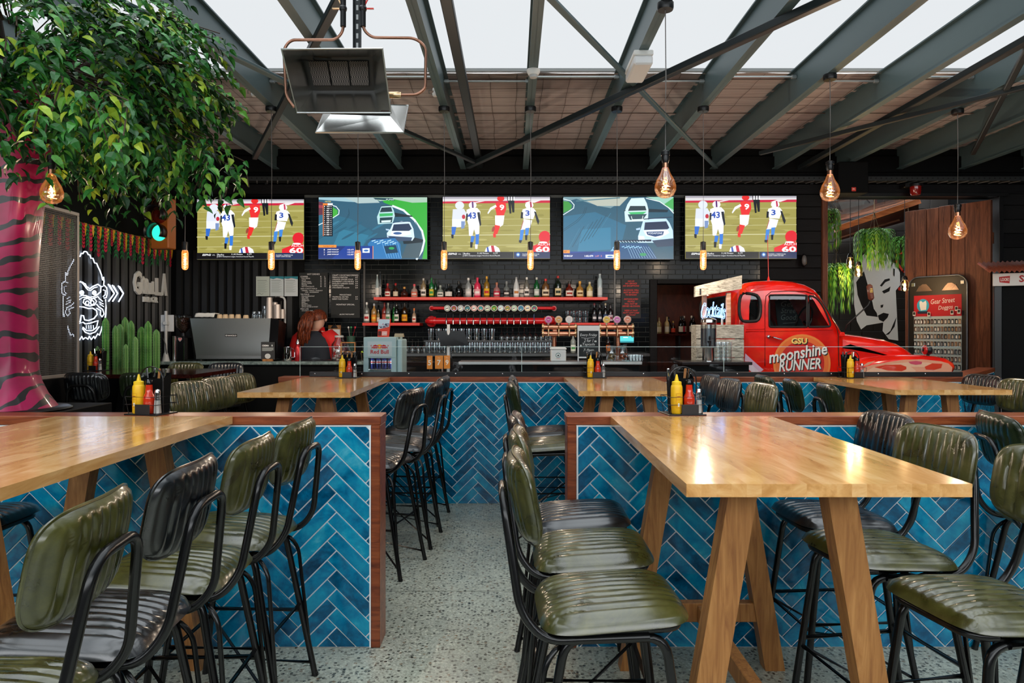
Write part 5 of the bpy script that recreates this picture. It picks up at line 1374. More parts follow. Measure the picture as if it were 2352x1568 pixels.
# ------------------------------------------------------------------ boards, papers
def board(px0, px1, py0, py1, D, col, name, label, cat, draw, rough=0.6, th=0.012, draw2=None):
    a = P(px0, py1, D); b = P(px1, py0, D); W_, H_ = b.x - a.x, b.z - a.z
    t_ = empty(name, ((a.x + b.x) / 2, D, a.z), 0, label, cat)
    mb = MB(); mb.box((0, th / 2, H_ / 2), (W_, th, H_), 0.001); mb.build('panel', M_('panel_' + col, hexc(col), rough), t_)
    A = Art(step=0.0004); draw(A, W_, H_); stuff(A.build(name + '_print', t_, face_cam((0, -0.0006, 0))))
    for d2 in draw2 or (): A = Art(step=0.0004); d2(A, W_, H_); stuff(A.build(name + '_print', t_, face_cam((0, -0.0006, 0))))
    return t_
def menu_hot(A, W_, H_):
    u0 = -W_ / 2 + 0.02; v = H_ - 0.03
    A.text('HOT DRINKS', 0, v, h=0.02, align='c')
    def row(s, ind, h, dv, pr=None):
        nonlocal v
        v -= dv; A.text(s, u0 + ind, v, h=h, keep=True)
        if pr:
            for q, uu in zip(pr, (W_ / 2 - 0.1, W_ / 2 - 0.045)): A.text(q, uu, v, h=h, keep=True)
    row('COFFEE', 0, 0.02, 0.034, ('R', 'L'))
    for s in ('FLAT WHITE', 'LATTE', 'CAPPUCCINO', 'BLACK COFFEE', 'MOCHA', 'HOT CHOCOLATE'): row(s, 0.015, 0.014, 0.0215, ('$5', '$6'))
    row('ADD A SHOTT FOR $1', 0, 0.018, 0.032); row('CARAMEL - VANILLA - HAZELNUT', 0.015, 0.013, 0.022); row('CHAI - GINGERBREAD', 0.06, 0.013, 0.022)
    row('TEA FOR $5', 0, 0.018, 0.032)
    for s in ('ENGLISH BREAKFAST', 'EARL GREY', 'GREEN TEA', 'PEPPERMINT', 'BERRY', 'ROOIBOS', 'DETOX CITRUS', 'LEMON GINGER & HONEY'): row(s, 0.015, 0.013, 0.0205)
    row('MILK LAB', 0, 0.018, 0.03); row('COCONUT - OAT - SOY', 0.015, 0.013, 0.022)
def menu_cock(A, W_, H_):
    u0 = -W_ / 2 + 0.02; u1 = W_ / 2 - 0.03; v = H_ - 0.05
    A.text('CRAFT COCKTAILS DRINKS', u0, v, w=W_ - 0.045, h=0.02)
    for s, p in (('FRENCH MARTINI', '$19'), ('ORANGE GINGER SOUR', '$17'), ('RASPBERRY LYNCHBURG', '$18'), ('ENGLISH GARDEN OASIS', '$19'), ('PURPLE RAIN', '$19'), ('STRAWBERRY DAQUIRI', '$19')):
        v -= 0.028; A.text(s, u0, v, h=0.018, keep=True); A.text(p, u1, v, h=0.018, align='r', keep=True)
def menu_mock(A, W_, H_):
    u0 = -W_ / 2 + 0.02; u1 = W_ / 2 - 0.03; v = H_ - 0.313
    A.text('MOCKTAILS', 0.0, v, h=0.02, align='c')
    for s in ('TROPICAL ICE TEA', 'BERRY KISS FLORA'):
        v -= 0.028; A.text(s, u0, v, h=0.018, keep=True); A.text('$13', u1, v, h=0.018, align='r', keep=True)
    v -= 0.075; A.text('MONTHLY SPECIAL', 0, v, h=0.02, align='c', keep=True)
def menu_foot(A, W_, H_):
    v = H_ - 0.574; A.text('#LOVE THE PLANET', 0.02, v, h=0.017, align='c', keep=True)
board(687, 753, 626, 729, 9.17, '101617', 'menu_board', 'black hot drinks menu board with white letters', 'menu board', menu_hot)
board(760, 827, 625, 730, 9.17, '101617', 'menu_board', 'black craft cocktails menu board with white letters', 'menu board', menu_cock, draw2=(menu_mock, menu_foot))
def paper(kind):
    def f(A, W_, H_):
        if kind: A.poly([(-W_ / 2, H_ * .9), (-W_ / 4, H_ * .86), (0, H_ * .92), (W_ / 2, H_ * .85), (W_ / 2, H_), (-W_ / 2, H_)], '2a8a9c')
        if kind == 2: A.text('Food Act', -W_ * .3, H_ * .86, w=W_ * .4, c='d86a50', shear=.2)
        A.rect(-W_ * .4, H_ * .78, W_ * .3, H_ * .8, '5c6a66')
        for i in range(14): A.rect(-W_ * .38, H_ * (.72 - i * .04), W_ * (.36 - .1 * (i % 3)), H_ * (.732 - i * .04), '9aa8a4')
        if kind == 0: A.line([(-W_ * .4, H_ * .1), (-W_ * .2, H_ * .16), (-W_ * .1, H_ * .08), (W_ * .05, H_ * .13)], 0.003, '30343c')
    return f
for i, (a, b, c) in enumerate(((588, 619, 'c8d4cc'), (620, 651.5, 'd2dde0'), (653, 684, 'd8e0e4'))):
    board(a, b, 634.5, 680, 9.15, c, 'notice', ('grey-green typed certificate, left of three notices by the menu', 'white certificate with teal wave, middle of three notices by the menu', 'white certificate with teal corner, right of three notices by the menu')[i], 'notice', paper(i), th=0.003)
def rules(A, W_, H_):
    v = H_ * .93; 
    for blk in (('NO I.D', 'NO SERVICE', 'NO EXCEPTIONS'), ('ALCOHOL WILL', 'NOT BE SERVED', 'TO MINORS'), ('INTOXICATED', 'PEOPLE', 'WILL NOT BE', 'SERVED ALCOHOL'), ('NEED A TAXI?', 'HUTT CITY CABS', '(04) 570-0057')):
        for s in blk: A.text(s, 0, v, h=0.021, c='d83a34', align='c', shear=0.25, bold=0.02, keep=True); v -= 0.0315
        v -= 0.026
board(1427, 1472, 641, 731, 9.17, '1c2024', 'warning_sign', 'dark sign with slanted red lettering about serving alcohol', 'sign', rules)

# chalkboard easel on the raised shelf
t_ = empty('chalkboard', (P(1352, 0, 6.56).x, 6.56, BZ), R(0), 'white framed chalkboard with handwritten friday offer on the bar', 'chalkboard')
cw, ch_ = 51 * 6.56 / F, 82 * 6.56 / F
mb = MB()
for q in (-1, 1): bx(mb, q * cw / 2 - (0.012 if q > 0 else -0.0), q * cw / 2 + (0.0 if q > 0 else 0.012), -0.008, 0.008, 0, ch_, 0.002)
bx(mb, -cw / 2 + 0.012, cw / 2 - 0.012, -0.008, 0.008, ch_ - 0.05, ch_, 0.002); bx(mb, -cw / 2 + 0.012, cw / 2 - 0.012, -0.008, 0.008, 0.03, 0.045, 0.002); mb.bar((0, 0.008, 0.2), (0, 0.09, 0.003), 0.02, 0.006); mb.build('frame', WHITE, t_)
mb = MB(); bx(mb, -cw / 2 + 0.012, cw / 2 - 0.012, -0.003, 0.003, 0.045, ch_ - 0.05); mb.build('slate', M_('slate_black', (0.012, 0.016, 0.018), 0.7), t_)
A = Art(step=0.0004)
for s, v, w in (('Every Friday', 0.235, 0.165), ('2 for 1', 0.185, 0.09), ('Taptails', 0.145, 0.12), ('7-9pm', 0.09, 0.1)): A.text(s, 0, v, w=w, h=0.032, c='dfe4e2', align='c', shear=0.2)
A.line([(-0.07, 0.228), (-0.02, 0.222), (0.06, 0.23)], 0.003, 'dfe4e2'); A.ell(-0.075, 0.152, 0.009, 0.009, 'cfd6d4'); A.rect(0.055, 0.185, 0.075, 0.2, 'cfd6d4')
A.build('chalk_writing', t_, face_cam((0, -0.0036, 0)))
# white tub, citrus jars
t_ = empty('ice_tub', (P(1282, 0, 6.57).x, 6.57, BZ), 0, 'white plastic tub with round emblem on the raised shelf', 'tub')
mb = MB(); mb.box((0, 0, 0.055), (0.145, 0.12, 0.11), 0.008); mb.build('body', WHITE, t_); mb = MB(); mb.box((0, 0, 0.122), (0.155, 0.13, 0.026), 0.01); mb.build('lid', WHITE, t_)
A = Art(step=0.0004); A.ell(0, 0, 0.024, 0.024, '2c6a6a', 20); A.ell(0, 0, 0.019, 0.019, 'e8ecea', 20); A.poly([(-0.012, -0.008), (0.0, 0.01), (0.012, -0.008)], '20242c'); A.rect(-0.02, -0.034, 0.02, -0.031, 'b05040'); A.build('emblem', t_, face_cam((-0.004, -0.0605, 0.06)))
for i, (px, dsc, oc) in enumerate(((1404, 'glass jar of dried lime slices on the raised shelf', 'b89a60'), (1429, 'glass jar of dried orange slices on the raised shelf', 'd8601c'))):
    t_ = empty('garnish_jar', (P(px, 0, 6.6).x, 6.6, BZ), 0, dsc, 'jar', 'garnish jars')
    mb = MB(); mb.lathe([(0.046, 0), (0.05, 0.006), (0.05, 0.115), (0.042, 0.13), (0.04, 0.14)], n=18, cap=False); mb.lathe([(0.001, 0.001), (0.046, 0.001)], n=18, cap=False); mb.build('jar', GLASSW, t_, 50)
    mb = MB(); mb.lathe([(0.043, 0.128), (0.043, 0.146), (0.03, 0.152)], n=18); mb.build('lid', GLASSW, t_, 50)
    for k in range(9):
        mb = MB(); a = k * 2.4; r_ = 0.012 + 0.012 * (k % 3); mb.lathe([(0.002, -0.0015), (0.017, -0.0015), (0.018, 0.0), (0.017, 0.0015), (0.002, 0.0015)], n=12)
        mb.build('slice', M_('slice_%d' % i, hexc(oc), 0.6), t_, loc=(r_ * cos(a), r_ * sin(a), 0.012 + 0.007 * k)).rotation_euler = (0.5 * sin(a), 0.4 * cos(a) + 0.2, 0)
# till screen on its pole
t_ = empty('till_screen', (P(1030, 0, 6.72).x, 6.72, 0.9615), 0, 'black till screen seen from behind on a white pole', 'till screen')
zs = lambda py: H + (CY - py) * 6.72 / F - 0.96
mb = MB(); mb.cyl((0, 0, 0), (0, 0, zs(745)), 0.0145, 14); mb.lathe([(0.05, 0), (0.05, 0.008), (0.016, 0.016)], n=16); mb.build('pole', WHITE, t_, 50)
mb = MB(); q = [(-28, 760), (36, 760), (48, 793), (-15, 795)]
mb.prism([(a * 6.72 / F, -0.02 + (0.05 if b < 770 else 0), zs(b)) for a, b in q], (0, -0.03, 0)); mb.build('display', BLACKG, t_)
mb = MB(); mb.box((0.0, -0.0, zs(781)), (0.05, 0.05, 0.04), 0.006); mb.build('clamp', GREYP, t_)
mb = MB(); mb.tube([(0.05, -0.05, zs(794)), (0.06, -0.05, zs(805)), (0.03, -0.04, zs(812)), (0.04, -0.02, zs(830)), (0.03, 0, 0.02)], 0.004, 6); mb.build('cable', BLACKM, t_, 60)
# table number stands
ORG = M_('orange_plate', (0.85, 0.28, 0.03), 0.4)
for i, (px, s, rz, nm) in enumerate(((987.5, '5', -4, 'five'), (1009, '7', 0, 'seven'), (1027, '9', 22, 'nine'))):
    t_ = empty('number_stand', (P(px, 0, 6.42 + i * 0.03).x, 6.40 + i * 0.03, 0.9615), R(rz), 'orange table number stand with a white %s' % nm, 'number stand', 'table number stands')
    w_ = (0.052, 0.075, 0.06)[i]
    mb = MB(); bx(mb, -w_ / 2, w_ / 2, -0.003, 0.003, 0.22, 0.345, 0.001); mb.build('plate', ORG, t_)
    mb = MB(); mb.tube([(0, 0.006, 0.24), (0, 0.006, 0.01)], 0.003, 6); mb.lathe([(0.035, 0), (0.035, 0.008)], n=14); mb.build('stem', CHROME, t_, 50)
    A = Art(step=0.0004); A.text(s, 0, 0.255, h=0.05, c='fff4e4', align='c', bold=0.02); A.text('No', 0, 0.318, h=0.012, c='fbd0a0', align='c'); A.build('number', t_, face_cam((0, -0.0034, 0)))

# ------------------------------------------------------------------ small drinks fridge with cans
FD = 6.45; fz = 0.9615
fx0, fx1 = P(836, 0, FD).x, P(911, 0, FD).x; ftop = P(0, 774, FD).z
t_ = empty('drinks_fridge', ((fx0 + fx1) / 2, FD, fz), 0, 'small grey drinks fridge with bull emblem and glass door', 'fridge')
W_ = fx1 - fx0; H_ = ftop - fz; FG = M_('fridge_grey', (0.38, 0.54, 0.56), 0.4)
mb = MB(); d = 0.34
bx(mb, -W_ / 2, W_ / 2, 0, d, H_ - 0.03, H_); bx(mb, -W_ / 2, W_ / 2, 0, d, 0, 0.06); bx(mb, -W_ / 2, -W_ / 2 + 0.028, 0, d, 0.06, H_ - 0.03); bx(mb, W_ / 2 - 0.028, W_ / 2, 0, d, 0.06, H_ - 0.03); bx(mb, -W_ / 2, W_ / 2, d - 0.02, d, 0.06, H_ - 0.03); mb.build('cabinet', FG, t_)
dz = P(0, 822, FD).z - fz
mb = MB(); bx(mb, -W_ / 2 + 0.002, W_ / 2 - 0.002, -0.03, -0.002, dz, H_ - 0.002, 0.004); bx(mb, -W_ / 2 + 0.002, -W_ / 2 + 0.045, -0.03, -0.002, 0.06, dz); bx(mb, W_ / 2 - 0.045, W_ / 2 - 0.002, -0.03, -0.002, 0.06, dz); bx(mb, -W_ / 2 + 0.002, W_ / 2 - 0.002, -0.03, -0.002, 0.04, 0.08); dr = mb.build('door', FG, t_)
mb = MB(); bx(mb, -W_ / 2 + 0.04, W_ / 2 - 0.04, -0.033, -0.03, P(0, 818, FD).z - fz, P(0, 784, FD).z - fz, 0.001); mb.build('sign_panel', M_('fridge_sign', (0.5, 0.6, 0.62), 0.35), dr)
mb = MB(); mb.quad((-W_ / 2 + 0.045, -0.016, 0.08), (W_ / 2 - 0.045, -0.016, 0.08), (W_ / 2 - 0.045, -0.016, dz), (-W_ / 2 + 0.045, -0.016, dz)); mb.build('glass', GLASS, dr, recalc=False)
mb = MB(); bx(mb, -W_ / 2 + 0.03, -W_ / 2 + 0.038, 0.0, 0.02, 0.08, dz); bx(mb, W_ / 2 - 0.038, W_ / 2 - 0.03, 0.0, 0.02, 0.08, dz); mb.build('light_strip', emis('fridge_light', (0.9, 0.95, 1), 3.0), t_)
mb = MB(); bx(mb, W_ / 2 + 0.0, W_ / 2 + 0.002, 0.02, 0.05, 0.06, H_ - 0.12); bx(mb, W_ / 2 + 0.004, W_ / 2 + 0.05, 0.0, 0.3, 0.0, H_ - 0.02, 0.01); mb.build('side_panel', FG, t_)
A = Art(step=0.0005); v0 = P(0, 812, FD).z - fz
A.text('Red Bull', 0, v0, w=W_ * 0.55, c='c01c24', align='c', bold=0.02); vc = v0 + 0.068; s_ = W_ * 0.3
A.ell(0, vc, s_ * .3, s_ * .22, 'f0a818', 20)
for q in (-1, 1):
    A.poly([(q * s_ * a, vc + s_ * b) for a, b in ((.06, -.12), (.2, -.1), (.32, -.2), (.42, -.16), (.6, -.2), (.66, -.12), (.85, -.2), (.78, -.04), (.62, .12), (.42, .2), (.26, .12), (.14, .1), (.05, .0))], 'c01c24')
    A.line([(q * s_ * .78, vc + s_ * .0), (q * s_ * .9, vc + s_ * .08), (q * s_ * .82, vc + s_ * .16)], s_ * .05, 'c01c24')
A.build('emblem', dr, face_cam((0, -0.0335, 0)))
can = MB(); can.lathe([(0.022, 0), (0.026, 0.006), (0.026, 0.122), (0.022, 0.132)], n=14); CAN = M_('can_navy', (0.02, 0.03, 0.16), 0.25, 0.6)
cm = can.mesh('can', CAN, 40); band = MB(); band.lathe([(0.0262, 0.05), (0.0262, 0.08)], n=14, cap=False); bm_ = band.mesh('band', M_('can_silver', (0.5, 0.52, 0.58), 0.25, 0.7), 40); rd = MB(); rd.lathe([(0.0265, 0.06), (0.0265, 0.07)], n=14, cap=False); rdm = rd.mesh('red_mark', M_('can_red', (0.6, 0.02, 0.03), 0.3), 40)
shz = P(0, 848, FD).z
mb = MB(); bx(mb, fx0 + 0.03, fx1 - 0.03, FD + 0.02, FD + 0.3, shz - 0.006, shz, 0.0); mb.build('wire_shelf', STEEL, t_).matrix_parent_inverse = Matrix.Translation(t_.location).inverted()
for i in range(4):
    c_ = empty('drink_can', (fx0 + 0.075 + i * 0.054, FD + 0.06, shz + 0.001), 0, 'slim navy energy drink can in the small fridge, %s from the left' % ORD[i], 'can', 'cans in the fridge')
    inst('body', cm, c_); inst('band', bm_, c_); inst('red_mark', rdm, c_)
# red leaflet box and coaster pile on the fridge
t_ = empty('leaflet_holder', (P(880, 0, FD + 0.1).x, FD + 0.1, ftop), R(-6), 'red and white promotional card holder on the small fridge', 'card holder')
mb = MB(); mb.prism([(-0.055, 0, 0), (0.05, 0, 0), (0.06, 0.03, 0.175), (-0.055, 0.03, 0.175)], (0, 0.03, 0)); mb.build('box', M_('leaflet_red', (0.7, 0.05, 0.02), 0.5), t_)
A = Art(step=0.0006); A.poly([(-0.054, 0.075), (0.054, 0.1), (0.059, 0.173), (-0.054, 0.173)], 'c6dce8'); rr = random.Random(2)
for k in range(26): A.ell(rr.uniform(-0.045, 0.05), rr.uniform(0.085, 0.13), 0.006, 0.006, rr.choice(['7a5a8a', 'b05a80', '40405c', 'e0d0d8']), 8)
A.rect(-0.045, 0.012, -0.015, 0.055, '5a1810'); 
for k in range(3): A.rect(-0.008, 0.042 - k * 0.014, 0.042, 0.05 - k * 0.014, 'f4ece4')
A.build('print', t_, Matrix.Translation((0, -0.0012, 0)) @ Matrix.Rotation(pi / 2 - math.atan2(0.03, 0.175), 4, 'X'))
t_ = MB(); 
for k in range(4): t_.box((0.002 * (k % 2), 0, 0.004 + 0.0085 * k), (0.085, 0.085, 0.008), 0.001, rz=0.05 * k)
tag(t_.build('coaster_pile', M_('kraft_card', (0.5, 0.4, 0.26), 0.7), loc=(P(916, 0, FD + 0.12).x, FD + 0.14, ftop)), 'small pile of kraft coasters on the right of the fridge top', 'coasters')

# ------------------------------------------------------------------ coffee corner
mD = 8.2
t_ = empty('espresso_machine', (P(533, 0, mD).x, mD, CZ), 0, 'large brushed steel espresso machine on the coffee counter', 'espresso machine')
k_ = mD / F
hw0, hw1 = 83 * k_, 92 * k_; h_ = P(0, 731, mD).z - CZ; zb_ = 0.035
BS = M_('espresso_steel', (0.62, 0.65, 0.63), 0.33, 1.0)
mb = MB(); mb.add([(-hw0, 0.0, zb_ + 0.03), (hw0, 0.0, zb_ + 0.03), (hw1, -0.05, h_), (-hw1, -0.05, h_), (-hw0, 0.2, zb_ + 0.03), (hw0, 0.2, zb_ + 0.03), (hw1, 0.2, h_), (-hw1, 0.2, h_)], [(0, 1, 2, 3), (4, 7, 6, 5), (0, 3, 7, 4), (1, 5, 6, 2), (3, 2, 6, 7), (0, 4, 5, 1)]); mb.build('back_panel', BS, t_)
mb = MB(); bx(mb, -hw0, hw0, -0.005, 0.2, zb_ - 0.01, zb_ + 0.03, 0.004); mb.build('base_rail', STEEL, t_)
for q in (-1, 1):
    mb = MB(); mb.prism([(q * hw1 * 1.0 + q * 0.002, -0.052, h_ + 0.004), (q * hw1 + q * 0.002, 0.21, h_ - 0.04), (q * hw0 + q * 0.004, 0.21, zb_), (q * hw0 + q * 0.004, -0.01, zb_)], (0.1 if q > 0 else -0.012, 0, -0.02 if q > 0 else 0)); mb.build('side_panel', BLACKG, t_)
    for yy in (0.03, 0.17):
        mb = MB(); mb.cone((q * hw0 * 0.9, yy, 0), (q * hw0 * 0.9, yy, zb_), 0.02, 0.026, 12); mb.build('foot', BLACKM, t_)
A = Art(step=0.0005); A.rect(-0.072, 0, 0.072, 0.032, '0c1012'); A.text('RANCILIO', -0.04, 0.008, w=0.105, h=0.015, bold=0.03); A.ell(-0.056, 0.016, 0.009, 0.009, 'e8ecec'); A.ell(-0.056, 0.016, 0.004, 0.004, '0c1012'); A.build('badge', t_, Matrix.Translation((0, -0.0275, h_ * 0.57)) @ Matrix.Rotation(pi / 2 + math.atan2(0.05, h_ - zb_ - 0.03), 4, 'X'))
topz = CZ + h_
def cup(px, r0, r1, h, m, label, cat, nm='cup', flip=False, n=1, grp=None):
    t2 = empty(nm, (P(px, 0, mD + 0.05).x, mD + 0.05, topz), 0, label, cat, grp)
    for k in range(n):
        mb = MB(); z0 = k * h * (0.28 if n > 1 else 0)
        if n == 1: mb.lathe([(r0, 0), (r0 * 1.04, h * 0.1), (r1, h * 0.8), (r1 * 0.8, h), (0.002, h)], n=16)
        else: mb.lathe([(r0, z0), (r1, z0 + h)], n=16)
        mb.build('cup' if n == 1 else 'nested_cup', m, t2, 40)
    return t2
TAN = M_('tan_stoneware', (0.62, 0.47, 0.3), 0.5)
for i, px in enumerate((505, 518, 532, 547, 565)):
    cup(px, 0.034, 0.03, 0.05 if i < 4 else 0.042, TAN, 'upturned tan stoneware cup on the espresso machine, %s from the left' % ORD[i], 'cup', 'coffee_cup', grp='tan cups')
mb = MB(); rows = [[Vector((-0.125 + 0.23 * i / 14 + 0.02 * (j / 5), -0.04 + 0.12 * j / 5, 0.05 - 0.0 + 0.006 * noise.noise((i * 0.5, j * 0.7, 2)) - (0.045 if j == 0 else 0))) for i in range(15)] for j in range(6)]
mb.grid(rows); cl = mb.build('tea_towel', M_('white_cotton', (0.7, 0.72, 0.7), 0.85), None, 60, loc=(P(474, 0, mD + 0.02).x, mD + 0.02, topz + 0.014)); md = cl.modifiers.new('t', 'SOLIDIFY'); md.thickness = 0.012; tag(cl, 'folded white tea towel lying on the espresso machine', 'towel')
for i, (px, hh) in enumerate(((583, 0.085), (595, 0.085), (607, 0.15))):
    o = inst('cafe_glass', glass_mesh(0.03, 0.024, hh), None, (P(px, 0, mD + 0.05).x, mD + 0.06, topz)); tag(o, 'upturned glass on the espresso machine, %s of three' % ORD[i], 'glass', 'glasses on the espresso machine')
CUPM = M_('silver_paper_cup', (0.42, 0.38, 0.36), 0.35, 0.3)
for i, (px, n, yy) in enumerate(((619, 7, 0.035), (631, 5, 0.125), (637.5, 4, 0.035), (648, 2, 0.125))):
    t2 = empty('takeaway_cup_stack', (P(px, 0, mD + yy).x, mD + yy, topz - (0.0 if i < 3 else 0.0)), 0, 'stack of upturned silver takeaway cups, %s' % ('tallest of four', 'narrow stack behind the tallest', 'middle height stack', 'shortest at the machine edge')[i], 'cup stack', 'takeaway cup stacks')
    for k in range(n):
        mb = MB(); mb.lathe([(0.04 - 0.0006 * k, k * 0.028), (0.033, k * 0.028 + 0.085), (0.03, k * 0.028 + 0.086)], n=16); mb.build('cup', CUPM, t2, 40)
# bean grinder
gx = P(421, 0, 8.25).x
t_ = empty('coffee_grinder', (gx, 8.25, CZ), 0, 'tall black coffee grinder with clear hopper of beans', 'grinder')
mb = MB(); mb.box((0, 0.02, 0.15), (0.16, 0.2, 0.3), 0.02); mb.build('body', BLACKG, t_); mb = MB(); mb.cone((-0.06, -0.09, 0.0), (-0.06, -0.09, 0.3), 0.02, 0.024, 12); mb.box((0.05, -0.085, 0.15), (0.008, 0.008, 0.28)); mb.build('steel_trim', CHROME, t_, 40)
mb = MB(); mb.lathe([(0.02, 0.33), (0.085, 0.41), (0.095, 0.54)], n=20, cap=False); mb.build('hopper', GLASSW, t_, 50)
bn = M_('coffee_beans', (0.08, 0.025, 0.01), 0.45); t = NT(bn); v_ = t.node('ShaderNodeTexVoronoi'); v_.inputs['Scale'].default_value = 90; t.l.new(t.coord('Object'), v_.inputs['Vector']); t.bump(v_.outputs['Distance'], 1.0, 0.01); t.color(t.ramp(v_.outputs['Distance'], [(0.1, '5a2a14'), (0.7, '1c0a04')]))
mb = MB(); mb.lathe([(0.018, 0.332), (0.081, 0.412), (0.09, 0.515), (0.05, 0.525), (0.002, 0.527)], n=20); stuff(mb.build('beans', bn, t_, 50))
mb = MB(); mb.lathe([(0.097, 0.54), (0.098, 0.555), (0.08, 0.56)], n=20); mb.build('hopper_lid', BLACKG, t_, 40); mb = MB(); mb.cyl((0, 0.0, 0.3), (0, 0, 0.335), 0.03, 14); mb.box((0.06, 0, 0.315), (0.1, 0.01, 0.006)); mb.build('collar', BLACKM, t_, 40)
A = Art(step=0.0006); A.poly([(-0.022, 0.02), (0.022, 0.02), (0.022, 0.0), (0.0, -0.025), (-0.022, 0.0)], 'e8e8ea'); A.poly([(-0.018, 0.017), (0.018, 0.017), (0.018, 0.0), (0.0, -0.02), (-0.018, 0.0)], 'b01c24'); A.ell(0, 0.0, 0.007, 0.007, 'f0e8e8'); A.build('crest', t_, face_cam((0, -0.0812, 0.26)))
# payment screen on pole
t_ = empty('payment_screen', (P(381, 0, 8.15).x, 8.15, CZ), 0, 'grey payment tablet seen from behind on a white pole', 'tablet stand')
mb = MB(); mb.cyl((0, 0, 0), (0, 0, 0.6), 0.017, 12); mb.cone((0, 0, 0), (0, 0, 0.1), 0.045, 0.022, 16); mb.build('pole', GREYP, t_, 50)
mb = MB(); mb.box((0.0, 0.035, 0.455), (0.158, 0.012, 0.2), 0.004); mb.build('tablet', M_('tablet_grey', (0.55, 0.57, 0.58), 0.4), t_); mb = MB(); mb.box((0, 0.0, 0.455), (0.055, 0.06, 0.045), 0.006); mb.cyl((-0.045, 0.03, 0.455), (-0.045, 0.01, 0.455), 0.012, 10); mb.build('clamp', GREYP, t_, 40)
mb = MB(); mb.tube([(-0.02, -0.01, 0.34), (-0.026, -0.02, 0.28), (0.01, -0.024, 0.2), (0.015, -0.022, 0.12), (0.02, 0.0, 0.03), (0.05, 0.03, 0.012)], 0.005, 6); mb.build('cable', BLACKM, t_, 60)
# crema card
t_ = empty('coffee_card', (P(614, 0, 8.13).x, 8.15, CZ), 0, 'dark card about crema in a small wooden block', 'card')
mb = MB(); mb.box((0, 0, 0.014), (0.12, 0.04, 0.028), 0.002); mb.build('wood_block', WOODLEG, t_); mb = MB(); mb.box((0, 0, 0.125), (0.165, 0.004, 0.21), 0.001); mb.build('card', M_('card_charcoal', (0.03, 0.032, 0.034), 0.6), t_)
A = Art(step=0.0005); A.text('CREMA', -0.068, 0.178, w=0.08, h=0.02, bold=0.03); A.poly([(0.04, 0.18), (0.062, 0.18), (0.05, 0.205)], 'cfd4d4')
for k in range(5): A.rect(-0.068, 0.16 - k * 0.009, 0.068 - 0.02 * (k == 4), 0.1645 - k * 0.009, 'b4bcba')
A.ell(0, 0.062, 0.034, 0.03, 'dcdedc', 24); A.ell(0, 0.062, 0.03, 0.026, 'c8ccca', 24); A.build('print', t_, face_cam((0, -0.0026, 0)))
# black water boiler behind the cups
t_ = empty('water_boiler', (P(640, 0, 8.49).x, 8.49, CZ), 0, 'tall black rounded water boiler with grey edge behind the cups', 'boiler')
bh = P(0, 682, 8.42).z - CZ; mb = MB(); mb.box((0, 0, bh - 0.19), (0.2, 0.12, 0.38), 0.05); mb.build('tank', BLACKG, t_, 30); mb = MB(); mb.tube(arc_path([(-0.02, -0.062, bh + 0.002), (0.1, -0.062, bh + 0.002), (0.1, -0.062, bh - 0.38)], 0.06, 6), 0.013, 8); mb.build('grey_edge', GREYP, t_, 50)
mb = MB(); mb.box((-0.02, 0.0, (bh - 0.36) / 2), (0.14, 0.1, bh - 0.36), 0.01); mb.build('pedestal', BLACKM, t_)
# milk jug, cream whipper
t_ = empty('milk_jug', (P(661, 0, 8.2).x, 8.2, CZ), 0, 'steel milk jug right of the espresso machine', 'jug')
mb = MB(); mb.lathe([(0.038, 0), (0.05, 0.03), (0.048, 0.11), (0.054, 0.17)], n=16, cap=False); mb.lathe([(0.001, 0.001), (0.038, 0.001)], n=16, cap=False); mb.build('body', CHROME, t_, 50); mb = MB(); mb.tube([(0.05, 0, 0.15), (0.085, 0, 0.14), (0.085, 0, 0.05), (0.05, 0, 0.04)], 0.006, 6); mb.build('handle', CHROME, t_, 50)
t_ = empty('cream_whipper', (P(684, 0, 8.25).x, 8.25, CZ), 0, 'red cream whipper bottle beside the milk jug', 'whipper')
mb = MB(); mb.lathe([(0.038, 0), (0.04, 0.01), (0.04, 0.16), (0.02, 0.2)], n=16); mb.build('body', M_('whipper_red', (0.35, 0.01, 0.015), 0.25, 0.4), t_, 50); mb = MB(); mb.lathe([(0.022, 0.2), (0.022, 0.23), (0.008, 0.26)], n=14); mb.build('head', CHROME, t_, 50)
mb = MB(); bx(mb, P(690, 0, 8.2).x, P(762, 0, 8.2).x, 8.14, 8.4, CZ, CZ + 0.012, 0.003); tag(mb.build('serving_tray', BLACKM), 'flat black serving tray on the coffee counter', 'tray')
# clipboard, marshmallow jar, rack, straws
t_ = empty('clipboard', (P(768, 0, 9.17).x, 9.17, P(0, 815, 9.17).z), 0, 'brown clipboard with order sheets hanging beside the person', 'clipboard')
mb = MB(); mb.box((0, 0.01, 0.2), (0.17, 0.006, 0.4), 0.001); mb.build('board', WOODLEG, t_); mb = MB(); mb.box((-0.004, 0.004, 0.18), (0.155, 0.003, 0.33), 0.0); mb.build('paper', WHITE, t_)
mb = MB(); mb.prism([(-0.05, -0.004, 0.36), (0.05, -0.004, 0.36), (0.02, -0.004, 0.4), (-0.02, -0.004, 0.4)], (0, 0.01, 0)); mb.tube([(-0.012, 0, 0.395), (-0.012, 0, 0.42), (0, 0, 0.43), (0.012, 0, 0.42), (0.012, 0, 0.395)], 0.003, 6); mb.build('clip', BLACKM, t_)
A = Art(step=0.0004)
for k in range(12): A.rect(-0.06, 0.3 - k * 0.02, 0.03 - 0.02 * (k % 3), 0.305 - k * 0.02, '8a9092')
A.build('writing', t_, face_cam((0, 0.0015, 0)))
t_ = empty('marshmallow_jar', (P(779, 0, 8.27).x, 8.27, CZ), 0, 'big glass jar of marshmallows on the coffee counter', 'jar')
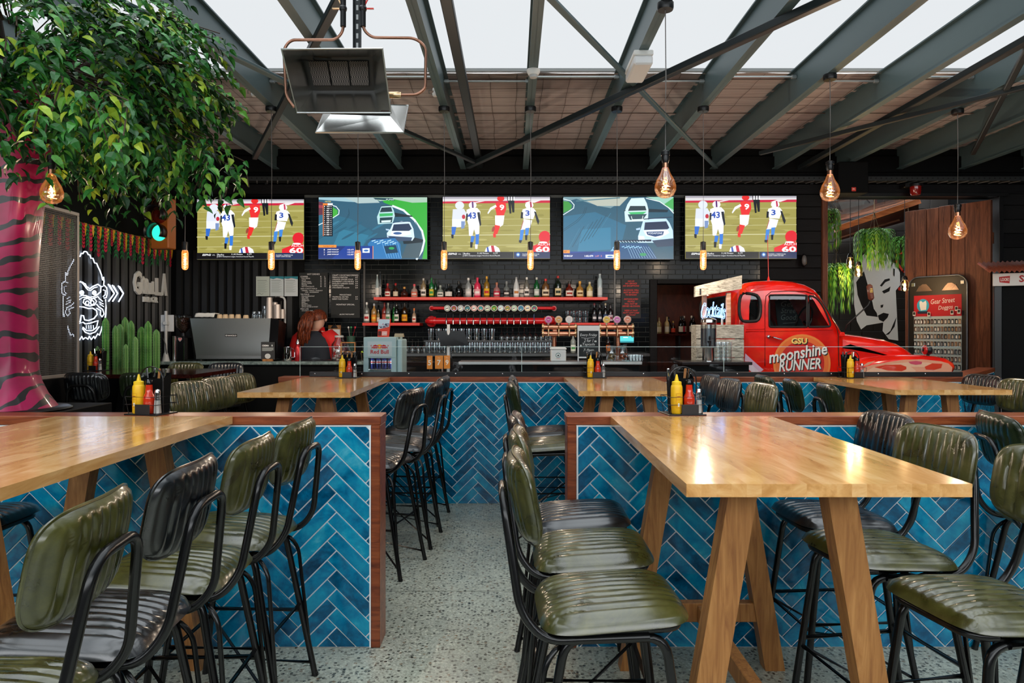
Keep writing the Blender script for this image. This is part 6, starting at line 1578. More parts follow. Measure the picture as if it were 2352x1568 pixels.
mb = MB(); mb.lathe([(0.085, 0), (0.09, 0.01), (0.09, 0.2), (0.055, 0.25), (0.05, 0.29)], n=20, cap=False); mb.build('jar', GLASSW, t_, 50); mb = MB(); mb.lathe([(0.054, 0.285), (0.054, 0.305), (0.04, 0.31)], n=20); mb.build('lid', GREYP, t_, 50)
rr = random.Random(5); mb = MB(); mg = MB()
for k in range(60):
    a, r_, zz = rr.uniform(0, 6.28), 0.075 * sqrt(rr.random()), rr.uniform(0.015, 0.165); mb.ell((r_ * cos(a), r_ * sin(a), zz), (0.015, 0.013, 0.013), 8, 5)
stuff(mb.build('marshmallows', M_('marshmallow', (0.75, 0.62, 0.62), 0.8), t_, 60))
t_ = empty('order_rack', (P(800, 0, 8.14).x, 8.14, CZ), 0, 'wooden framed rack of order slips on the coffee counter', 'rack')
mb = MB(); 
for a in (-0.082, 0.082): bx(mb, a - 0.006, a + 0.006, -0.02, 0.0, 0, 0.23, 0.001)
for zz in (0.006, 0.115, 0.224): bx(mb, -0.082, 0.082, -0.02, 0.0, zz - 0.006, zz + 0.006, 0.001)
mb.build('frame', WOODLEG, t_); mb = MB(); bx(mb, -0.076, 0.076, -0.004, -0.001, 0.012, 0.218); mb.build('slips', GLASSW, t_)
t_ = empty('utensil_pot', (P(806, 0, 8.4).x, 8.4, CZ), 0, 'black pot with a green dotted rim and spoons', 'pot')
mb = MB(); mb.lathe([(0.045, 0), (0.055, 0.3)], n=14, cap=False); mb.lathe([(0.001, 0.25), (0.05, 0.25)], n=14, cap=False); mb.build('pot', M_('pot_dark', (0.02, 0.06, 0.04), 0.4), t_, 50)
for k, (dx, c) in enumerate(((-0.02, 'd8d8d8'), (0.03, 'c83040'), (0.0, '2c8a50'))):
    mb = MB(); mb.tube([(dx * 0.5, 0, 0.25), (dx * 1.6, 0.01, 0.4)], 0.004, 6); mb.ell((dx * 1.65, 0.01, 0.405), (0.01, 0.006, 0.014), 8, 6); mb.build('spoon', M_('spoon_' + c, hexc(c), 0.4), t_, 50)
t_ = empty('straw_cup', (P(829, 0, 7.95).x, 8.16, CZ), 0, 'steel cup of black straws with green limes beside the fridge', 'cup')
mb = MB(); mb.lathe([(0.04, 0), (0.052, 0.1), (0.053, 0.105)], n=16, cap=False); mb.build('cup', CHROME, t_, 50)
mb = MB(); 
for k in range(7): mb.ell((0.03 * cos(k), 0.03 * sin(k), 0.1 + 0.012 * (k % 2)), (0.018, 0.018, 0.014), 10, 6)
mb.build('limes', M_('lime', (0.35, 0.5, 0.04), 0.5), t_, 60); mb = MB()
for k in range(8): mb.tube([(0.02 * cos(k * 2), 0.02 * sin(k * 2), 0.1), (0.05 * cos(k * 2) + 0.01, 0.03 * sin(k * 2), 0.2)], 0.003, 5)
mb.build('straws', BLACKM, t_, 60)

# ------------------------------------------------------------------ the barista, seen from behind
per_scale = (1.13, 1.05, 1.0)
SKIN = M_('skin', (0.62, 0.36, 0.27), 0.5); NAVY = M_('navy_cotton', (0.012, 0.016, 0.026), 0.75); REDC = M_('red_cotton', (0.62, 0.012, 0.012), 0.7); JEAN = M_('black_denim', (0.012, 0.013, 0.016), 0.7)
HAIR = M_('auburn_hair', (0.17, 0.045, 0.012), 0.5); t = NT(HAIR); co = t.coord('Object', (60, 60, 4)); n1 = t.noise(co, 2, 3); t.color(t.ramp(n1, [(0.3, '240c05'), (0.5, '5a220c'), (0.7, '9a4c20')])); t.bump(n1, 0.6, 0.004)
px_, py_ = P(726, 0, 8.78).x, 8.78
per = empty('person', (px_, py_, 0), R(-12), 'person with auburn ponytail in a navy shirt with red sleeves, back turned', 'person')
per.scale = per_scale; V_ = []; E_ = []; Rd = []
def jn(p, r, par=None):
    V_.append(p); Rd.append(r)
    if par is not None: E_.append((par, len(V_) - 1))
    return len(V_) - 1
pel = jn((0, 0, .98), (0.17, 0.12)); ab = jn((0, 0.0, 1.14), (0.155, 0.115), pel); chs = jn((0, 0.0, 1.32), (0.175, 0.125), ab); upc = jn((0, 0.0, 1.44), (0.15, 0.1), chs); nk = jn((0, 0.01, 1.54), (0.058, 0.058), upc); hd0 = jn((0.012, 0.035, 1.62), (0.07, 0.075), nk); hd1 = jn((0.018, 0.04, 1.7), (0.078, 0.09), hd0); jn((0.02, 0.035, 1.77), (0.06, 0.07), hd1)
for s in (-1, 1):
    sh = jn((s * 0.175, 0.0, 1.455), (0.07, 0.07), upc); e = jn((s * 0.25, -0.01 if s < 0 else 0.02, 1.21), (0.047, 0.047), sh)
    w = jn((s * 0.2, 0.15, 1.17), (0.03, 0.034), e); pa_ = jn((s * 0.19, 0.21, 1.16), (0.034, 0.02), w)
    for k in range(4): f1 = jn((s * 0.19 + (k - 1.5) * 0.021, 0.265, 1.155 + 0.003 * (k % 2)), (0.0085, 0.0085), pa_); jn((s * 0.19 + (k - 1.5) * 0.022, 0.30 - 0.006 * abs(k - 1.5), 1.135), (0.007, 0.007), f1)
    th = jn((s * 0.19 - s * 0.04, 0.225, 1.15), (0.0095, 0.0095), pa_); jn((s * 0.19 - s * 0.052, 0.255, 1.145), (0.008, 0.008), th)
    hp = jn((s * 0.1, 0, .9), (0.1, 0.11), pel); kn = jn((s * 0.105, 0.015, .5), (0.062, 0.065), hp); an = jn((s * 0.11, -0.02, .09), (0.04, 0.042), kn); jn((s * 0.115, 0.1, .035), (0.038, 0.03), an)
me = bpy.data.meshes.new('body'); me.from_pydata(V_, E_, []); me.materials.append(SKIN)
bo = bpy.data.objects.new('body', me); COL.objects.link(bo); bo.parent = per
sk = bo.modifiers.new('skin', 'SKIN'); sk.use_smooth_shade = True
for sv, r_ in zip(me.skin_vertices[0].data, Rd): sv.radius = r_
me.skin_vertices[0].data[0].use_root = True
sb = bo.modifiers.new('sub', 'SUBSURF'); sb.levels = 2; sb.render_levels = 2
def ringz(z, rx, ry, cx=0, cy=0, n=24, p=2.3):
    out = []
    for i in range(n):
        a = 2 * pi * i / n; c, s = cos(a), sin(a); k = (abs(c) ** p + abs(s) ** p) ** (-1 / p); out.append(Vector((cx + rx * c * k, cy + ry * s * k, z)))
    return out
mb = MB(); mb.grid([ringz(.97, .215, .155), ringz(1.06, .212, .152), ringz(1.15, .205, .148), ringz(1.26, .215, .152), ringz(1.36, .222, .15), ringz(1.44, .205, .132), ringz(1.50, .135, .1), ringz(1.535, .078, .076, 0, .008)], closed=True); mb.build('shirt', NAVY, per, 70)
for s in (-1, 1):
    mb = MB(); pth = [Vector((s * 0.06, 0.0, 1.535)), Vector((s * 0.135, 0.0, 1.485)), Vector((s * 0.2, 0.0, 1.42)), Vector((s * 0.235, 0.0, 1.33)), Vector((s * 0.262, 0.005, 1.19))]
    mb.tube(pth, [0.062, 0.092, 0.098, 0.088, 0.076], 16); mb.build('sleeve', REDC, per, 70)
    mb = MB(); mb.tube([Vector((s * 0.098, 0, 1.0)), Vector((s * 0.1, 0, .85)), Vector((s * 0.105, 0.015, .5)), Vector((s * 0.11, -0.01, .1))], [0.13, 0.12, 0.085, 0.065], 16); mb.build('trouser_leg', JEAN, per, 70)
    mb = MB(); mb.box((s * 0.115, 0.05, 0.04), (0.095, 0.26, 0.08), 0.03); mb.build('shoe', BLACKM, per, 50)
    mb = MB(); mb.ell((0.018 + s * 0.082, 0.045, 1.685), (0.012, 0.022, 0.032), 10, 8); mb.build('ear', SKIN, per, 60)
mb = MB(); mb.grid([ringz(.93, .212, .155), ringz(1.02, .214, .156)], closed=True); mb.build('apron_band', JEAN, per, 60)
# face (turned to the wall)
mb = MB(); mb.ell((0.02, 0.128, 1.68), (0.014, 0.02, 0.022), 8, 6); mb.build('nose', SKIN, per, 60)
for s in (-1, 1):
    mb = MB(); mb.ell((0.02 + s * 0.032, 0.112, 1.705), (0.012, 0.008, 0.007), 8, 6); mb.build('eye', M_('eye_dark', (0.05, 0.03, 0.02), 0.2), per, 60)
mb = MB(); mb.ell((0.02, 0.118, 1.64), (0.024, 0.008, 0.008), 10, 6); mb.build('mouth', M_('lips', (0.5, 0.16, 0.14), 0.5), per, 60)
# hair: a cap drawn back to a high ponytail
mb = MB(); rows = []
for j in range(9):
    th_ = pi * 0.62 * j / 8; row_ = []
    for i in range(22):
        a = 2 * pi * i / 22; lim = 1.0 - 0.3 * max(0, sin(a)) - 0.12 * abs(cos(a)); q = th_ * lim
        row_.append(Vector((0.018 + 0.096 * sin(q) * cos(a), 0.03 + 0.116 * sin(q) * sin(a) - 0.008, 1.705 + 0.112 * cos(q))))
    rows.append(row_)
mb.grid(rows, closed=True); mb.build('hair_cap', HAIR, per, 70)
mb = MB(); rr = random.Random(9)
for k in range(46):
    a = rr.uniform(0, 6.28); r0 = rr.uniform(0, 0.02); sp = rr.uniform(0.2, 1); pts = []; L_ = rr.uniform(0.34, 0.5)
    for j in range(10):
        t__ = j / 9; w_ = (0.02 + 0.055 * sin(min(1, t__ * 1.35) * pi * 0.72)) * sp
        pts.append(Vector((-0.03 - 0.075 * t__ + (r0 + w_) * cos(a) + 0.014 * sin(t__ * 9 + k), -0.085 - 0.075 * sin(pi * min(1, t__ * 0.9)) + 0.5 * (r0 + w_) * sin(a), 1.78 + 0.02 * sin(t__ * 6) * (1 - t__) - L_ * t__)))
    mb.tube(pts, [0.012, 0.015, 0.016, 0.017, 0.017, 0.016, 0.014, 0.012, 0.008, 0.003], 6)
mb.build('ponytail', HAIR, per, 60)
# ------------------------------------------------------------------ red pickup truck parked behind the bar
TD = 7.22                       # near flank
TWD = 1.5                       # width
K5 = 3.459
def tp(cx, cy, D=TD): return P(1580 + cx / K5, 580 + cy / K5, D)
CARRED = M_('truck_red', (0.72, 0.035, 0.012), 0.16, coat=0.8, coatr=0.04); t = NT(CARRED)
n1 = t.noise(t.coord('Object', (1.2, 1.2, 2)), 2.4, 3); t.color(t.ramp(n1, [(0.35, 'd41008'), (0.55, 'f81e0c'), (0.72, 'ff4a1e')]))
RUB = M_('black_rubber', (0.008, 0.008, 0.009), 0.5)
TGL = glass_mat('truck_glass', (0.75, 0.8, 0.8), 0.0, 0.05)
truck = empty('pickup_truck', (tp(1000, 0).x, TD, 0), 0, 'red vintage pickup truck with flames and moonshine runner lettering', 'truck')
TINV = Matrix.Translation(truck.location).inverted()
def tbuild(mb, name, mats, par=None, smooth=40):
    mb.v = [(v[0] - truck.location.x, v[1] - truck.location.y, v[2]) for v in mb.v]
    return mb.build(name, mats, par or truck, smooth)
def xz(pts): return [Vector((tp(a, b).x, 0, tp(a, b).z)) for a, b in pts]
def offset_poly(pts, d):
    """inward offset of a closed x/z polygon"""
    n = len(pts); ar = sum(pts[i].x * pts[(i + 1) % n].z - pts[(i + 1) % n].x * pts[i].z for i in range(n)); sg = 1 if ar > 0 else -1
    out = []
    for i in range(n):
        a, b, c = pts[i - 1], pts[i], pts[(i + 1) % n]
        e1 = (b - a).normalized(); e2 = (c - b).normalized(); n1_ = Vector((-e1.z, 0, e1.x)) * sg; n2_ = Vector((-e2.z, 0, e2.x)) * sg
        m = (n1_ + n2_); L = m.length
        m = m / L if L > 1e-6 else n1_
        out.append(b + m * d / max(0.5, m.dot(n1_)))
    return out
def subdivide(pts, k=2):
    for _ in range(k):
        q = []
        for i in range(len(pts)):
            a, b = pts[i], pts[(i + 1) % len(pts)]; q += [a * 0.75 + b * 0.25, a * 0.25 + b * 0.75]
        pts = q
    return pts
def rounded_sweep(pts, y0, y1, r, holes=(), mb=None, steps=6, far_cap=True):
    """an x/z outline swept from y0 to y1 with rounded flanks; holes cut in both flanks"""
    mb = mb or MB(); rows = []
    for j in range(steps + 1):
        a = pi / 2 * j / steps; off = r * (1 - sin(a)); y = y0 + r * (1 - cos(a)); rows.append([p + Vector((0, y, 0)) for p in offset_poly(pts, off)])
    for j in range(steps, -1, -1):
        a = pi / 2 * j / steps; off = r * (1 - sin(a)); y = y1 - r * (1 - cos(a)); rows.append([p + Vector((0, y, 0)) for p in offset_poly(pts, off)])
    mb.grid(rows, closed=True)
    for row_ in (rows[0], rows[-1]):
        if not holes: mb.poly(row_); continue
        bm = bmesh.new(); yy = row_[0].y
        for loop in [row_] + [[Vector((p.x, yy, p.z)) for p in h] for h in holes]:
            vs_ = [bm.verts.new(p) for p in loop]
            for i in range(len(vs_)): bm.edges.new((vs_[i], vs_[(i + 1) % len(vs_)]))
        bmesh.ops.triangle_fill(bm, use_beauty=True, edges=bm.edges[:])
        bm.verts.index_update(); mb.add([v.co.copy() for v in bm.verts], [[v.index for v in f.verts] for f in bm.faces]); bm.free()
    return mb
zfl = lambda cy: tp(0, cy).z
cab = xz([(400, 1330), (400, 640), (405, 420), (425, 300), (470, 238), (560, 222), (700, 215), (850, 224), (950, 248), (1030, 288), (1070, 335), (1120, 420), (1180, 520), (1238, 612), (1262, 650), (1262, 1330)])
win_q = subdivide(xz([(392, 325), (480, 322), (562, 350), (562, 540), (470, 548), (392, 540)]), 2)
win_d = subdivide(xz([(645, 342), (650, 338), (795, 336), (944, 340), (946, 345), (946, 586), (944, 590), (795, 590), (652, 590), (646, 584)]), 1)
win_v = subdivide(xz([(960, 345), (965, 342), (1010, 352), (1050, 392), (1090, 460), (1132, 565), (1128, 582), (1115, 588), (962, 590), (958, 585)]), 1)
win_q = [p + Vector((0.02, 0, 0)) for p in win_q]
YN, YF = TD, TD + TWD
tbuild(rounded_sweep(cab, YN, YF, 0.11, (win_q, win_d, win_v)), 'cab', CARRED, smooth=50)
for nm, w in (('quarter_window', win_q), ('door_window', win_d), ('vent_window', win_v)):
    for y in (YN, YF):
        mb = MB(); mb.tube([p + Vector((0, y - (0.004 if y == YN else -0.004), 0)) for p in w], 0.016 if nm == 'quarter_window' else 0.01, 8, closed=True); fr_ = tbuild(mb, nm, RUB, smooth=60)
        mb = MB(); mb.poly([p + Vector((0, y + (0.006 if y == YN else -0.006), 0)) for p in w]); mb.v = [(v[0] - truck.location.x, v[1] - truck.location.y, v[2]) for v in mb.v]; mb.build('glass', TGL, fr_, recalc=False)
# rear window on the back of the cab
rwx = cab[0].x
mb = MB(); rw = [Vector((rwx - 0.008, YN + 0.3 + 0.9 * u, zfl(540) + (zfl(335) - zfl(540)) * v)) for u, v in ((0, 0.05), (.03, 0), (.97, 0), (1, .05), (1, .85), (.95, 1), (.05, 1), (0, .85))]
mb.prism(rw, (0.006, 0, 0)); tbuild(mb, 'rear_window', M_('dark_window', (0.01, 0.012, 0.014), 0.05), smooth=None)
mb = MB(); mb.tube(rw, 0.014, 8, closed=True); tbuild(mb, 'rear_window_seal', RUB, smooth=60)
# windscreen
wa, wb_ = tp(1085, 352), tp(1225, 598)
mb = MB(); nrm = Vector((wb_.z - wa.z, 0, -(wb_.x - wa.x))).normalized() * -0.008
mb.add([Vector((wa.x, YN + 0.14, wa.z)) + nrm, Vector((wb_.x, YN + 0.1, wb_.z)) + nrm, Vector((wb_.x, YF - 0.1, wb_.z)) + nrm, Vector((wa.x, YF - 0.14, wa.z)) + nrm], [(0, 1, 2, 3)]); tbuild(mb, 'windscreen', M_('dark_window', 0, 0), smooth=None)
mb = MB(); mb.tube([Vector((wa.x, YN + 0.14, wa.z)) + nrm, Vector((wb_.x, YN + 0.1, wb_.z)) + nrm, Vector((wb_.x, YF - 0.1, wb_.z)) + nrm, Vector((wa.x, YF - 0.14, wa.z)) + nrm], 0.014, 8, closed=True); tbuild(mb, 'windscreen_seal', RUB, smooth=60)
# bonnet and fenders
bon = xz([(1215, 1330), (1215, 640), (1255, 628), (1290, 640), (1400, 654), (1530, 672), (1650, 692), (1760, 728), (1840, 775), (1900, 822), (1935, 870), (1945, 1330)])
tbuild(rounded_sweep(bon, YN + 0.12, YF - 0.12, 0.16), 'bonnet', CARRED, smooth=50)
fen = xz([(1265, 1330), (1265, 960), (1300, 905), (1370, 868), (1450, 838), (1600, 818), (1750, 812), (1900, 816), (2000, 824), (2080, 838), (2135, 866), (2156, 900), (2150, 935), (2135, 960), (2120, 1330)])
for (y0, y1) in ((YN - 0.02, YN + 0.42), (YF - 0.42, YF + 0.02)): tbuild(rounded_sweep(fen, y0, y1, 0.13), 'fender', CARRED, smooth=50)
mb = MB(); mb.box(((tp(1265, 0).x + tp(1935, 0).x) / 2, TD + TWD / 2, 0.62), (tp(1935, 0).x - tp(1265, 0).x, TWD - 0.2, 0.5), 0.05); tbuild(mb, 'underbody', M_('chassis_black', (0.01, 0.01, 0.01), 0.6))
# wheels below the bar top
for xx in (tp(1780, 0).x, tp(480, 0).x):
    for yy in (YN + 0.02, YF - 0.24):
        mb = MB(); mb.lathe([(0.18, 0), (0.33, 0.0), (0.36, 0.04), (0.36, 0.18), (0.33, 0.22), (0.18, 0.22)], (xx, yy, 0.36), 24, 'Y'); w_ = tbuild(mb, 'wheel', RUB, smooth=40)
        mb = MB(); mb.lathe([(0.01, -0.005), (0.12, 0.0), (0.18, 0.02), (0.19, 0.1)], (xx, yy, 0.36), 20, 'Y'); mb.v = [(v[0] - truck.location.x, v[1] - truck.location.y, v[2]) for v in mb.v]; mb.build('hub', STEEL, w_, 40)
# panel gaps, belt line, hinges, handle
def gap(pts, r=0.0045, nm='panel_gap', m=M_('gap_dark', (0.06, 0.004, 0.002), 0.6), y=TD - 0.0005):
    mb = MB(); mb.tube([Vector((tp(a, b).x, y, tp(a, b).z)) for a, b in pts], r, 6); tbuild(mb, nm, m, smooth=60)
gap([(612, 900), (612, 420), (620, 345), (660, 312), (800, 305), (940, 310), (1010, 330), (1060, 385), (1120, 480), (1185, 600), (1195, 660), (1200, 900)])
gap([(460, 628), (700, 622), (1150, 612)], 0.006, 'belt_line', CARRED)
gap([(465, 612), (608, 606)], 0.006, 'belt_line', CARRED)
mb = MB(); a = tp(640, 668); mb.lathe([(0.02, 0), (0.022, -0.01), (0.012, -0.02)], (a.x, TD, a.z), 12, 'Y'); mb.tube([(a.x, TD - 0.02, a.z), (a.x + 0.04, TD - 0.034, a.z - 0.006), (a.x + 0.13, TD - 0.03, a.z - 0.03)], [0.01, 0.011, 0.007], 8); tbuild(mb, 'door_handle', CHROME, smooth=60)
mb = MB(); 
for cy_ in (650,): a = tp(1222, cy_); mb.box((a.x, TD - 0.01, a.z), (0.05, 0.03, 0.05), 0.008)
tbuild(mb, 'hinge', CARRED)
# wing mirror on its arm
mb = MB(); mb.tube([Vector((tp(1240, 640).x, TD - 0.01, tp(1240, 640).z)), Vector((tp(1250, 575).x, TD - 0.03, tp(1250, 575).z)), Vector((tp(1310, 510).x, TD - 0.06, tp(1310, 510).z)), Vector((tp(1400, 420).x, TD - 0.08, tp(1400, 420).z)), Vector((tp(1415, 390).x, TD - 0.08, tp(1415, 390).z))], 0.008, 8); tbuild(mb, 'mirror_arm', BLACKM, smooth=60)
mc = tp(1418, 318); M3 = Matrix.Rotation(R(-8), 3, 'Y'); mb = MB(); mb.box((mc.x, TD - 0.08, mc.z), (0.065, 0.04, 0.17), 0.02, M=M3); mi = tbuild(mb, 'mirror', M_('mirror_case', (0.16, 0.05, 0.03), 0.3))
A = Art(step=0.0005)
for k in range(3): A.rect(-0.012 - 0.002 * k, 0.03 - k * 0.016, 0.012 + 0.001 * k, 0.039 - k * 0.016, 'e0c060')
A.build('mirror_print', mi, Matrix.Translation(TINV @ Vector((mc.x, TD - 0.102, mc.z))) @ Matrix.Rotation(pi / 2, 4, 'X'))
# side lamp on the fender, aerial on the roof
a = tp(1945, 775); mb = MB(); mb.lathe([(0.01, -0.05), (0.04, -0.03), (0.055, 0.0), (0.05, 0.03)], (a.x, TD + 0.1, a.z), 16, 'X'); lampb = tbuild(mb, 'side_lamp', BLACKM, smooth=60); mb = MB(); mb.ell((a.x - 0.025, TD + 0.1, a.z), (0.02, 0.05, 0.052), 14, 10); tbuild(mb, 'lamp_lens', M_('red_lens', (0.4, 0.01, 0.01), 0.1, coat=0.5), smooth=60)
mb = MB(); mb.cyl((a.x + 0.01, TD + 0.1, a.z - 0.1), (a.x + 0.01, TD + 0.1, a.z - 0.03), 0.015, 10); tbuild(mb, 'lamp_stalk', BLACKM, smooth=60)
a = tp(697, 216); mb = MB(); mb.cone((a.x, TD + 0.2, a.z - 0.01), (a.x, TD + 0.2, a.z + 0.05), 0.02, 0.006, 10); mb.cyl((a.x, TD + 0.2, a.z), (a.x - 0.01, TD + 0.2, a.z + 0.5), 0.003, 6); tbuild(mb, 'aerial', RED, smooth=50)
# steering wheel, seat and the painted board seen through the door glass
c = tp(920, 545, TD + 0.45); mb = MB(); mb.tube([Vector((c.x + 0.05 * cos(b), TD + 0.45 + 0.19 * sin(b), c.z + 0.17 * cos(b))) for b in [2 * pi * i / 20 for i in range(20)]], 0.011, 8, closed=True); mb.tube([c, c + Vector((0.3, 0, -0.25))], 0.015, 8); tbuild(mb, 'steering_wheel', BLACKG, smooth=60)
mb = MB(); mb.box((tp(560, 0).x, TD + TWD / 2, zfl(660)), (0.16, TWD - 0.3, 0.5), 0.05, M=Matrix.Rotation(R(-12), 3, 'Y')); mb.box((tp(700, 0).x, TD + TWD / 2, zfl(800)), (0.5, TWD - 0.3, 0.16), 0.05); tbuild(mb, 'bench_seat', RUB)
gb_ = tp(835, 350, TD + 0.9); mb = MB()
bw_ = 0.34; bz0, bz1 = zfl(600), zfl(330)
mb.prism([(gb_.x - 0.04 + a * bw_, TD + 0.9, bz0 + b * (bz1 - bz0)) for a, b in ((-.4, 0), (.5, 0), (.55, .9), (.4, 1), (-.35, 1), (-.5, .88))], (0, 0.015, 0)); gsb = tbuild(mb, 'inner_board', M_('board_teal_black', (0.03, 0.06, 0.068), 0.5), smooth=None)
A = Art(step=0.0005)
for s, v in (('Gear', .72), ('Street', .5), ('Goods', .28)): A.text(s, 0, v * (bz1 - bz0), w=0.21, h=0.065, c='b8d4cc', align='c', shear=.25)
A.line([(-0.08, 0.06), (0.08, 0.07)], 0.006, 'b8d4cc'); A.build('painted_words', gsb, Matrix.Translation(TINV @ Vector((gb_.x - 0.04, TD + 0.898, bz0))) @ Matrix.Rotation(pi / 2, 4, 'X'))
# painted door lettering and flames
A = Art(step=0.0006); c0 = tp(905, 905)
def du(cx, cy): q = tp(cx, cy); return (q.x - c0.x, q.z - c0.z)
def dp(pts, c): A.poly([du(a, b) for a, b in pts], c)
ring_o = [(905 + 228 * cos(a), 880 + 232 * sin(a)) for a in [pi * 2 * i / 40 for i in range(40)]]
ring_i = [(905 + 178 * cos(a), 880 + 178 * sin(a)) for a in [pi * 2 * i / 40 for i in range(40)]]
dp(ring_o, 'f08a3c'); dp([(905 + 212 * cos(a), 880 + 215 * sin(a)) for a in [pi * 2 * i / 40 for i in range(40)]], 'ec7030'); dp(ring_i, 'cc2014')
def dtx(s, cx, cy, wpx, hpx, c, sh=0.0, rot=0.0, bold=0.02):
    u, v = du(cx, cy); A.text(s, u, v, w=wpx / K5 * TD / F, h=hpx / K5 * TD / F, c=c, shear=sh, rot=rot, bold=bold)
for dx, dy, c in ((8, 8, '1c0806'), (0, 0, 'f8d878')): dtx('GSU', 820 + dx, 725 + dy, 125, 48, c, 0.0, 0, 0.04)
for dx, dy, c in ((8, 8, '14100e'), (0, 0, 'f4f2ee')):
    dtx('moonshine', 645 + dx, 880 + dy, 470, 95, c, 0.25, R(9), 0.02); dtx('RUNNER', 722 + dx, 945 + dy, 335, 88, c, 0.25, R(4), 0.02)
A.build('door_lettering', truck, Matrix.Translation(TINV @ Vector((c0.x, TD - 0.002, c0.z))) @ Matrix.Rotation(pi / 2, 4, 'X'))
A = Art(step=0.0006); c0 = tp(1700, 900)
FL1, FL2, FL3 = 'f0a888', 'f6c4a4', 'e23c18'
dp([(1365, 935), (1400, 905), (1450, 892), (1560, 872), (1700, 850), (1850, 846), (2000, 862), (2060, 880), (2090, 910), (2085, 945), (2060, 1000), (1365, 1000)], FL1)
dp([(1380, 960), (1470, 905), (1620, 880), (1760, 868), (1900, 872), (1960, 890), (1900, 910), (1760, 905), (1800, 935), (1780, 1000), (1380, 1000)], FL2)
dp([(1470, 908), (1560, 890), (1680, 888), (1725, 905), (1725, 925), (1690, 940), (1580, 935)], FL3)
dp([(1740, 866), (1800, 858), (1850, 866), (1845, 885), (1800, 890), (1760, 882)], 'd8506c')
dp([(1870, 905), (1930, 878), (2010, 882), (2000, 915), (1940, 932), (1880, 928)], FL3)
dp([(1365, 905), (1420, 870), (1480, 858), (1420, 895)], FL1)
A.build('fender_flames', truck, Matrix.Translation(TINV @ Vector((c0.x, TD - 0.0225, c0.z))) @ Matrix.Rotation(pi / 2, 4, 'X'))
A = Art(step=0.0006); c0 = tp(520, 880)
dp([(455, 800), (520, 860), (600, 930), (560, 960), (470, 900), (450, 860)], 'e4bcd4'); dp([(455, 850), (500, 880), (570, 950), (520, 960), (450, 900)], 'f2e0ec')
A.build('flank_streaks', truck, Matrix.Translation(TINV @ Vector((c0.x, TD - 0.002, c0.z))) @ Matrix.Rotation(pi / 2, 4, 'X'))

# ------------------------------------------------------------------ weathered cocktail stand with blue neon
KD = 6.98
K6 = 6.03
def kp(cx, cy, D=KD): return P(1440 + cx / K6, 600 + cy / K6, D)
st = empty('cocktail_stand', (0, 0, 0), label='weathered white timber cocktail stand beside the truck', cat='stand')
a, b = kp(960, 905), kp(1622, 905)
zb1 = kp(0, 1075).z; rows_ = [(a.z, zb1 + 0.004), (zb1 - 0.004, kp(0, 1330).z), (kp(0, 1338).z, kp(0, 1545).z), (kp(0, 1553).z, 0.35), (0.342, 0.0)]
for z1_, z0_ in rows_:
    mb = MB(); bx(mb, a.x, b.x, KD, KD + 0.03, z0_, z1_, 0.003); mb.build('front_board', GRAYW, st)
mb = MB(); bx(mb, a.x, a.x + 0.03, KD + 0.03, KD + 0.2, 0, a.z, 0.003); bx(mb, b.x - 0.03, b.x, KD + 0.03, KD + 0.2, 0, a.z, 0.003); mb.build('side_board', GRAYW, st)
mb = MB(); bx(mb, a.x, b.x, KD, KD + 0.22, a.z, a.z + 0.02, 0.003); mb.build('ledge', GRAYW, st)
for cx_, yy in ((1425, 0.05), (1140, 0.18)):
    q = kp(cx_, 0); mb = MB(); bx(mb, q.x - 0.022, q.x + 0.022, KD + yy - 0.02, KD + yy + 0.02, a.z + 0.02, kp(0, 430).z, 0.003); mb.build('post', wood('pale_post', '9a6a50', 'c09a84', 'd8c0b0', 0.6) if 'pale_post' not in MATS else MATS['pale_post'], st)
q0, q1 = kp(945, 430), kp(1592, 275)
mb = MB(); mb.prism([kp(948, 345), kp(1595, 192), kp(1590, 380), kp(945, 492)], (0, 0.05, 0)); mb.build('sign_board', GRAYW, st)
mb = MB(); bx(mb, kp(1005, 0).x, kp(1028, 0).x, KD - 0.006, KD, kp(0, 460).z, kp(0, 378).z, 0.001); mb.build('iron_strap', BLACKM, st)
NEONB = emis('neon_blue', (0.2, 0.42, 1.0), 3.2)
neon = empty('neon_sign', (0, 0, 0), label='blue script neon sign on the cocktail stand', cat='neon sign')
vs_, fs_, x0_, x1_, y0_, y1_ = text_mesh('Cocktails', 0.012, 0.35, 0.0)
n0 = kp(1070, 735); n1_ = kp(1410, 800)
mb = MB(); W_ = n1_.x - n0.x; Hn = kp(0, 500).z - kp(0, 790).z
# glowing tubes follow the outlines of the script
cu = bpy.data.curves.new('n', 'FONT'); cu.body = 'Cocktails'; cu.shear = 0.35; cu.resolution_u = 2; ob = bpy.data.objects.new('n', cu); cm_ = ob.to_mesh()
ed = {}
for p in cm_.polygons:
    vv = list(p.vertices)
    for i in range(len(vv)):
        k = tuple(sorted((vv[i], vv[(i + 1) % len(vv)]))); ed[k] = ed.get(k, 0) + 1
co_ = [v.co.copy() for v in cm_.vertices]; ob.to_mesh_clear(); bpy.data.objects.remove(ob); bpy.data.curves.remove(cu)
for (i, j), k in ed.items():
    if k == 1:
        def mp(q): u = (q.x - x0_) / (x1_ - x0_); return (n0.x + u * W_, KD + 0.11, kp(0, 770).z + (q.y - y0_) / (y1_ - y0_) * Hn * 0.75 - 0.05 * (u - 0.5) ** 2 * 2)
        mb.tube([mp(co_[i]), mp(co_[j])], 0.0032, 5, cap=False)
mb.build('tube', NEONB, neon, 60)
mb = MB(); mb.cyl((kp(1370, 0).x, KD + 0.125, a.z + 0.021), (kp(1370, 0).x, KD + 0.125, kp(0, 770).z + 0.02), 0.012, 10); mb.cyl((n0.x + 0.06, KD + 0.125, kp(0, 770).z + 0.02), (n1_.x, KD + 0.125, kp(0, 770).z - 0.0), 0.006, 6); mb.build('holder', GREYP, neon, 50)
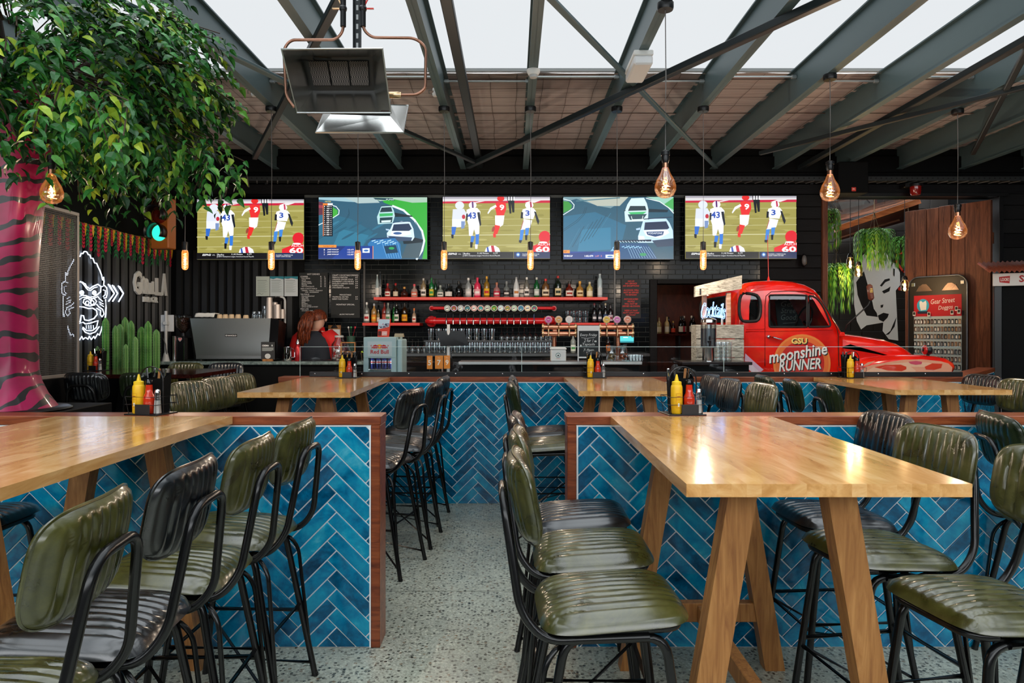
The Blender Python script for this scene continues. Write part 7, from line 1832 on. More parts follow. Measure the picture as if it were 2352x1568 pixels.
# water dispenser
wd = kp(1130, 1335, 6.62); t_ = empty('water_dispenser', (wd.x, 6.62, BZ), 0, 'clear water dispenser with steel lid and black tap on the bar', 'dispenser')
hh = H + (CY - 733) * 6.62 / F - BZ; rr_ = 17.5 * 6.62 / F
mb = MB(); mb.lathe([(rr_, 0.13), (rr_, hh - 0.03)], n=24, cap=False); mb.lathe([(0.001, 0.132), (rr_, 0.132)], n=24, cap=False); mb.build('tank', GLASSW, t_, 50)
mb = MB(); mb.lathe([(rr_ * 0.97, 0.134), (rr_ * 0.97, hh * 0.78), (0.001, hh * 0.78)], n=24); mb.build('water', glass_mat('cloudy_water', (0.55, 0.6, 0.68), 0.15, 0.25), t_, 50)
mb = MB(); mb.lathe([(0.03, 0.14), (0.03, hh - 0.05)], n=14); mb.build('ice_core', STEEL, t_, 50)
mb = MB(); mb.lathe([(rr_ * 1.04, hh - 0.03), (rr_ * 1.02, hh - 0.005), (rr_ * 0.7, hh + 0.012), (0.012, hh + 0.016)], n=24); mb.build('lid', CHROME, t_, 50); mb = MB(); mb.tube([(-rr_ * .5, 0, hh + 0.01), (-0.02, 0, hh + 0.04), (0.02, 0, hh + 0.04), (rr_ * .5, 0, hh + 0.01)], 0.005, 6); mb.build('lid_handle', CHROME, t_, 50)
mb = MB(); mb.lathe([(rr_ * 0.8, 0), (rr_ * 0.8, 0.13)], n=20); mb.build('stand', CHROME, t_, 50); mb = MB(); mb.cyl((-0.02, -rr_, 0.19), (-0.02, -rr_ - 0.04, 0.19), 0.014, 10); mb.cone((-0.02, -rr_ - 0.035, 0.2), (-0.02, -rr_ - 0.035, 0.14), 0.012, 0.008, 10); mb.box((-0.02, -rr_ - 0.035, 0.225), (0.016, 0.016, 0.04), 0.004); mb.build('tap', BLACKG, t_, 40)
cg = glass_mesh(0.038, 0.04, 0.036)
for i in range(5):
    for j in range(3):
        o = inst('water_glass', cg, None, (kp(1275 + j * 65, 0, 6.62).x, 6.64, BZ + 0.0375 * i)); tag(o, 'clear water glass in the %s stack beside the dispenser, %s from the bottom' % (('left', 'middle', 'right')[j], ORD[i]), 'glass', 'stacked water glasses')
# store room: shelf with bottles and lamp
sp = empty('store_shelf', (0, 0, 0), label='dark shelf with spare bottles in the red store room', cat='shelf')
SD = 10.6; sz = H + (CY - 766) * SD / F
mb = MB(); bx(mb, HX0 - 0.5, HX1 + 0.4, SD, SD + 0.4, sz - 0.03, sz, 0.003); mb.build('board', DARKTAB, sp); mb = MB(); bx(mb, P(1562, 0, SD).x, P(1562, 0, SD).x + 0.03, SD + 0.1, SD + 0.3, 0, sz - 0.03); mb.build('bracket', BLACKM, sp)
SB = [(1502, 30, 'tall', '10140e', '3a4a30', '101010', 'black bottle with dark green label'), (1513, 33, 'tall', 'b8b090', 'e8e4dc', 'c8c4b0', 'clear gin bottle with white label'), (1524, 33, 'tall', 'a89868', 'd8d0b0', '8a7a50', 'pale gold bottle'), (1535, 34, 'tall', 'c0a878', 'e4dcc8', 'b09868', 'straw coloured bottle'), (1543, 34, 'wine', '0c0c10', '2c2c30', '141414', 'black wine bottle'), (1557, 26, 'squat', '2a0a06', 'd84830', 'c8a050', 'dark rum bottle with red label'), (1567, 35, 'wine', '0a0c0a', 'd8d0c0', '1a1a1a', 'wine bottle with green and white label'), (1576, 36, 'wine', '0c0608', 'b8283c', '2a2a2c', 'wine bottle with red round label'), (1583, 36, 'wine', '0a0a0a', 'c8c0b4', 'e0dcd4', 'wine bottle with white foil'), (1592, 36, 'wine', '0a0a0c', 'e4ded4', 'e8e4dc', 'wine bottle with broad white label'), (1601, 35, 'wine', '08080a', '30302c', '101012', 'plain black wine bottle')]
for i, (px, hp, shp, c1, c2, c3, ds) in enumerate(SB):
    bottle(P(px, 0, SD).x, SD + 0.1 + 0.11 * (i % 3), sz, 0.074, hp * SD / F * 1.15, shp, c1, c2, c3, '%s in red store room, %s from left' % (ds, ORD[i]), 'bottles in the store room')
lt = empty('store_light', (P(1562, 0, 10.3).x, 10.3, 2.42), 0, 'lit oval ceiling light in the red store room', 'ceiling light')
mb = MB(); mb.box((0, 0, -0.02), (0.42, 0.16, 0.04), 0.015); mb.build('housing', WHITE, lt); mb = MB(); mb.box((0, 0, -0.055), (0.38, 0.14, 0.04), 0.018); mb.build('diffuser', emis('warm_diffuser', (1.0, 0.75, 0.5), 6.0), lt, 50)
# ------------------------------------------------------------------ next room seen through the door opening
MD = 11.7
brk = M_('black_painted_block', (0.02, 0.017, 0.015), 0.45); t = NT(brk); t.bump(t.noise(t.coord('Object'), 30, 3), 0.3, 0.004)
brw = M_('white_painted_block', (0.62, 0.62, 0.6), 0.5)
MX0, MX1 = P(1955, 0, MD).x, P(2120, 0, MD).x
mb = MB(); bx(mb, MX0 - 1.0, MX1 + 1.6, MD + 0.02, MD + 0.15, 0, 4.2); wm = struct(mb.build('wall_mural', GROUTB))
mb = MB(); bx(mb, DX0 - 0.35, DX0 - 0.2, BK + 0.2, MD + 0.1, 0, 4.2); struct(mb.build('wall_passage', BLACK))
mb = MB(); bx(mb, DX1 + 0.9, DX1 + 1.05, BK + 0.2, MD + 0.1, 0, 4.2); struct(mb.build('wall_passage_right', BLACK))
bw_, bh_ = 0.39, 0.19
blk = MB(); blk.box((0, 0.015, 0), (bw_ - 0.008, 0.03, bh_ - 0.008), 0.004); bmesh_ = blk.mesh('block', brk)
z = 0.1; r_ = 0
while z < 3.9:
    x = MX0 - 0.6 - (bw_ / 2 if r_ % 2 else 0)
    while x < MX1 + 0.5: inst('block', bmesh_, wm, (x, MD - 0.01, z)); x += bw_
    z += bh_; r_ += 1
# a plain black and white stencil face painted on the blocks
mural = empty('wall_mural_painting', (0, 0, 0), label='black and white stencil of a face painted on dark blocks', cat='mural')
A = Art(step=0.0008); mc0 = P(2015, 760, MD - 0.012)
def mu(cx, cy): q = P(1850 + cx / 3.135, 380 + cy / 3.135, MD - 0.012); return (q.x - mc0.x, q.z - mc0.z)
def mpoly(pts, c): A.poly([mu(a, b) for a, b in pts], c)
WHT, BLK = 'eeeeea', '15110f'
mpoly([(345, 830), (350, 760), (400, 660), (450, 610), (570, 600), (610, 690), (650, 705), (680, 770), (682, 860), (650, 900), (655, 1000), (660, 1100), (668, 1260), (600, 1250), (555, 1190), (560, 1130), (440, 1150), (400, 1180), (370, 1120), (350, 1000)], WHT)
mpoly([(365, 840), (420, 760), (460, 900), (500, 1010), (520, 1090), (440, 1080), (400, 1000), (375, 930)], BLK)
mpoly([(535, 865), (570, 820), (605, 812), (608, 826), (575, 840), (548, 872)], BLK); mpoly([(550, 905), (590, 885), (612, 870), (604, 905), (565, 922)], BLK)
mpoly([(520, 1080), (560, 1060), (600, 1068), (590, 1095), (560, 1125), (530, 1110)], BLK); mpoly([(655, 1090), (640, 1160), (600, 1215), (570, 1222), (610, 1190), (640, 1120)], BLK)
mpoly([(540, 1005), (560, 1000), (556, 1020), (542, 1024)], BLK); mpoly([(470, 930), (510, 935), (505, 1000), (518, 1070), (490, 1030)], WHT)
mpoly([(420, 900), (450, 1020), (440, 1080), (425, 1000)], BLK); mpoly([(630, 740), (642, 745), (640, 800), (632, 790)], BLK)
A.line([mu(650, 690), mu(700, 760), mu(740, 780)], 0.035, 'c8301c'); A.line([mu(650, 690), mu(660, 640), mu(720, 620)], 0.03, 'c8301c'); A.ell(*mu(675, 888), 0.025, 0.03, 'c8301c', 14)
A.build('paint', mural, face_cam((mc0.x, MD - 0.0125, mc0.z)))
# passage roof: rafter, ply panel and roof light
pr = struct(empty('ceiling_passage', (0, 0, 0)))
mb = MB(); mb.bar(P(1918, 527, 10.6), P(2110, 462, 10.6), 0.1, 0.09, 0.004); mb.build('rafter', wood('orange_pine', '7a3a18', 'b0602c', 'c87c44', 0.5), pr)
mb = MB(); mb.prism([P(1918, 532, 10.65), P(2110, 468, 10.65), P(2110, 500, 11.6), P(1918, 555, 11.6)], (0, 0, 0.02)); mb.build('panel', ply, pr)
mb = MB(); mb.prism([P(1890, 470, 9.6), P(2120, 420, 9.6), P(2120, 455, 10.6), P(1890, 520, 10.6)], (0, 0, 0.02)); mb.build('skylight', CLEARS, pr)
mb = MB(); bx(mb, 4.25, 6.3, 9.38, 9.56, 3.6, 3.66); mb.build('hanging_rail', BARN, pr)
mb = MB(); mb.bar(P(1930, 545, 11.3), P(2065, 505, 11.3), 0.03, 0.03); mb.build('rail', wood('thin_rail', '6a4030', '8a5a48', 'a07460', 0.5), pr)
# hanging ferns
FERN = []
for i, (c0_, c1_) in enumerate((('1e4a10', '4c9a30'), ('2a6a1c', '74c04c'), ('3c7a18', '9cc83c'))):
    m = M_('fern_%d' % i, hexc(c1_), 0.5); t = NT(m); t.color(t.mix(t.noise(t.coord('Object'), 9, 2), hexc(c0_), hexc(c1_))); FERN.append(m)
def fern(px, py, D, r, drop, label, n=90, top=None, seed=0, broad=0):
    c = P(px, py, D); rr = random.Random(seed); ztop = top or 3.7
    t_ = empty('hanging_fern', (c.x, D, c.z), 0, label, 'plant', 'hanging ferns')
    mb = MB(); mb.lathe([(r * 0.3, -0.12), (r * 0.42, 0.0)], n=14); mb.build('basket', M_('basket_dark', (0.03, 0.02, 0.012), 0.8), t_, 50)
    mb = MB()
    for k in range(3): a = k * 2.1; mb.tube([(r * 0.4 * cos(a), r * 0.4 * sin(a), 0), (0, 0, 0.32), (0, 0, max(0.34, ztop - c.z))], 0.006, 5)
    mb.build('rope', M_('jute_rope', (0.45, 0.33, 0.22), 0.8), t_, 60)
    mb = MB()
    for k in range(n):
        a = rr.uniform(0, 6.283); L = r * rr.uniform(0.6, 1.15); dr = drop * rr.uniform(0.2, 1.0); pts = []
        for j in range(9):
            u = j / 8; pts.append(Vector((L * cos(a) * sin(min(1, u * 1.3) * pi / 2), L * sin(a) * sin(min(1, u * 1.3) * pi / 2), 0.12 * r * 4 * u * (1 - u) * 2 + 0.05 - dr * u * u)))
        mb.mat(rr.randrange(3)); w = rr.uniform(0.02, 0.035)
        if broad and k % 4 == 0: w *= 1.8
        sd = Vector((-sin(a), cos(a), 0))
        for j in range(1, 9):
            p, d = pts[j], (pts[j] - pts[j - 1]); ww = w * (1 - 0.07 * j)
            for s in (-1, 1):
                q = p + sd * s * ww + Vector((0, 0, -0.01)) + d * 0.5
                mb.add([p - d * 0.5, q - d * 0.35, q + d * 0.1, p + d * 0.1], [(0, 1, 2, 3)])
    stuff(mb.build('fronds', FERN, t_, recalc=False))
fern(1921, 618, 9.95, 0.24, 0.62, 'large trailing fern hanging at the left of the door opening', 130, 3.6, 1)
fern(2008, 540, 9.75, 0.24, 0.5, 'bright green fern hanging in the middle of the door opening', 130, 3.5, 2, 1)
fern(2086, 560, 10.6, 0.3, 0.4, 'yellow green fern half hidden by the plank door', 90, 3.5, 3, 1)
fern(1906, 492, 9.52, 0.15, 0.5, 'pale trailing fern high at the left of the door opening', 80, 3.6, 4)
# jar lamps
AMB = glass_mat('amber_glass', (0.95, 0.72, 0.42), 0.0, 0.08); FIL = emis('filament_glow', (1.0, 0.5, 0.16), 30.0)
for i, (px, py, D, ds) in enumerate(((1953, 603, 9.45, 'left'), (1972, 622, 9.5, 'second'), (2078, 655, 9.42, 'right'))):
    c = P(px, py, D); t_ = empty('jar_lamp', (c.x, D, c.z), 0, 'glowing glass jar pendant lamp in the door opening, ' + ds, 'lamp', 'jar lamps')
    mb = MB(); mb.lathe([(0.02, -0.08), (0.048, -0.07), (0.05, 0.04), (0.035, 0.07)], n=16, cap=False); mb.build('jar', AMB, t_, 50)
    mb = MB(); mb.lathe([(0.036, 0.07), (0.036, 0.1), (0.02, 0.13)], n=14); mb.build('cap', BLACKM, t_, 40); mb = MB(); mb.cyl((0, 0, 0.13), (0, 0, 3.62 - c.z), 0.004, 6); mb.build('cord', BLACKM, t_)
    mb = MB(); mb.ell((0, 0, 0.0), (0.016, 0.016, 0.03), 10, 8); mb.build('bulb', FIL, t_, 60)
    ld_ = bpy.data.lights.new('bulb_light', 'POINT'); ld_.energy = 5.0; ld_.color = (1.0, 0.88, 0.74); ld_.shadow_soft_size = 0.02
    lo_ = bpy.data.objects.new('bulb_light', ld_); COL.objects.link(lo_); lo_.parent = t_; lo_.location = (0, 0, -0.045)
# plank door standing open
dl, dr_ = Vector((5.81, 10.09, 0)), Vector((6.39, 9.1, 0)); dd = dr_ - dl; dL = dd.length; ang_ = math.atan2(dd.y, dd.x)
door = struct(empty('door_1', (dl.x, dl.y, 0), ang_)); nb = 6; bounds = [0, .13, .27, .42, .56, .72, 1.0]
for i in range(nb):
    mb = MB(); bx(mb, bounds[i] * dL + 0.004, bounds[i + 1] * dL - 0.004, -0.03 - 0.004 * (i % 2), 0.02, 0.02, 3.29 - 0.004 * (i % 3), 0.004); mb.build('plank', BARN, door)
mb = MB(); bx(mb, 0, dL, 0.02, 0.05, 0.3, 0.45); bx(mb, 0, dL, 0.02, 0.05, 2.7, 2.85); mb.build('ledge', BARN, door)
# photo board leaning on the door
t0_, t1_ = 0.09, 0.775
pbw = (t1_ - t0_) * dL; pbh = 2.28
nrm_ = Vector((dd.y, -dd.x, 0)).normalized()
pb = dl + dd * (t0_ + t1_) / 2 + nrm_ * 0.09
board_ = empty('photo_board', (pb.x, pb.y, 0.02), ang_, 'tall dark board with red banner and many small dog photos', 'photo board')
cr = 0.13; out = [(-pbw / 2, 0), (pbw / 2, 0)] + [(pbw / 2 - cr + cr * cos(a), pbh - cr + cr * sin(a)) for a in [pi / 2 * i / 6 for i in range(7)]] + [(-pbw / 2 + cr + cr * cos(a), pbh - cr + cr * sin(a)) for a in [pi / 2 + pi / 2 * i / 6 for i in range(7)]]
mb = MB(); mb.prism([(a, -0.01, b) for a, b in out], (0, 0.03, 0)); mb.build('backing', M_('studded_black', (0.02, 0.018, 0.016), 0.45), board_)
mb = MB(); mb.tube([Vector((a, -0.012, b)) for a, b in out], 0.012, 8, closed=True); mb.build('rim', DKST, board_, 60)
for q in (-1, 1):
    mb = MB(); mb.box((q * (pbw / 2 - 0.06), -0.014, pbh - 0.1), (0.05, 0.012, 0.05), 0.004); mb.build('corner_bolt', STEEL, board_)
    mb = MB(); f_ = [(0.05, 0.0), (0.3, 0.0), (0.26, 0.06), (0.2, 0.1), (0.14, 0.1), (0.1, 0.06)]; mb.prism([(q * (0.02 + a * 0.9), -0.012, pbh - 0.2 + b) for a, b in f_], (0, -0.006, 0))
    for k in range(5): mb.bar((q * (0.08 + k * 0.025), -0.018, pbh - 0.198), (q * (0.17 + k * 0.02), -0.018, pbh - 0.12), 0.006, 0.006)
    mb.build('wing_plate', M_('wing_steel', (0.2, 0.14, 0.12), 0.35, 0.7), board_)
A = Art(step=0.0008); pw = pbw * 0.82; pt = pbh - 0.26; ph0 = 0.05
A.rect(-pw / 2, ph0, pw / 2, pt, 'b9c8c8'); A.rect(-pw / 2, pt - 0.3, pw / 2, pt, 'c01826')
A.text('Gear Street', -pw * 0.13, pt - 0.13, w=pw * 0.5, h=0.07, c='f4ece8', shear=.25, rot=R(4)); A.text('Doggos', pw * 0.03, pt - 0.23, w=pw * 0.3, h=0.075, c='f4ece8', shear=.25, rot=R(4))
A.ell(-pw * 0.3, pt - 0.145, 0.085, 0.095, '3ab0d4', 24); A.poly([(-pw * .3 + a, pt - 0.145 + b) for a, b in ((-.05, .05), (-.03, .07), (.0, .045), (.04, .07), (.05, .03), (.045, -.06), (-.03, -.07), (-.045, -.01))], 'f0f0ee'); A.rect(-pw * 0.42, pt - 0.26, -pw * 0.19, pt - 0.225, '1c2c44')
rr = random.Random(11); cols = 14; cw_ = pw / cols; v = pt - 0.34; rws = 0
while v - 0.105 > ph0:
    for k in range(cols):
        u = -pw / 2 + k * cw_; c = rr.choice(['20242a', '3a3a3c', '101216', '5a4030', '6a5a50', '2a3440', '8a6a50', '402420'])
        A.rect(u + 0.005, v - 0.07, u + cw_ - 0.004, v, c) if k == 0 else (A.m(c), A.mb.poly([(u + 0.005, v - 0.07, A.z), (u + cw_ - 0.004, v - 0.07, A.z), (u + cw_ - 0.004, v, A.z), (u + 0.005, v, A.z)]))
    A.up()
    for k in range(cols):
        u = -pw / 2 + (k + rr.uniform(.35, .65)) * cw_; A.m(rr.choice(['e0dcd4', 'a89078', 'c8b8a0', '8a8a8c', 'f0f0ee'])); A.mb.poly([(u - 0.011, v - 0.06, A.z), (u + 0.011, v - 0.06, A.z), (u + 0.008, v - 0.02, A.z), (u - 0.008, v - 0.015, A.z)])
    v -= 0.105
for (u, w_) in ((-pw * .47, pt - 0.26), (-pw * .15, pt - 0.27), (pw * .33, pt - 0.25), (pw * .42, pt - 0.2), (pw * .47, pt - 0.24)): A.rect(u - 0.02, w_ - 0.03, u + 0.02, w_ + 0.03, 'e8e8e6'); A.rect(u - 0.015, w_ - 0.015, u + 0.015, w_ + 0.024, '2c2420')
A.build('poster', board_, face_cam((0, -0.0115, 0)))

# ------------------------------------------------------------------ kiosk with tin roof at the right edge
kq = empty('kiosk', (P(2281, 0, 8.3).x, 8.3, 0), R(-24), 'dark kiosk with rusty tin roof and white sign at the right edge', 'kiosk')
ks = 8.3 / F; sz1, sz0 = H + (CY - 628) * ks, H + (CY - 657) * ks
mb = MB(); bx(mb, 0, 2.0, 0, 0.03, sz0, sz1, 0.003); sg = mb.build('sign', M_('kiosk_sign', (0.7, 0.68, 0.65), 0.5), kq)
A = Art(step=0.0008); A.poly([(0.065, 0.045), (0.165, 0.03), (0.17, 0.12), (0.06, 0.11)], 'b01c1c'); A.text('LOOK!', 0.075, 0.058, w=0.085, h=0.04, c='f4f0e8', bold=0.02)
A.build('badge', sg, face_cam((0, -0.0005, sz0)))
for k, s in enumerate('SE'):
    A = Art(); A.text(s, 0.26 + k * 0.11, 0.04, h=0.085, w=0.05, c='a81c1c', bold=0.03); A.build('letter', sg, face_cam((0, -0.0005, sz0)))
mb = MB(); rows = []
for j in range(2):
    rows.append([Vector((-0.06 + 2.1 * i / 84, -0.12 + 0.7 * j, sz1 + 0.0 + 0.17 * j + 0.014 * (1 if i % 2 else -1) + 0.016)) for i in range(85)])
mb.grid(rows); o = mb.build('tin_roof', wood('rust_tin', '6a2c18', '9a4a30', 'b8684c', 0.6), kq, 80); md = o.modifiers.new('t', 'SOLIDIFY'); md.thickness = 0.006
mb = MB(); bx(mb, 0.02, 0.1, 0.05, 0.13, 0, sz1, 0.004); mb.build('post', BLACKM, kq); mb = MB(); bx(mb, 0.42, 0.5, 0.04, 0.12, 0, sz1, 0.004); mb.build('post', BARN, kq)
mb = MB(); bx(mb, 0.02, 2.0, 0.1, 0.15, 0, sz0, 0.002); mb.build('front', BLACK, kq)
# small wall gear
t_ = empty('speaker_box', (P(1960, 0, 8.7).x, 8.83, P(0, 443, 8.7).z), 0, 'black hanging loudspeaker cabinet with red badge', 'loudspeaker')
mb = MB(); hh = 3.69 - P(0, 443, 8.7).z; mb.box((0, 0, hh / 2), (0.38, 0.28, hh), 0.01); mb.build('cabinet', BLACK, t_); A = Art(step=0.0006); A.rect(-0.028, 0.02, 0.028, 0.07, 'c83428'); A.text('JBL', 0, 0.034, w=0.036, c='f0d8d0', align='c', bold=.02); A.build('badge', t_, face_cam((0, -0.1405, 0))); mb = MB(); mb.box((0, 0.209, hh - 0.035), (0.1, 0.15, 0.05), 0.004); mb.build('bracket', BLACKM, t_)
t_ = empty('siren_light', (P(2105, 0, 9.0).x, 9.02, P(0, 447, 9.0).z), 0, 'dark red siren lamp above the door opening', 'lamp')
mb = MB(); mb.lathe([(0.055, 0), (0.065, 0.02), (0.07, 0.11)], n=18); mb.build('lens', M_('siren_red', (0.25, 0.008, 0.006), 0.15, coat=0.5), t_, 50); mb = MB(); mb.lathe([(0.09, 0.11), (0.09, 0.14), (0.03, 0.15)], n=18); mb.box((-0.06, 0.06, 0.13), (0.16, 0.14, 0.05), 0.004); mb.build('base', BLACKM, t_, 40)
t_ = empty('wall_speaker', (P(1846, 0, 9.1).x, 9.1, P(0, 598, 9.1).z), R(-10), 'small black oval speaker on the black boards', 'loudspeaker')
mb = MB(); mb.ell((0, 0, 0), (0.045, 0.05, 0.09), 16, 10); mb.build('shell', BLACKG, t_, 60); mb = MB(); mb.ell((0, -0.03, 0), (0.034, 0.03, 0.07), 14, 8); mb.build('grille', M_('grille_grey', (0.1, 0.1, 0.1), 0.4), t_, 60); mb = MB(); mb.box((0, 0.05, 0), (0.03, 0.1, 0.04)); mb.build('bracket', BLACKM, t_)
# ------------------------------------------------------------------ striped trunk with a leafy artificial crown
MAG = M_('magenta_paint', (0.6, 0.012, 0.13), 0.42, coat=0.2); t = NT(MAG)
co = t.coord('Object', (1, 1, 1)); n0_ = t.noise(co, 2.2, 3)
sx_ = t.node('ShaderNodeSeparateXYZ'); t.l.new(co, sx_.inputs[0])
ph = t.math('ADD', t.math('MULTIPLY', sx_.outputs[2], 54.0), t.math('MULTIPLY', n0_, 22.0)); ph = t.math('ADD', ph, t.math('MULTIPLY', sx_.outputs[0], -26.0))
sn = t.math('SINE', ph); gate = t.noise(t.coord('Object', (5, 5, 5)), 1.6, 2)
st_ = t.math('GREATER_THAN', t.math('ADD', sn, t.math('MULTIPLY', gate, 1.4)), 1.35)
t.color(t.mix(st_, t.ramp(t.noise(co, 5, 3), [(0.3, '86053c'), (0.7, 'b80c5a')]), (0.012, 0.01, 0.012)))
mb = MB(); bx(mb, -3.75, -2.7, 3.6, 4.6, 0, 1.06, 0.004); tag(mb.build('planter_plinth', BLACK), 'black plinth under the pink striped tree', 'plinth')
tree = empty('artificial_tree', (-3.04, 4.15, 1.06), 0, 'artificial tree with pink black-striped trunk and dense green crown', 'tree')
mb = MB(); mb.lathe([(0.3, 0), (0.31, 0.008), (0.29, 0.018)], n=28); mb.build('base_disc', BLACKM, tree, 40)
rows = []
for j in range(26):
    u = j / 25; z = 0.018 + 1.9 * u; r = 0.15 + 0.09 * max(0, 1 - u * 8) ** 2 + 0.05 * max(0, u - 0.75) * 4
    rows.append([Vector(((r + 0.028 * noise.noise((cos(a) * 1.5, sin(a) * 1.5, z * 1.3))) * cos(a) - 0.03 * sin(u * 5), (r + 0.028 * noise.noise((cos(a) * 1.5, sin(a) * 1.5, z * 1.3))) * sin(a), z)) for a in [2 * pi * i / 28 for i in range(28)]])
mb = MB(); mb.grid(rows, closed=True); mb.build('trunk', MAG, tree, 60)
for k, (tx_, ty_, tz_) in enumerate(((0.3, -0.05, 2.3), (0.35, 0.4, 2.4), (-0.4, 0.1, 2.4), (0.05, -0.2, 2.4), (0.7, 0.2, 2.15))):
    mb = MB(); mb.tube([Vector((0, 0, 1.6)), Vector((tx_ * .3, ty_ * .3, 1.85)), Vector((tx_, ty_, tz_))], [0.1, 0.05, 0.012], 10); mb.build('branch', M_('branch_dark', (0.03, 0.02, 0.015), 0.7), tree, 60)
LEAF = M_('leaf_green', (0.05, 0.2, 0.025), 0.36, spec=0.5); t = NT(LEAF)
t.color(t.ramp(t.objrand(), [(0.0, '16501c'), (0.45, '2c7428'), (0.72, '4c9030'), (0.88, '93b02c'), (1.0, 'b8c83c')]))
LM = [LEAF] + [M_('leaf_%d' % i, hexc(c), 0.38) for i, c in enumerate(('0f3a14', '1c5a20', '2f7a2c', '5c9a34', '9ab432'))]
for m in LM:
    b = m.node_tree.nodes['Principled BSDF']; b.inputs['Transmission Weight'].default_value = 0.0
def leaf_geo(L=0.07, W=0.034):
    mid = [(0, 0, 0), (0, L * .35, 0.004), (0, L * .7, 0.0), (0, L, -0.008)]
    l = [(-W * .42, L * .14, 0.006), (-W * .5, L * .4, 0.01), (-W * .3, L * .72, 0.005)]; r = [(-a, b, c) for a, b, c in l]
    return mid + l + r, [(0, 1, 4), (4, 1, 5), (1, 2, 5), (5, 2, 6), (2, 3, 6), (0, 7, 1), (7, 8, 1), (1, 8, 2), (8, 9, 2), (2, 9, 3)]
lv, lf = leaf_geo(); lmb = MB(); lmb.add(lv, lf); leafm = lmb.mesh('leaf', LEAF, recalc=False)
rr = random.Random(21); leaves = []
CC = Vector((-2.95, 4.05, 3.2))
sprays = []
for k in range(1500):
    a = rr.uniform(0, 6.283); cz = rr.uniform(-1, 0.75); q = sqrt(max(0, 1 - cz * cz)); rad = rr.uniform(0.5, 1.0)
    p = CC + Vector((1.08 * q * cos(a) * rad, 1.02 * q * sin(a) * rad, (0.66 if cz < 0 else 0.6) * cz * rad))
    if not (p.x < -2.78 and p.z < 2.86): sprays.append((p, (p - CC).normalized()))
for k in range(260):
    a = rr.uniform(0, 6.283); p = CC + Vector((rr.uniform(-0.9, 1.15), rr.uniform(-0.9, 0.6), rr.uniform(-0.66, -0.42)))
    if not (p.x < -2.78 and p.z < 2.86): sprays.append((p, Vector((cos(a) * 0.5, sin(a) * 0.5, -0.8)).normalized()))
for (p, d) in sprays:
    L = rr.uniform(0.16, 0.3); dd_ = (d + Vector((rr.uniform(-.5, .5), rr.uniform(-.5, .5), -0.55))).normalized(); bright = rr.random()
    for j in range(9):
        u = j / 8; pos_ = p + dd_ * L * u + Vector((0, 0, -0.06 * u * u)); side = 1 if j % 2 else -1
        perp = dd_.cross(Vector((0, 0, 1))); perp = perp.normalized() if perp.length > 1e-4 else Vector((1, 0, 0))
        ld = (dd_ * 0.55 + perp * side * 0.75 + Vector((rr.uniform(-.3, .3), rr.uniform(-.3, .3), -0.35 + rr.uniform(-.3, .3)))).normalized()
        nz = (Vector((rr.uniform(-.6, .6), rr.uniform(-1.0, .2), 0.9))); x_ = ld.cross(nz).normalized(); z_ = x_.cross(ld)
        leaves.append((pos_, Matrix((x_, ld, z_)).transposed(), rr.uniform(0.75, 1.3), bright + rr.uniform(-.25, .25)))
camv = Vector((0, 0, H))
def inview(p): 
    px_ = CX + p.x * F / p.y; py_ = CY - (p.z - H) * F / p.y; return px_ > -40 and py_ > -40
vis = sorted([l for l in leaves if inview(l[0])], key=lambda l: (l[0] - camv).length + 0.4 * abs(l[0].z - 2.8))
keep = set(id(l) for l in vis[:300]); crown = MB()
BUL = (P(119, 0, 3.9).x, 3.9, H + (CY - 468) * 3.9 / F)
leaves = [l for l in leaves if not ((l[0].x - BUL[0]) ** 2 + (l[0].y - BUL[1]) ** 2 < (0.19 if l[0].z < BUL[2] + 0.36 else 0.1) ** 2 and l[0].z > BUL[2] - 0.12)]
for l in leaves:
    pos_, Mr, s, br = l
    if id(l) in keep: o = inst('leaf', leafm, tree); o.matrix_local = Matrix.Translation(pos_ - tree.location) @ Mr.to_4x4() @ Matrix.Scale(s, 4)
    else:
        crown.mat(1 + max(0, min(4, int(br * 4.4)))); crown.add([Mr @ (Vector(v) * s) + pos_ - tree.location for v in lv], lf)
stuff(crown.build('leaves_rest', LM, tree, recalc=False))
mb = MB()
for (p, d) in [q for q in sprays[::2] if min(((CC.x + (q[0].x - CC.x) * u - BUL[0]) ** 2 + (CC.y + (q[0].y - CC.y) * u - BUL[1]) ** 2) for u in (.45, .55, .65, .75, .85, .95, 1.1, 1.25)) > 0.03]: mb.tube([CC + (p - CC) * 0.45 - tree.location, p - tree.location, p + Vector((d.x, d.y, d.z - .5)).normalized() * 0.2 - tree.location], 0.0035, 4)
mb.build('twigs', M_('twig_brown', (0.06, 0.035, 0.02), 0.7), tree)

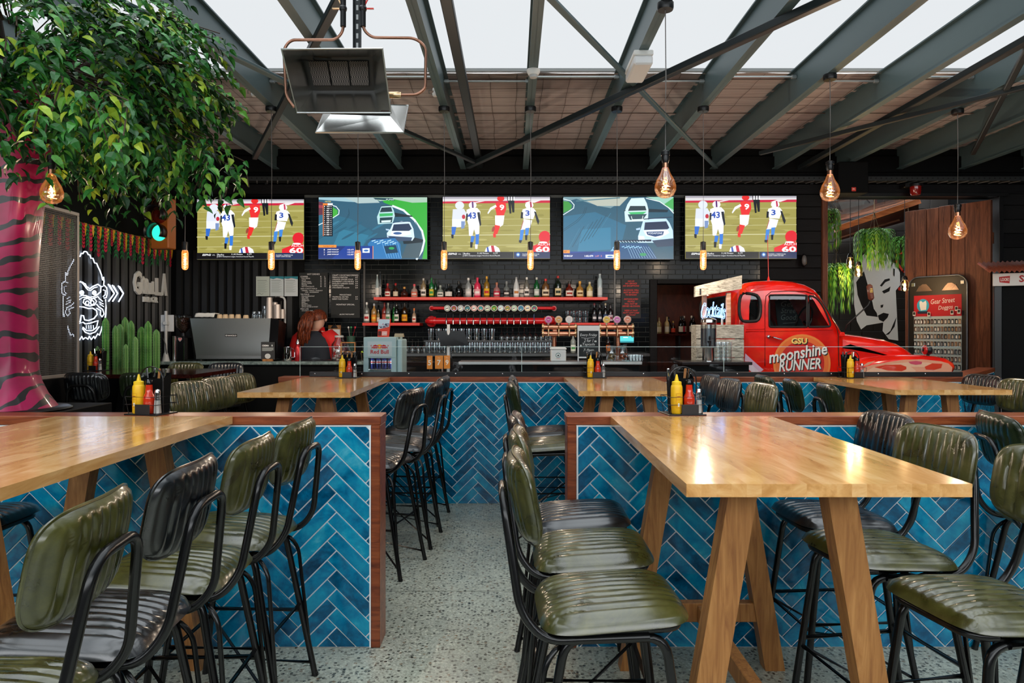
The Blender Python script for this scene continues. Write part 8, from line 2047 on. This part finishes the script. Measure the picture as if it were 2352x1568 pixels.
# ------------------------------------------------------------------ mesh screen on its ledge
mb = MB(); bx(mb, WL + 0.04, -4.02, 5.2, 6.38, 0, 1.12, 0.004); tag(mb.build('screen_ledge', BLACK), 'black ledge that carries the perforated screen', 'ledge')
SX = -4.065; ms = empty('mesh_screen', (SX, 5.3, 1.12), 0, 'grey perforated metal screen standing left of the cactus planter', 'screen')
my1, mz1 = 1.08, 1.52; GMET = M_('screen_metal', (0.13, 0.125, 0.12), 0.45, 0.5)
mb = MB()
y = 0.02
while y < my1 - 0.02: bx(mb, -0.002, 0.002, y - 0.0023, y + 0.0023, 0.02, mz1 - 0.02); y += 0.0165
z = 0.03
while z < mz1 - 0.02: bx(mb, -0.0018, 0.0018, 0.02, my1 - 0.02, z - 0.0023, z + 0.0023); z += 0.0165
mb.build('perforated_sheet', GMET, ms)
for nm, a in (('frame_rail', (0, my1, 0, 0.03)), ('frame_rail', (0, my1, mz1 - 0.03, mz1)), ('frame_post', (0, 0.03, 0.03, mz1 - 0.03)), ('frame_post', (my1 - 0.03, my1, 0.03, mz1 - 0.03))):
    mb = MB(); bx(mb, -0.015, 0.015, a[0], a[1], a[2], a[3], 0.003); mb.build(nm, M_('screen_frame', (0.4, 0.37, 0.34), 0.4, 0.5), ms)

# ------------------------------------------------------------------ neon gorilla, letters, garland on the left wall
NW = emis('neon_white', (0.66, 0.78, 1.0), 2.6); NX = WL + 0.06
gor = empty('neon_gorilla', (0, 0, 0), label='white neon sign of a laughing gorilla head on the ribbed wall', cat='neon sign')
def gw(c): return PXW(130 + c[0] / 6.533, 560 + c[1] / 6.533, NX)
DC = 7.285
def neonline(pts, mirror=False, r=0.009, closed=False, par=gor, nm='tube', m=NW):
    for f in ((0, 1) if mirror else (0,)):
        q = [gw(p) for p in pts]
        if f: 
            q2 = []
            for w, p in zip(q, pts): zz = H + (CY - (560 + p[1] / 6.533)) * w.y / F; q2.append(Vector((NX, 2 * DC - w.y, zz)))
            q = q2
        mb = MB(); mb.tube(q, r * 0.68, 6, closed=closed); mb.build(nm, m, par, 60)
def circ(x, y, r, n=12): return [(x + r * cos(2 * pi * i / n), y + r * 1.15 * sin(2 * pi * i / n)) for i in range(n)]
neonline([(425, 112), (455, 122), (475, 160), (500, 165), (515, 215), (545, 215), (570, 285), (600, 290), (625, 350), (650, 400), (675, 470), (690, 540), (705, 500), (712, 560), (706, 620)], True)
neonline([(680, 640), (720, 625), (752, 660), (760, 740), (745, 805), (712, 812)], True); neonline([(700, 690), (732, 700), (730, 760), (700, 790)], True, 0.007)
neonline([(735, 830), (742, 950), (736, 1060), (730, 1110)], True); neonline([(600, 905), (640, 950), (690, 980), (712, 1050), (682, 1095), (655, 1060), (662, 1000), (600, 965)], True, 0.008)
neonline([(430, 600), (450, 640), (500, 672), (540, 640), (620, 605), (665, 640), (660, 720), (600, 765)], False); neonline([(430, 600), (390, 575), (330, 570), (300, 600), (305, 680), (350, 735)], False)
neonline([(360, 560), (400, 600), (440, 655), (470, 690), (510, 700), (560, 660), (610, 645)], False, 0.007)
for x in (380, 566): neonline(circ(x, 732, 26), False, 0.008, True); neonline(circ(x, 732, 8), False, 0.006, True)
neonline([(320, 800), (380, 770), (440, 775), (500, 800), (560, 790), (620, 760)], False, 0.008); neonline([(340, 835), (400, 800), (470, 800), (540, 825), (620, 790), (650, 830)], False, 0.007)
neonline([(400, 880), (412, 830), (470, 815), (505, 845), (560, 812), (600, 860), (570, 915), (500, 930), (440, 920)], False, 0.008, True); neonline(circ(460, 885, 26), False, 0.007, True); neonline(circ(535, 880, 26), False, 0.007, True)
neonline([(330, 940), (400, 945), (480, 970), (540, 962), (600, 1000), (608, 1060), (560, 1120), (480, 1148), (420, 1140), (402, 1075), (370, 1070), (352, 1170), (320, 1150), (310, 1050)], False, 0.009)
neonline([(340, 1190), (400, 1175), (430, 1200), (500, 1190), (560, 1170), (622, 1150), (600, 1250), (540, 1298), (450, 1300), (395, 1250)], False, 0.008); neonline([(390, 1270), (430, 1325), (500, 1352), (580, 1320), (640, 1240)], False, 0.008)
for x in (445, 480, 515, 550): neonline([(x, 1222), (x + 3, 1268)], False, 0.007)
neonline([(440, 1405), (470, 1430), (490, 1385), (520, 1435), (560, 1385), (575, 1420), (618, 1345), (642, 1370), (668, 1300), (682, 1235)], True, 0.008)
for s in ((640, 870, 700, 900), (650, 900, 705, 940), (655, 830, 690, 860)): neonline([(s[0], s[1]), (s[2], s[3])], True, 0.007)
arr = empty('neon_arrow', (0, 0, 0), label='three white neon chevrons right of the gorilla sign', cat='neon sign')
for k in ((775, 605, 865, 860), (835, 620, 915, 860), (925, 630, 1002, 865)):
    neonline([(k[0], k[1]), (k[2], 745), (k[0] + 6, k[3])], False, 0.011, par=arr); neonline([(k[0] + 22, k[1] + 8), (k[2] + 4, 740)], False, 0.007, par=arr)
SIGN = M_('white_letter', (0.85, 0.88, 0.88), 0.45)
lt_ = empty('wall_lettering', (0, 0, 0), label='pale raised letters of the burger bar name on the ribbed wall', cat='lettering')
for s, x0, x1, y0, y1 in (('G', 1158, 1272, 395, 755), ('O', 1272, 1326, 478, 745), ('R', 1330, 1388, 515, 750), ('I', 1394, 1432, 582, 752), ('L', 1438, 1486, 562, 756), ('L', 1490, 1575, 510, 772), ('A', 1578, 1655, 438, 772), ('B', 1302, 1342, 790, 868), ('R', 1360, 1400, 792, 872), ('G', 1418, 1458, 794, 876), ('R', 1478, 1516, 796, 880)):
    vs_, fs_, a0, a1, b0, b1 = text_mesh(s, 0.06, 0.0, 0.03); mb = MB(); pts = []
    p00, p10, p01 = gw((x0, y1)), gw((x1, y1)), gw((x0, y0))
    for v in vs_: u = (v.x - a0) / (a1 - a0); w_ = (v.y - b0) / (b1 - b0); pts.append((WL + 0.045 + 0.012 * (v.z / 0.06 + 1), p00.y + (p10.y - p00.y) * u, p00.z + (p01.z - p00.z) * w_))
    mb.add(pts, fs_); mb.build('letter', SIGN, lt_)
gar = empty('paper_garland', (0, 0, 0), label='colourful paper garland of red yellow and green along the ribbed wall', cat='garland')
GX = WL + 0.09; mb = MB(); mb.tube([Vector((GX, 5.9 + 0.16 * i, 2.68 + 0.012 * sin(i * 1.3))) for i in range(21)], 0.004, 5); mb.build('string', M_('string_brown', (0.2, 0.12, 0.06), 0.8), gar)
GC = [M_('paper_' + c, hexc(c), 0.7) for c in ('e0a820', '1f8a4a', 'c8204a', 'f0c040', '147a38', 'b01838')]
rr = random.Random(8); y = 5.95; k = 0
while y < 9.08:
    kind = k % 6; m = GC[kind]; w_ = rr.uniform(0.05, 0.075); h_ = rr.uniform(0.16, 0.34) if kind in (1, 4, 2, 5) else rr.uniform(0.13, 0.22); mb = MB()
    if kind in (1, 4):
        for j in range(6):
            zz = -h_ * j / 6
            for s in (-1, 1): mb.prism([(0, 0, zz - 0.02), (0, s * w_ * .55, zz - 0.075), (0, s * w_ * .4, zz - 0.035)], (0.002, 0, 0))
        mb.box((0.001, 0, -h_ / 2), (0.002, 0.006, h_))
    elif kind in (2, 5):
        for j in range(7): zz = -h_ * j / 7; mb.prism([(0, -w_ * .4, zz), (0, 0, zz - 0.018), (0, w_ * .4, zz), (0, w_ * .4, zz - h_ * .1), (0, 0, zz - 0.018 - h_ * .1), (0, -w_ * .4, zz - h_ * .1)], (0.002, 0, 0))
    else: mb.prism([(0, -w_ * .5, 0), (0, w_ * .5, 0), (0, w_ * .42, -h_ * .5), (0, w_ * .2, -h_ * .8), (0, 0.0, -h_), (0, -w_ * .2, -h_ * .7), (0, -w_ * .45, -h_ * .45)], (0.002, 0, 0))
    mb.build('pennant', m, gar, loc=(GX + 0.003 * (k % 3), y, 2.68)); y += rr.uniform(0.036, 0.05); k += 1

# ------------------------------------------------------------------ cactus planter
CACT = M_('cactus_green', (0.1, 0.3, 0.07), 0.5); t = NT(CACT); t.color(t.mix(t.objrand(), t.ramp(t.noise(t.coord('Object'), 6, 3), [(0.3, '2c5a24'), (0.55, '4c8a38'), (0.75, '7ab050')]), hexc('6a9a58')))
SPN = M_('cactus_spine', (0.65, 0.6, 0.42), 0.6)
mb = MB(); bx(mb, WL + 0.04, -3.985, 7.42, 8.06, 0, 1.08, 0.004); pl_ = tag(mb.build('planter_box', BLACK), 'long black planter box at the left wall', 'planter')
for i, (px, ty, w, yy) in enumerate(((242.5, 729, 15, 0), (252, 744, 19, -.03), (265, 747, 13, .04), (281, 728, 16, 0), (301, 736, 15, .02), (311, 773, 12, -.04), (325, 750, 19, 0), (340, 737, 16, .03), (359, 756, 16, -.02), (289, 790, 11, -.06), (218, 795, 10, -.05))):
    X_ = -4.46 - yy; D_ = X_ * F / (px - CX); D_ = max(7.5, min(8.0, D_ * 0.2 + 6.25)) if False else min(8.02, max(7.48, (7.74 + ((i * 3) % 5 - 2) * 0.12) if i < 9 else 7.47)); c = P(px, ty, D_); r = w * 0.42 * D_ / F; zb0 = 1.08; hgt_ = c.z - zb0
    x_ = max(-4.55, min(-4.27, c.x)) if px < 290 else c.x
    t_ = empty('cactus', (max(c.x, WL + 0.04 + 1.35 * r), D_, zb0), 0, 'ribbed green column cactus, %s from the left' % ('second third fourth fifth seventh eighth ninth tenth eleventh sixth first'.split()[i]), 'cactus', 'column cacti in the planter')
    mb = MB(); rows = []; nr = 9
    for j in range(15):
        u = j / 14; rad = r * (1 if u < 0.85 else sqrt(max(0.0, 1 - ((u - 0.85) / 0.152) ** 2))) * (0.85 + 0.15 * min(1, u * 5))
        rows.append([Vector((rad * (1 + 0.22 * cos(nr * a)) * cos(a), rad * (1 + 0.22 * cos(nr * a)) * sin(a), hgt_ * u)) for a in [2 * pi * q / 44 for q in range(44)]])
    mb.grid(rows, closed=True); mb.build('stem', CACT, t_, 70)
    mb = MB()
    for q in range(nr):
        a = 2 * pi * q / nr
        for j in range(int(hgt_ / 0.03)):
            z_ = 0.02 + j * 0.03; d = Vector((cos(a), sin(a), 0)); e = Vector((-sin(a), cos(a), 0)); b = d * r * 1.2 + Vector((0, 0, z_))
            if z_ > hgt_ * .9: continue
            for s in (-1, 0, 1): mb.add([b + e * 0.0018, b - e * 0.0018, b + d * 0.016 + e * s * 0.012 + Vector((0, 0, 0.006))], [(0, 1, 2)])
    stuff(mb.build('spines', SPN, t_, recalc=False))
# traffic light
tl = P(366, 512, 8.3); t_ = empty('traffic_light', (tl.x, 8.3, tl.z), R(-8), 'orange traffic light with the green lamp lit, left of screens', 'traffic light')
OR_ = M_('traffic_orange', (0.42, 0.12, 0.02), 0.4); mb = MB(); mb.box((0, 0.08, 0), (0.235, 0.16, 0.62), 0.012); mb.build('housing', OR_, t_)
for zz, m, nm in ((0.215, M_('lens_dark', (0.05, 0.02, 0.008), 0.2), 'amber_lens'), (0.09, M_('lens_red', (0.14, 0.012, 0.006), 0.15, coat=.5), 'red_lens'), (-0.12, emis('lens_green', (0.02, 0.75, 0.42), 1.4), 'green_lens')):
    mb = MB(); mb.lathe([(0.098, 0.0), (0.09, -0.012), (0.06, -0.026), (0.004, -0.034)], (0, 0, zz), 24, 'Y'); mb.build(nm, m, t_, 50)
    mb = MB(); rows = []
    for yy, rr_ in ((0, 0.108), (-0.14, 0.112)): rows.append([Vector((rr_ * cos(a), yy, zz + rr_ * sin(a))) for a in [R(-35) + R(250) * i / 18 for i in range(19)]])
    mb.grid(rows); o = mb.build('visor', BLACKM, t_, 50); md = o.modifiers.new('t', 'SOLIDIFY'); md.thickness = 0.003
mb = MB(); mb.cyl((0, 0.1, 0.3), (0, 0.1, CEIL - tl.z), 0.02, 10); mb.build('hanger', BLACKM, t_)

# ------------------------------------------------------------------ pendant bulbs
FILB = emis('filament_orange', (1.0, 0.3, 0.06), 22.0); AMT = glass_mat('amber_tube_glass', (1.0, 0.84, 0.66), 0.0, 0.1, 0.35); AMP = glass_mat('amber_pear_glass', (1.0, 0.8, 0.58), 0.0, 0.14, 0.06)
CORD = M_('grey_cord', (0.16, 0.15, 0.145), 0.6)
def pend(x, y, zbot, pear, label, group, ztop=3.7, sc=1.0, watt=1.5):
    t_ = empty('pendant_bulb', (x, y, zbot), 0, label, 'pendant light', group)
    if pear:
        prof = [(0.004, 0), (0.03, 0.004), (0.055, 0.02), (0.069, 0.05), (0.07, 0.08), (0.058, 0.12), (0.035, 0.16), (0.024, 0.19), (0.02, 0.2)]; hb = 0.2
        mb = MB(); mb.lathe([(a * sc, b * sc) for a, b in prof], n=22, cap=False); mb.build('glass', AMP, t_, 60)
        mb = MB(); mb.tube([Vector((0.028 * (1 - j / 60) * cos(j * 0.55) * sc, 0.028 * (1 - j / 60) * sin(j * 0.55) * sc, (0.035 + 0.085 * j / 40) * sc)) for j in range(41)], 0.0022 * sc, 5); mb.build('filament', FILB, t_, 60)
        mb = MB(); mb.lathe([(0.021 * sc, hb * sc), (0.021 * sc, (hb + 0.03) * sc)], n=16); mb.build('brass_collar', COPPER, t_, 40); hb = (hb + 0.03) * sc
        mb = MB(); mb.lathe([(0.02 * sc, hb), (0.026 * sc, hb + 0.02), (0.026 * sc, hb + 0.05), (0.03 * sc, hb + 0.052), (0.03 * sc, hb + 0.075), (0.012, hb + 0.085)], n=16); mb.build('socket', BLACKM, t_, 40); top = hb + 0.085
    else:
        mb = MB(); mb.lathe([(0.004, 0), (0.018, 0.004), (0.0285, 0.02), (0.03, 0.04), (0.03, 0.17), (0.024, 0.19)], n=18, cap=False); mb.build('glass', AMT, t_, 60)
        mb = MB(); mb.tube([Vector((0.014 * (1 if j % 2 else -1), 0.004 * cos(j), 0.02 + 0.0082 * j)) for j in range(18)], 0.004, 5); mb.build('filament', FILB, t_, 60)
        mb = MB(); mb.lathe([(0.025, 0.19), (0.026, 0.195), (0.026, 0.27), (0.01, 0.276)], n=16); mb.build('socket', BLACKM, t_, 40); top = 0.276
    ld_ = bpy.data.lights.new('bulb_light', 'POINT'); ld_.energy = watt if pear else 21.0; ld_.color = (1.0, 0.96, 0.92); ld_.shadow_soft_size = 0.008
    lo_ = bpy.data.objects.new('bulb_light', ld_); COL.objects.link(lo_); lo_.parent = t_; lo_.location = (0, 0, 0.07 if pear else 0.1)
    mb = MB(); mb.tube([(0, 0, top), (0.004, 0, (top + ztop - zbot) / 2), (0, 0, ztop - zbot - 0.03)], 0.0035, 6); mb.build('cord', CORD, t_)
    mb = MB(); mb.lathe([(0.05, ztop - zbot - 0.045), (0.055, ztop - zbot - 0.03), (0.055, ztop - zbot)], n=16); mb.build('ceiling_rose', BLACKM, t_, 40)
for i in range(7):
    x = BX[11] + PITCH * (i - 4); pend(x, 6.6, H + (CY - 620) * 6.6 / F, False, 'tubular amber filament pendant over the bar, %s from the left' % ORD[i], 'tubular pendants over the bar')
pend(BX[11] + PITCH, 4.5, H + (CY - 455) * 4.5 / F, True, 'large pear-shaped amber pendant bulb nearest the camera', 'pear pendants')
pend(BX[11] + PITCH * 3, 5.76, H + (CY - 462) * 5.76 / F, True, 'pear-shaped amber pendant bulb above the truck', 'pear pendants', sc=1.12, watt=21.0)
pend(BX[11] + PITCH * 5, 6.67, H + (CY - 550) * 6.67 / F, True, 'pear-shaped amber pendant bulb in front of the plank door', 'pear pendants', sc=1.15, watt=21.0)
pend(P(119, 0, 3.9).x, 3.9, H + (CY - 468) * 3.9 / F, True, 'amber pendant bulb half hidden in the tree leaves', 'pear pendants', sc=0.85)

# ------------------------------------------------------------------ gas heater on its slotted hanger
HS = M_('heater_steel', (0.75, 0.75, 0.72), 0.25, 1.0); HD = 3.85
def hpp(cx, cy, D): return P(560 + cx / 3.734, cy / 3.734, D)
def hood(out_, inn, nm, par):
    n = 4
    for k in range(4):
        a, b = out_[k], out_[(k + 1) % 4]; c, d = inn[(k + 1) % 4], inn[k]; mb = MB(); mb.add([a, b, c, d], [(0, 1, 2, 3)]); o = mb.build('reflector', HS, par); md = o.modifiers.new('t', 'SOLIDIFY'); md.thickness = 0.004
    mb = MB(); mb.tube(out_, 0.006, 6, closed=True); mb.build('rim', STEEL, par)
heat = empty('gas_heater', (0, 0, 0), label='steel gas radiant heater hood facing us, hanging from the roof', cat='heater')
o1 = [hpp(322, 422, 3.6), hpp(1190, 416, 3.6), hpp(1262, 968, 3.78), hpp(455, 966, 3.78)]; i1 = [hpp(515, 492, 3.86), hpp(1108, 490, 3.86), hpp(1118, 778, 3.96), hpp(585, 778, 3.96)]
hood(o1, i1, 'front', heat)
mb = MB(); mb.prism(i1, (0, 0.09, 0.04)); mb.build('burner_box', BLACKM, heat)
gr = M_('ceramic_burner', (0.05, 0.042, 0.038), 0.7); t = NT(gr); ck = t.node('ShaderNodeTexChecker'); ck.inputs['Scale'].default_value = 150; t.l.new(t.coord('Object'), ck.inputs['Vector']); t.bump(ck.outputs['Fac'], 0.8, 0.01); t.color(t.mix(ck.outputs['Fac'], (0.03, 0.027, 0.025), (0.2, 0.17, 0.155)))
for k in range(3):
    u0, u1 = 0.06 + k * 0.3, 0.33 + k * 0.3
    def lp(u, v): return i1[0].lerp(i1[1], u).lerp(i1[3].lerp(i1[2], u), v) + Vector((0, -0.006, -0.002))
    mb = MB(); mb.prism([lp(u0, .15), lp(u1, .15), lp(u1, .86), lp(u0, .86)], (0, -0.015, 0)); mb.build('burner_tile', gr, heat)
mb = MB(); mb.bar(hpp(490, 490, 3.83), hpp(600, 500, 3.83), 0.03, 0.03, 0.004); mb.bar(hpp(600, 500, 3.83), hpp(740, 510, 3.85), 0.008, 0.008); mb.build('igniter', BLACKM, heat)
A = Art(step=0.0006); A.rect(-0.022, 0, 0.022, 0.006, '300a08'); A.build('badge', heat, face_cam(hpp(1210, 955, 3.76), 0, R(35)))
heat2 = empty('gas_heater', (0, 0, 0), label='second steel heater hood facing down behind the first one', cat='heater')
o2 = [hpp(620, 1136, 3.98), hpp(1368, 1136, 3.98), hpp(1410, 905, 4.5), hpp(690, 960, 4.5)]; i2 = [hpp(745, 985, 4.08), hpp(1255, 1000, 4.08), hpp(1260, 900, 4.38), hpp(760, 900, 4.38)]
hood(o2, i2, 'rear', heat2); mb = MB(); mb.prism(i2, (0, 0, 0.06)); mb.build('burner_box', BLACKM, heat2); mb = MB(); mb.bar(hpp(870, 1085, 4.12), hpp(1095, 1085, 4.12), 0.03, 0.03, 0.004); mb.build('ceramic_bar', M_('ceramic_tan', (0.5, 0.4, 0.26), 0.7), heat2)
mb = MB(); mb.bar(hpp(1000, 905, 4.2), hpp(930, 420, 4.0) , 0.03, 0.01); mb.build('bracket', BLACKM, heat2)
hgr = empty('heater_hanger', (0, 0, 0), label='slotted black steel channel that carries the heaters', cat='hanger'); cx_ = hpp(925, 0, HD).x
zb_ = hpp(0, 425, 4.0).z
mb = MB(); bx(mb, cx_ - 0.022, cx_ + 0.022, 3.99, 4.0, zb_ - 0.06, CEIL); bx(mb, cx_ - 0.022, cx_ - 0.018, 3.97, 3.99, zb_ - 0.06, CEIL); bx(mb, cx_ + 0.018, cx_ + 0.022, 3.97, 3.99, zb_ - 0.06, CEIL); mb.build('channel', BEAMD, hgr)
z = zb_ + 0.02
while z < CEIL - 0.05: mb = MB(); mb.box((cx_, 3.9885, z), (0.012, 0.002, 0.03), 0.0); mb.build('slot', M_('slot_light', (0.6, 0.62, 0.62), 0.5), hgr); z += 0.055
gp = empty('gas_pipe', (0, 0, 0), label='pair of bent copper gas pipes with valves feeding the heaters', cat='pipe')
for pts in ([(852, -160), (852, 270), (790, 342), (400, 342), (342, 420), (350, 560), (362, 830), (430, 918)], [(1022, -160), (1022, 250), (1095, 322), (1470, 326), (1562, 400), (1556, 760), (1490, 812), (1260, 816)]):
    mb = MB(); mb.tube(arc_path([hpp(a, b, 3.82) for a, b in pts], 0.06, 5), 0.0085, 8); mb.build('copper_tube', M_('aged_copper', (0.3, 0.15, 0.1), 0.3, 0.9), gp, 60)
for cx2 in (852, 1022):
    q = hpp(cx2, 75, 3.82); mb = MB(); mb.cyl(q + Vector((0, 0, -0.1)), q + Vector((0, 0, 0.16)), 0.016, 10); mb.ell(q + Vector((0, 0, 0)), 0.022, 10, 8); mb.build('valve', BLACKM, gp, 50); mb = MB(); mb.bar(q, q + Vector((-0.06 if cx2 < 900 else 0.06, 0, 0.0)), 0.012, 0.006); mb.bar(q, q + Vector((0.05 if cx2 > 900 else -0.05, 0, 0.1)), 0.008, 0.006); mb.build('valve_lever', RED if cx2 > 900 else BRASS, gp)
mb = MB(); q = hpp(1290, 815, 3.82); mb.lathe([(0.016, -0.04), (0.019, -0.02), (0.019, 0.02), (0.016, 0.04)], q, 10, 'X'); mb.build('brass_fitting', BRASS, gp, 40)
# batten light and smoke detector under the rafters
t_ = empty('batten_light', (BX[11] + PITCH, 5.45, 3.7), 0, 'white emergency batten light under a roof beam', 'light fitting')
mb = MB(); mb.box((0, 0, -0.02), (0.15, 0.42, 0.04), 0.006); mb.build('tray', WHITE, t_); mb = MB(); mb.box((0, 0, -0.075), (0.145, 0.41, 0.07), 0.012); mb.build('diffuser', M_('opal_white', (0.75, 0.76, 0.78), 0.4), t_)
t_ = empty('smoke_detector', (BX[11], 5.65, 3.7), 0, 'round white smoke detector under the middle roof beam', 'detector')
mb = MB(); mb.lathe([(0.055, 0), (0.055, -0.02), (0.04, -0.045)], n=20); mb.build('base', WHITE, t_, 40); mb = MB(); mb.lathe([(0.035, -0.045), (0.03, -0.065), (0.004, -0.07)], n=20); mb.build('sensor', GREYP, t_, 40)

# small things: insulators under the rafters, till screen and two bottles on the back bar
for i, (px, py) in enumerate(((622, 222), (1026, 224))):
    x = BX[11] + PITCH * (-3 if i == 0 else -1); D_ = 6.3
    t_ = empty('insulator', (x - 0.05, D_, 3.7), 0, 'white ceramic insulator on the %s roof beam' % ('left', 'middle left')[i], 'insulator', 'insulators')
    mb = MB(); mb.lathe([(0.02, 0.0), (0.03, 0.012), (0.03, 0.03), (0.018, 0.036), (0.018, 0.05), (0.028, 0.056), (0.026, 0.075)], n=16); mb.build('body', WHITE, t_, 40)
    mb = MB(); mb.tube([(-0.03, 0, 0.02), (-0.06, 0, 0.03), (-0.06, 0, 0.06), (-0.03, 0, 0.06)], 0.004, 6); mb.build('wire', CORD, t_)
t_ = empty('till_monitor', (P(1437, 0, 8.75).x, 8.75, 1.256), 0, 'small till monitor with teal picture on the back bar', 'monitor')
mb = MB(); mb.box((0, 0.02, 0.2), (0.24, 0.03, 0.17), 0.006); mb.build('case', BLACKG, t_); mb = MB(); mb.box((0, 0.05, 0.07), (0.05, 0.03, 0.14), 0.004); mb.box((0, 0.04, 0.006), (0.14, 0.12, 0.012), 0.004); mb.build('stand', BLACKM, t_)
A = Art(1.0); A.rect(-0.105, 0.13, 0.105, 0.272, '4cc4c8'); A.rect(-0.105, 0.13, 0.105, 0.15, '2a8a94'); A.rect(-0.03, 0.19, 0.03, 0.2, 'dff4f4'); A.build('picture', t_, face_cam((0, 0.0045, 0)))
bottle(P(1396, 0, 8.75).x, 8.72, 1.256, 0.06, 0.23, 'tall', '1a0e06', 'e07818', '101010', 'brown bottle with orange label beside the till monitor', 'bottles on the back bar')
bottle(P(1316, 0, 8.75).x, 8.72, 1.256, 0.068, 0.24, 'tall', '8a9490', 'dfe8dc', '2c2c2c', 'clear bottle with green and white label on the back bar', 'bottles on the back bar', '4a9a58')
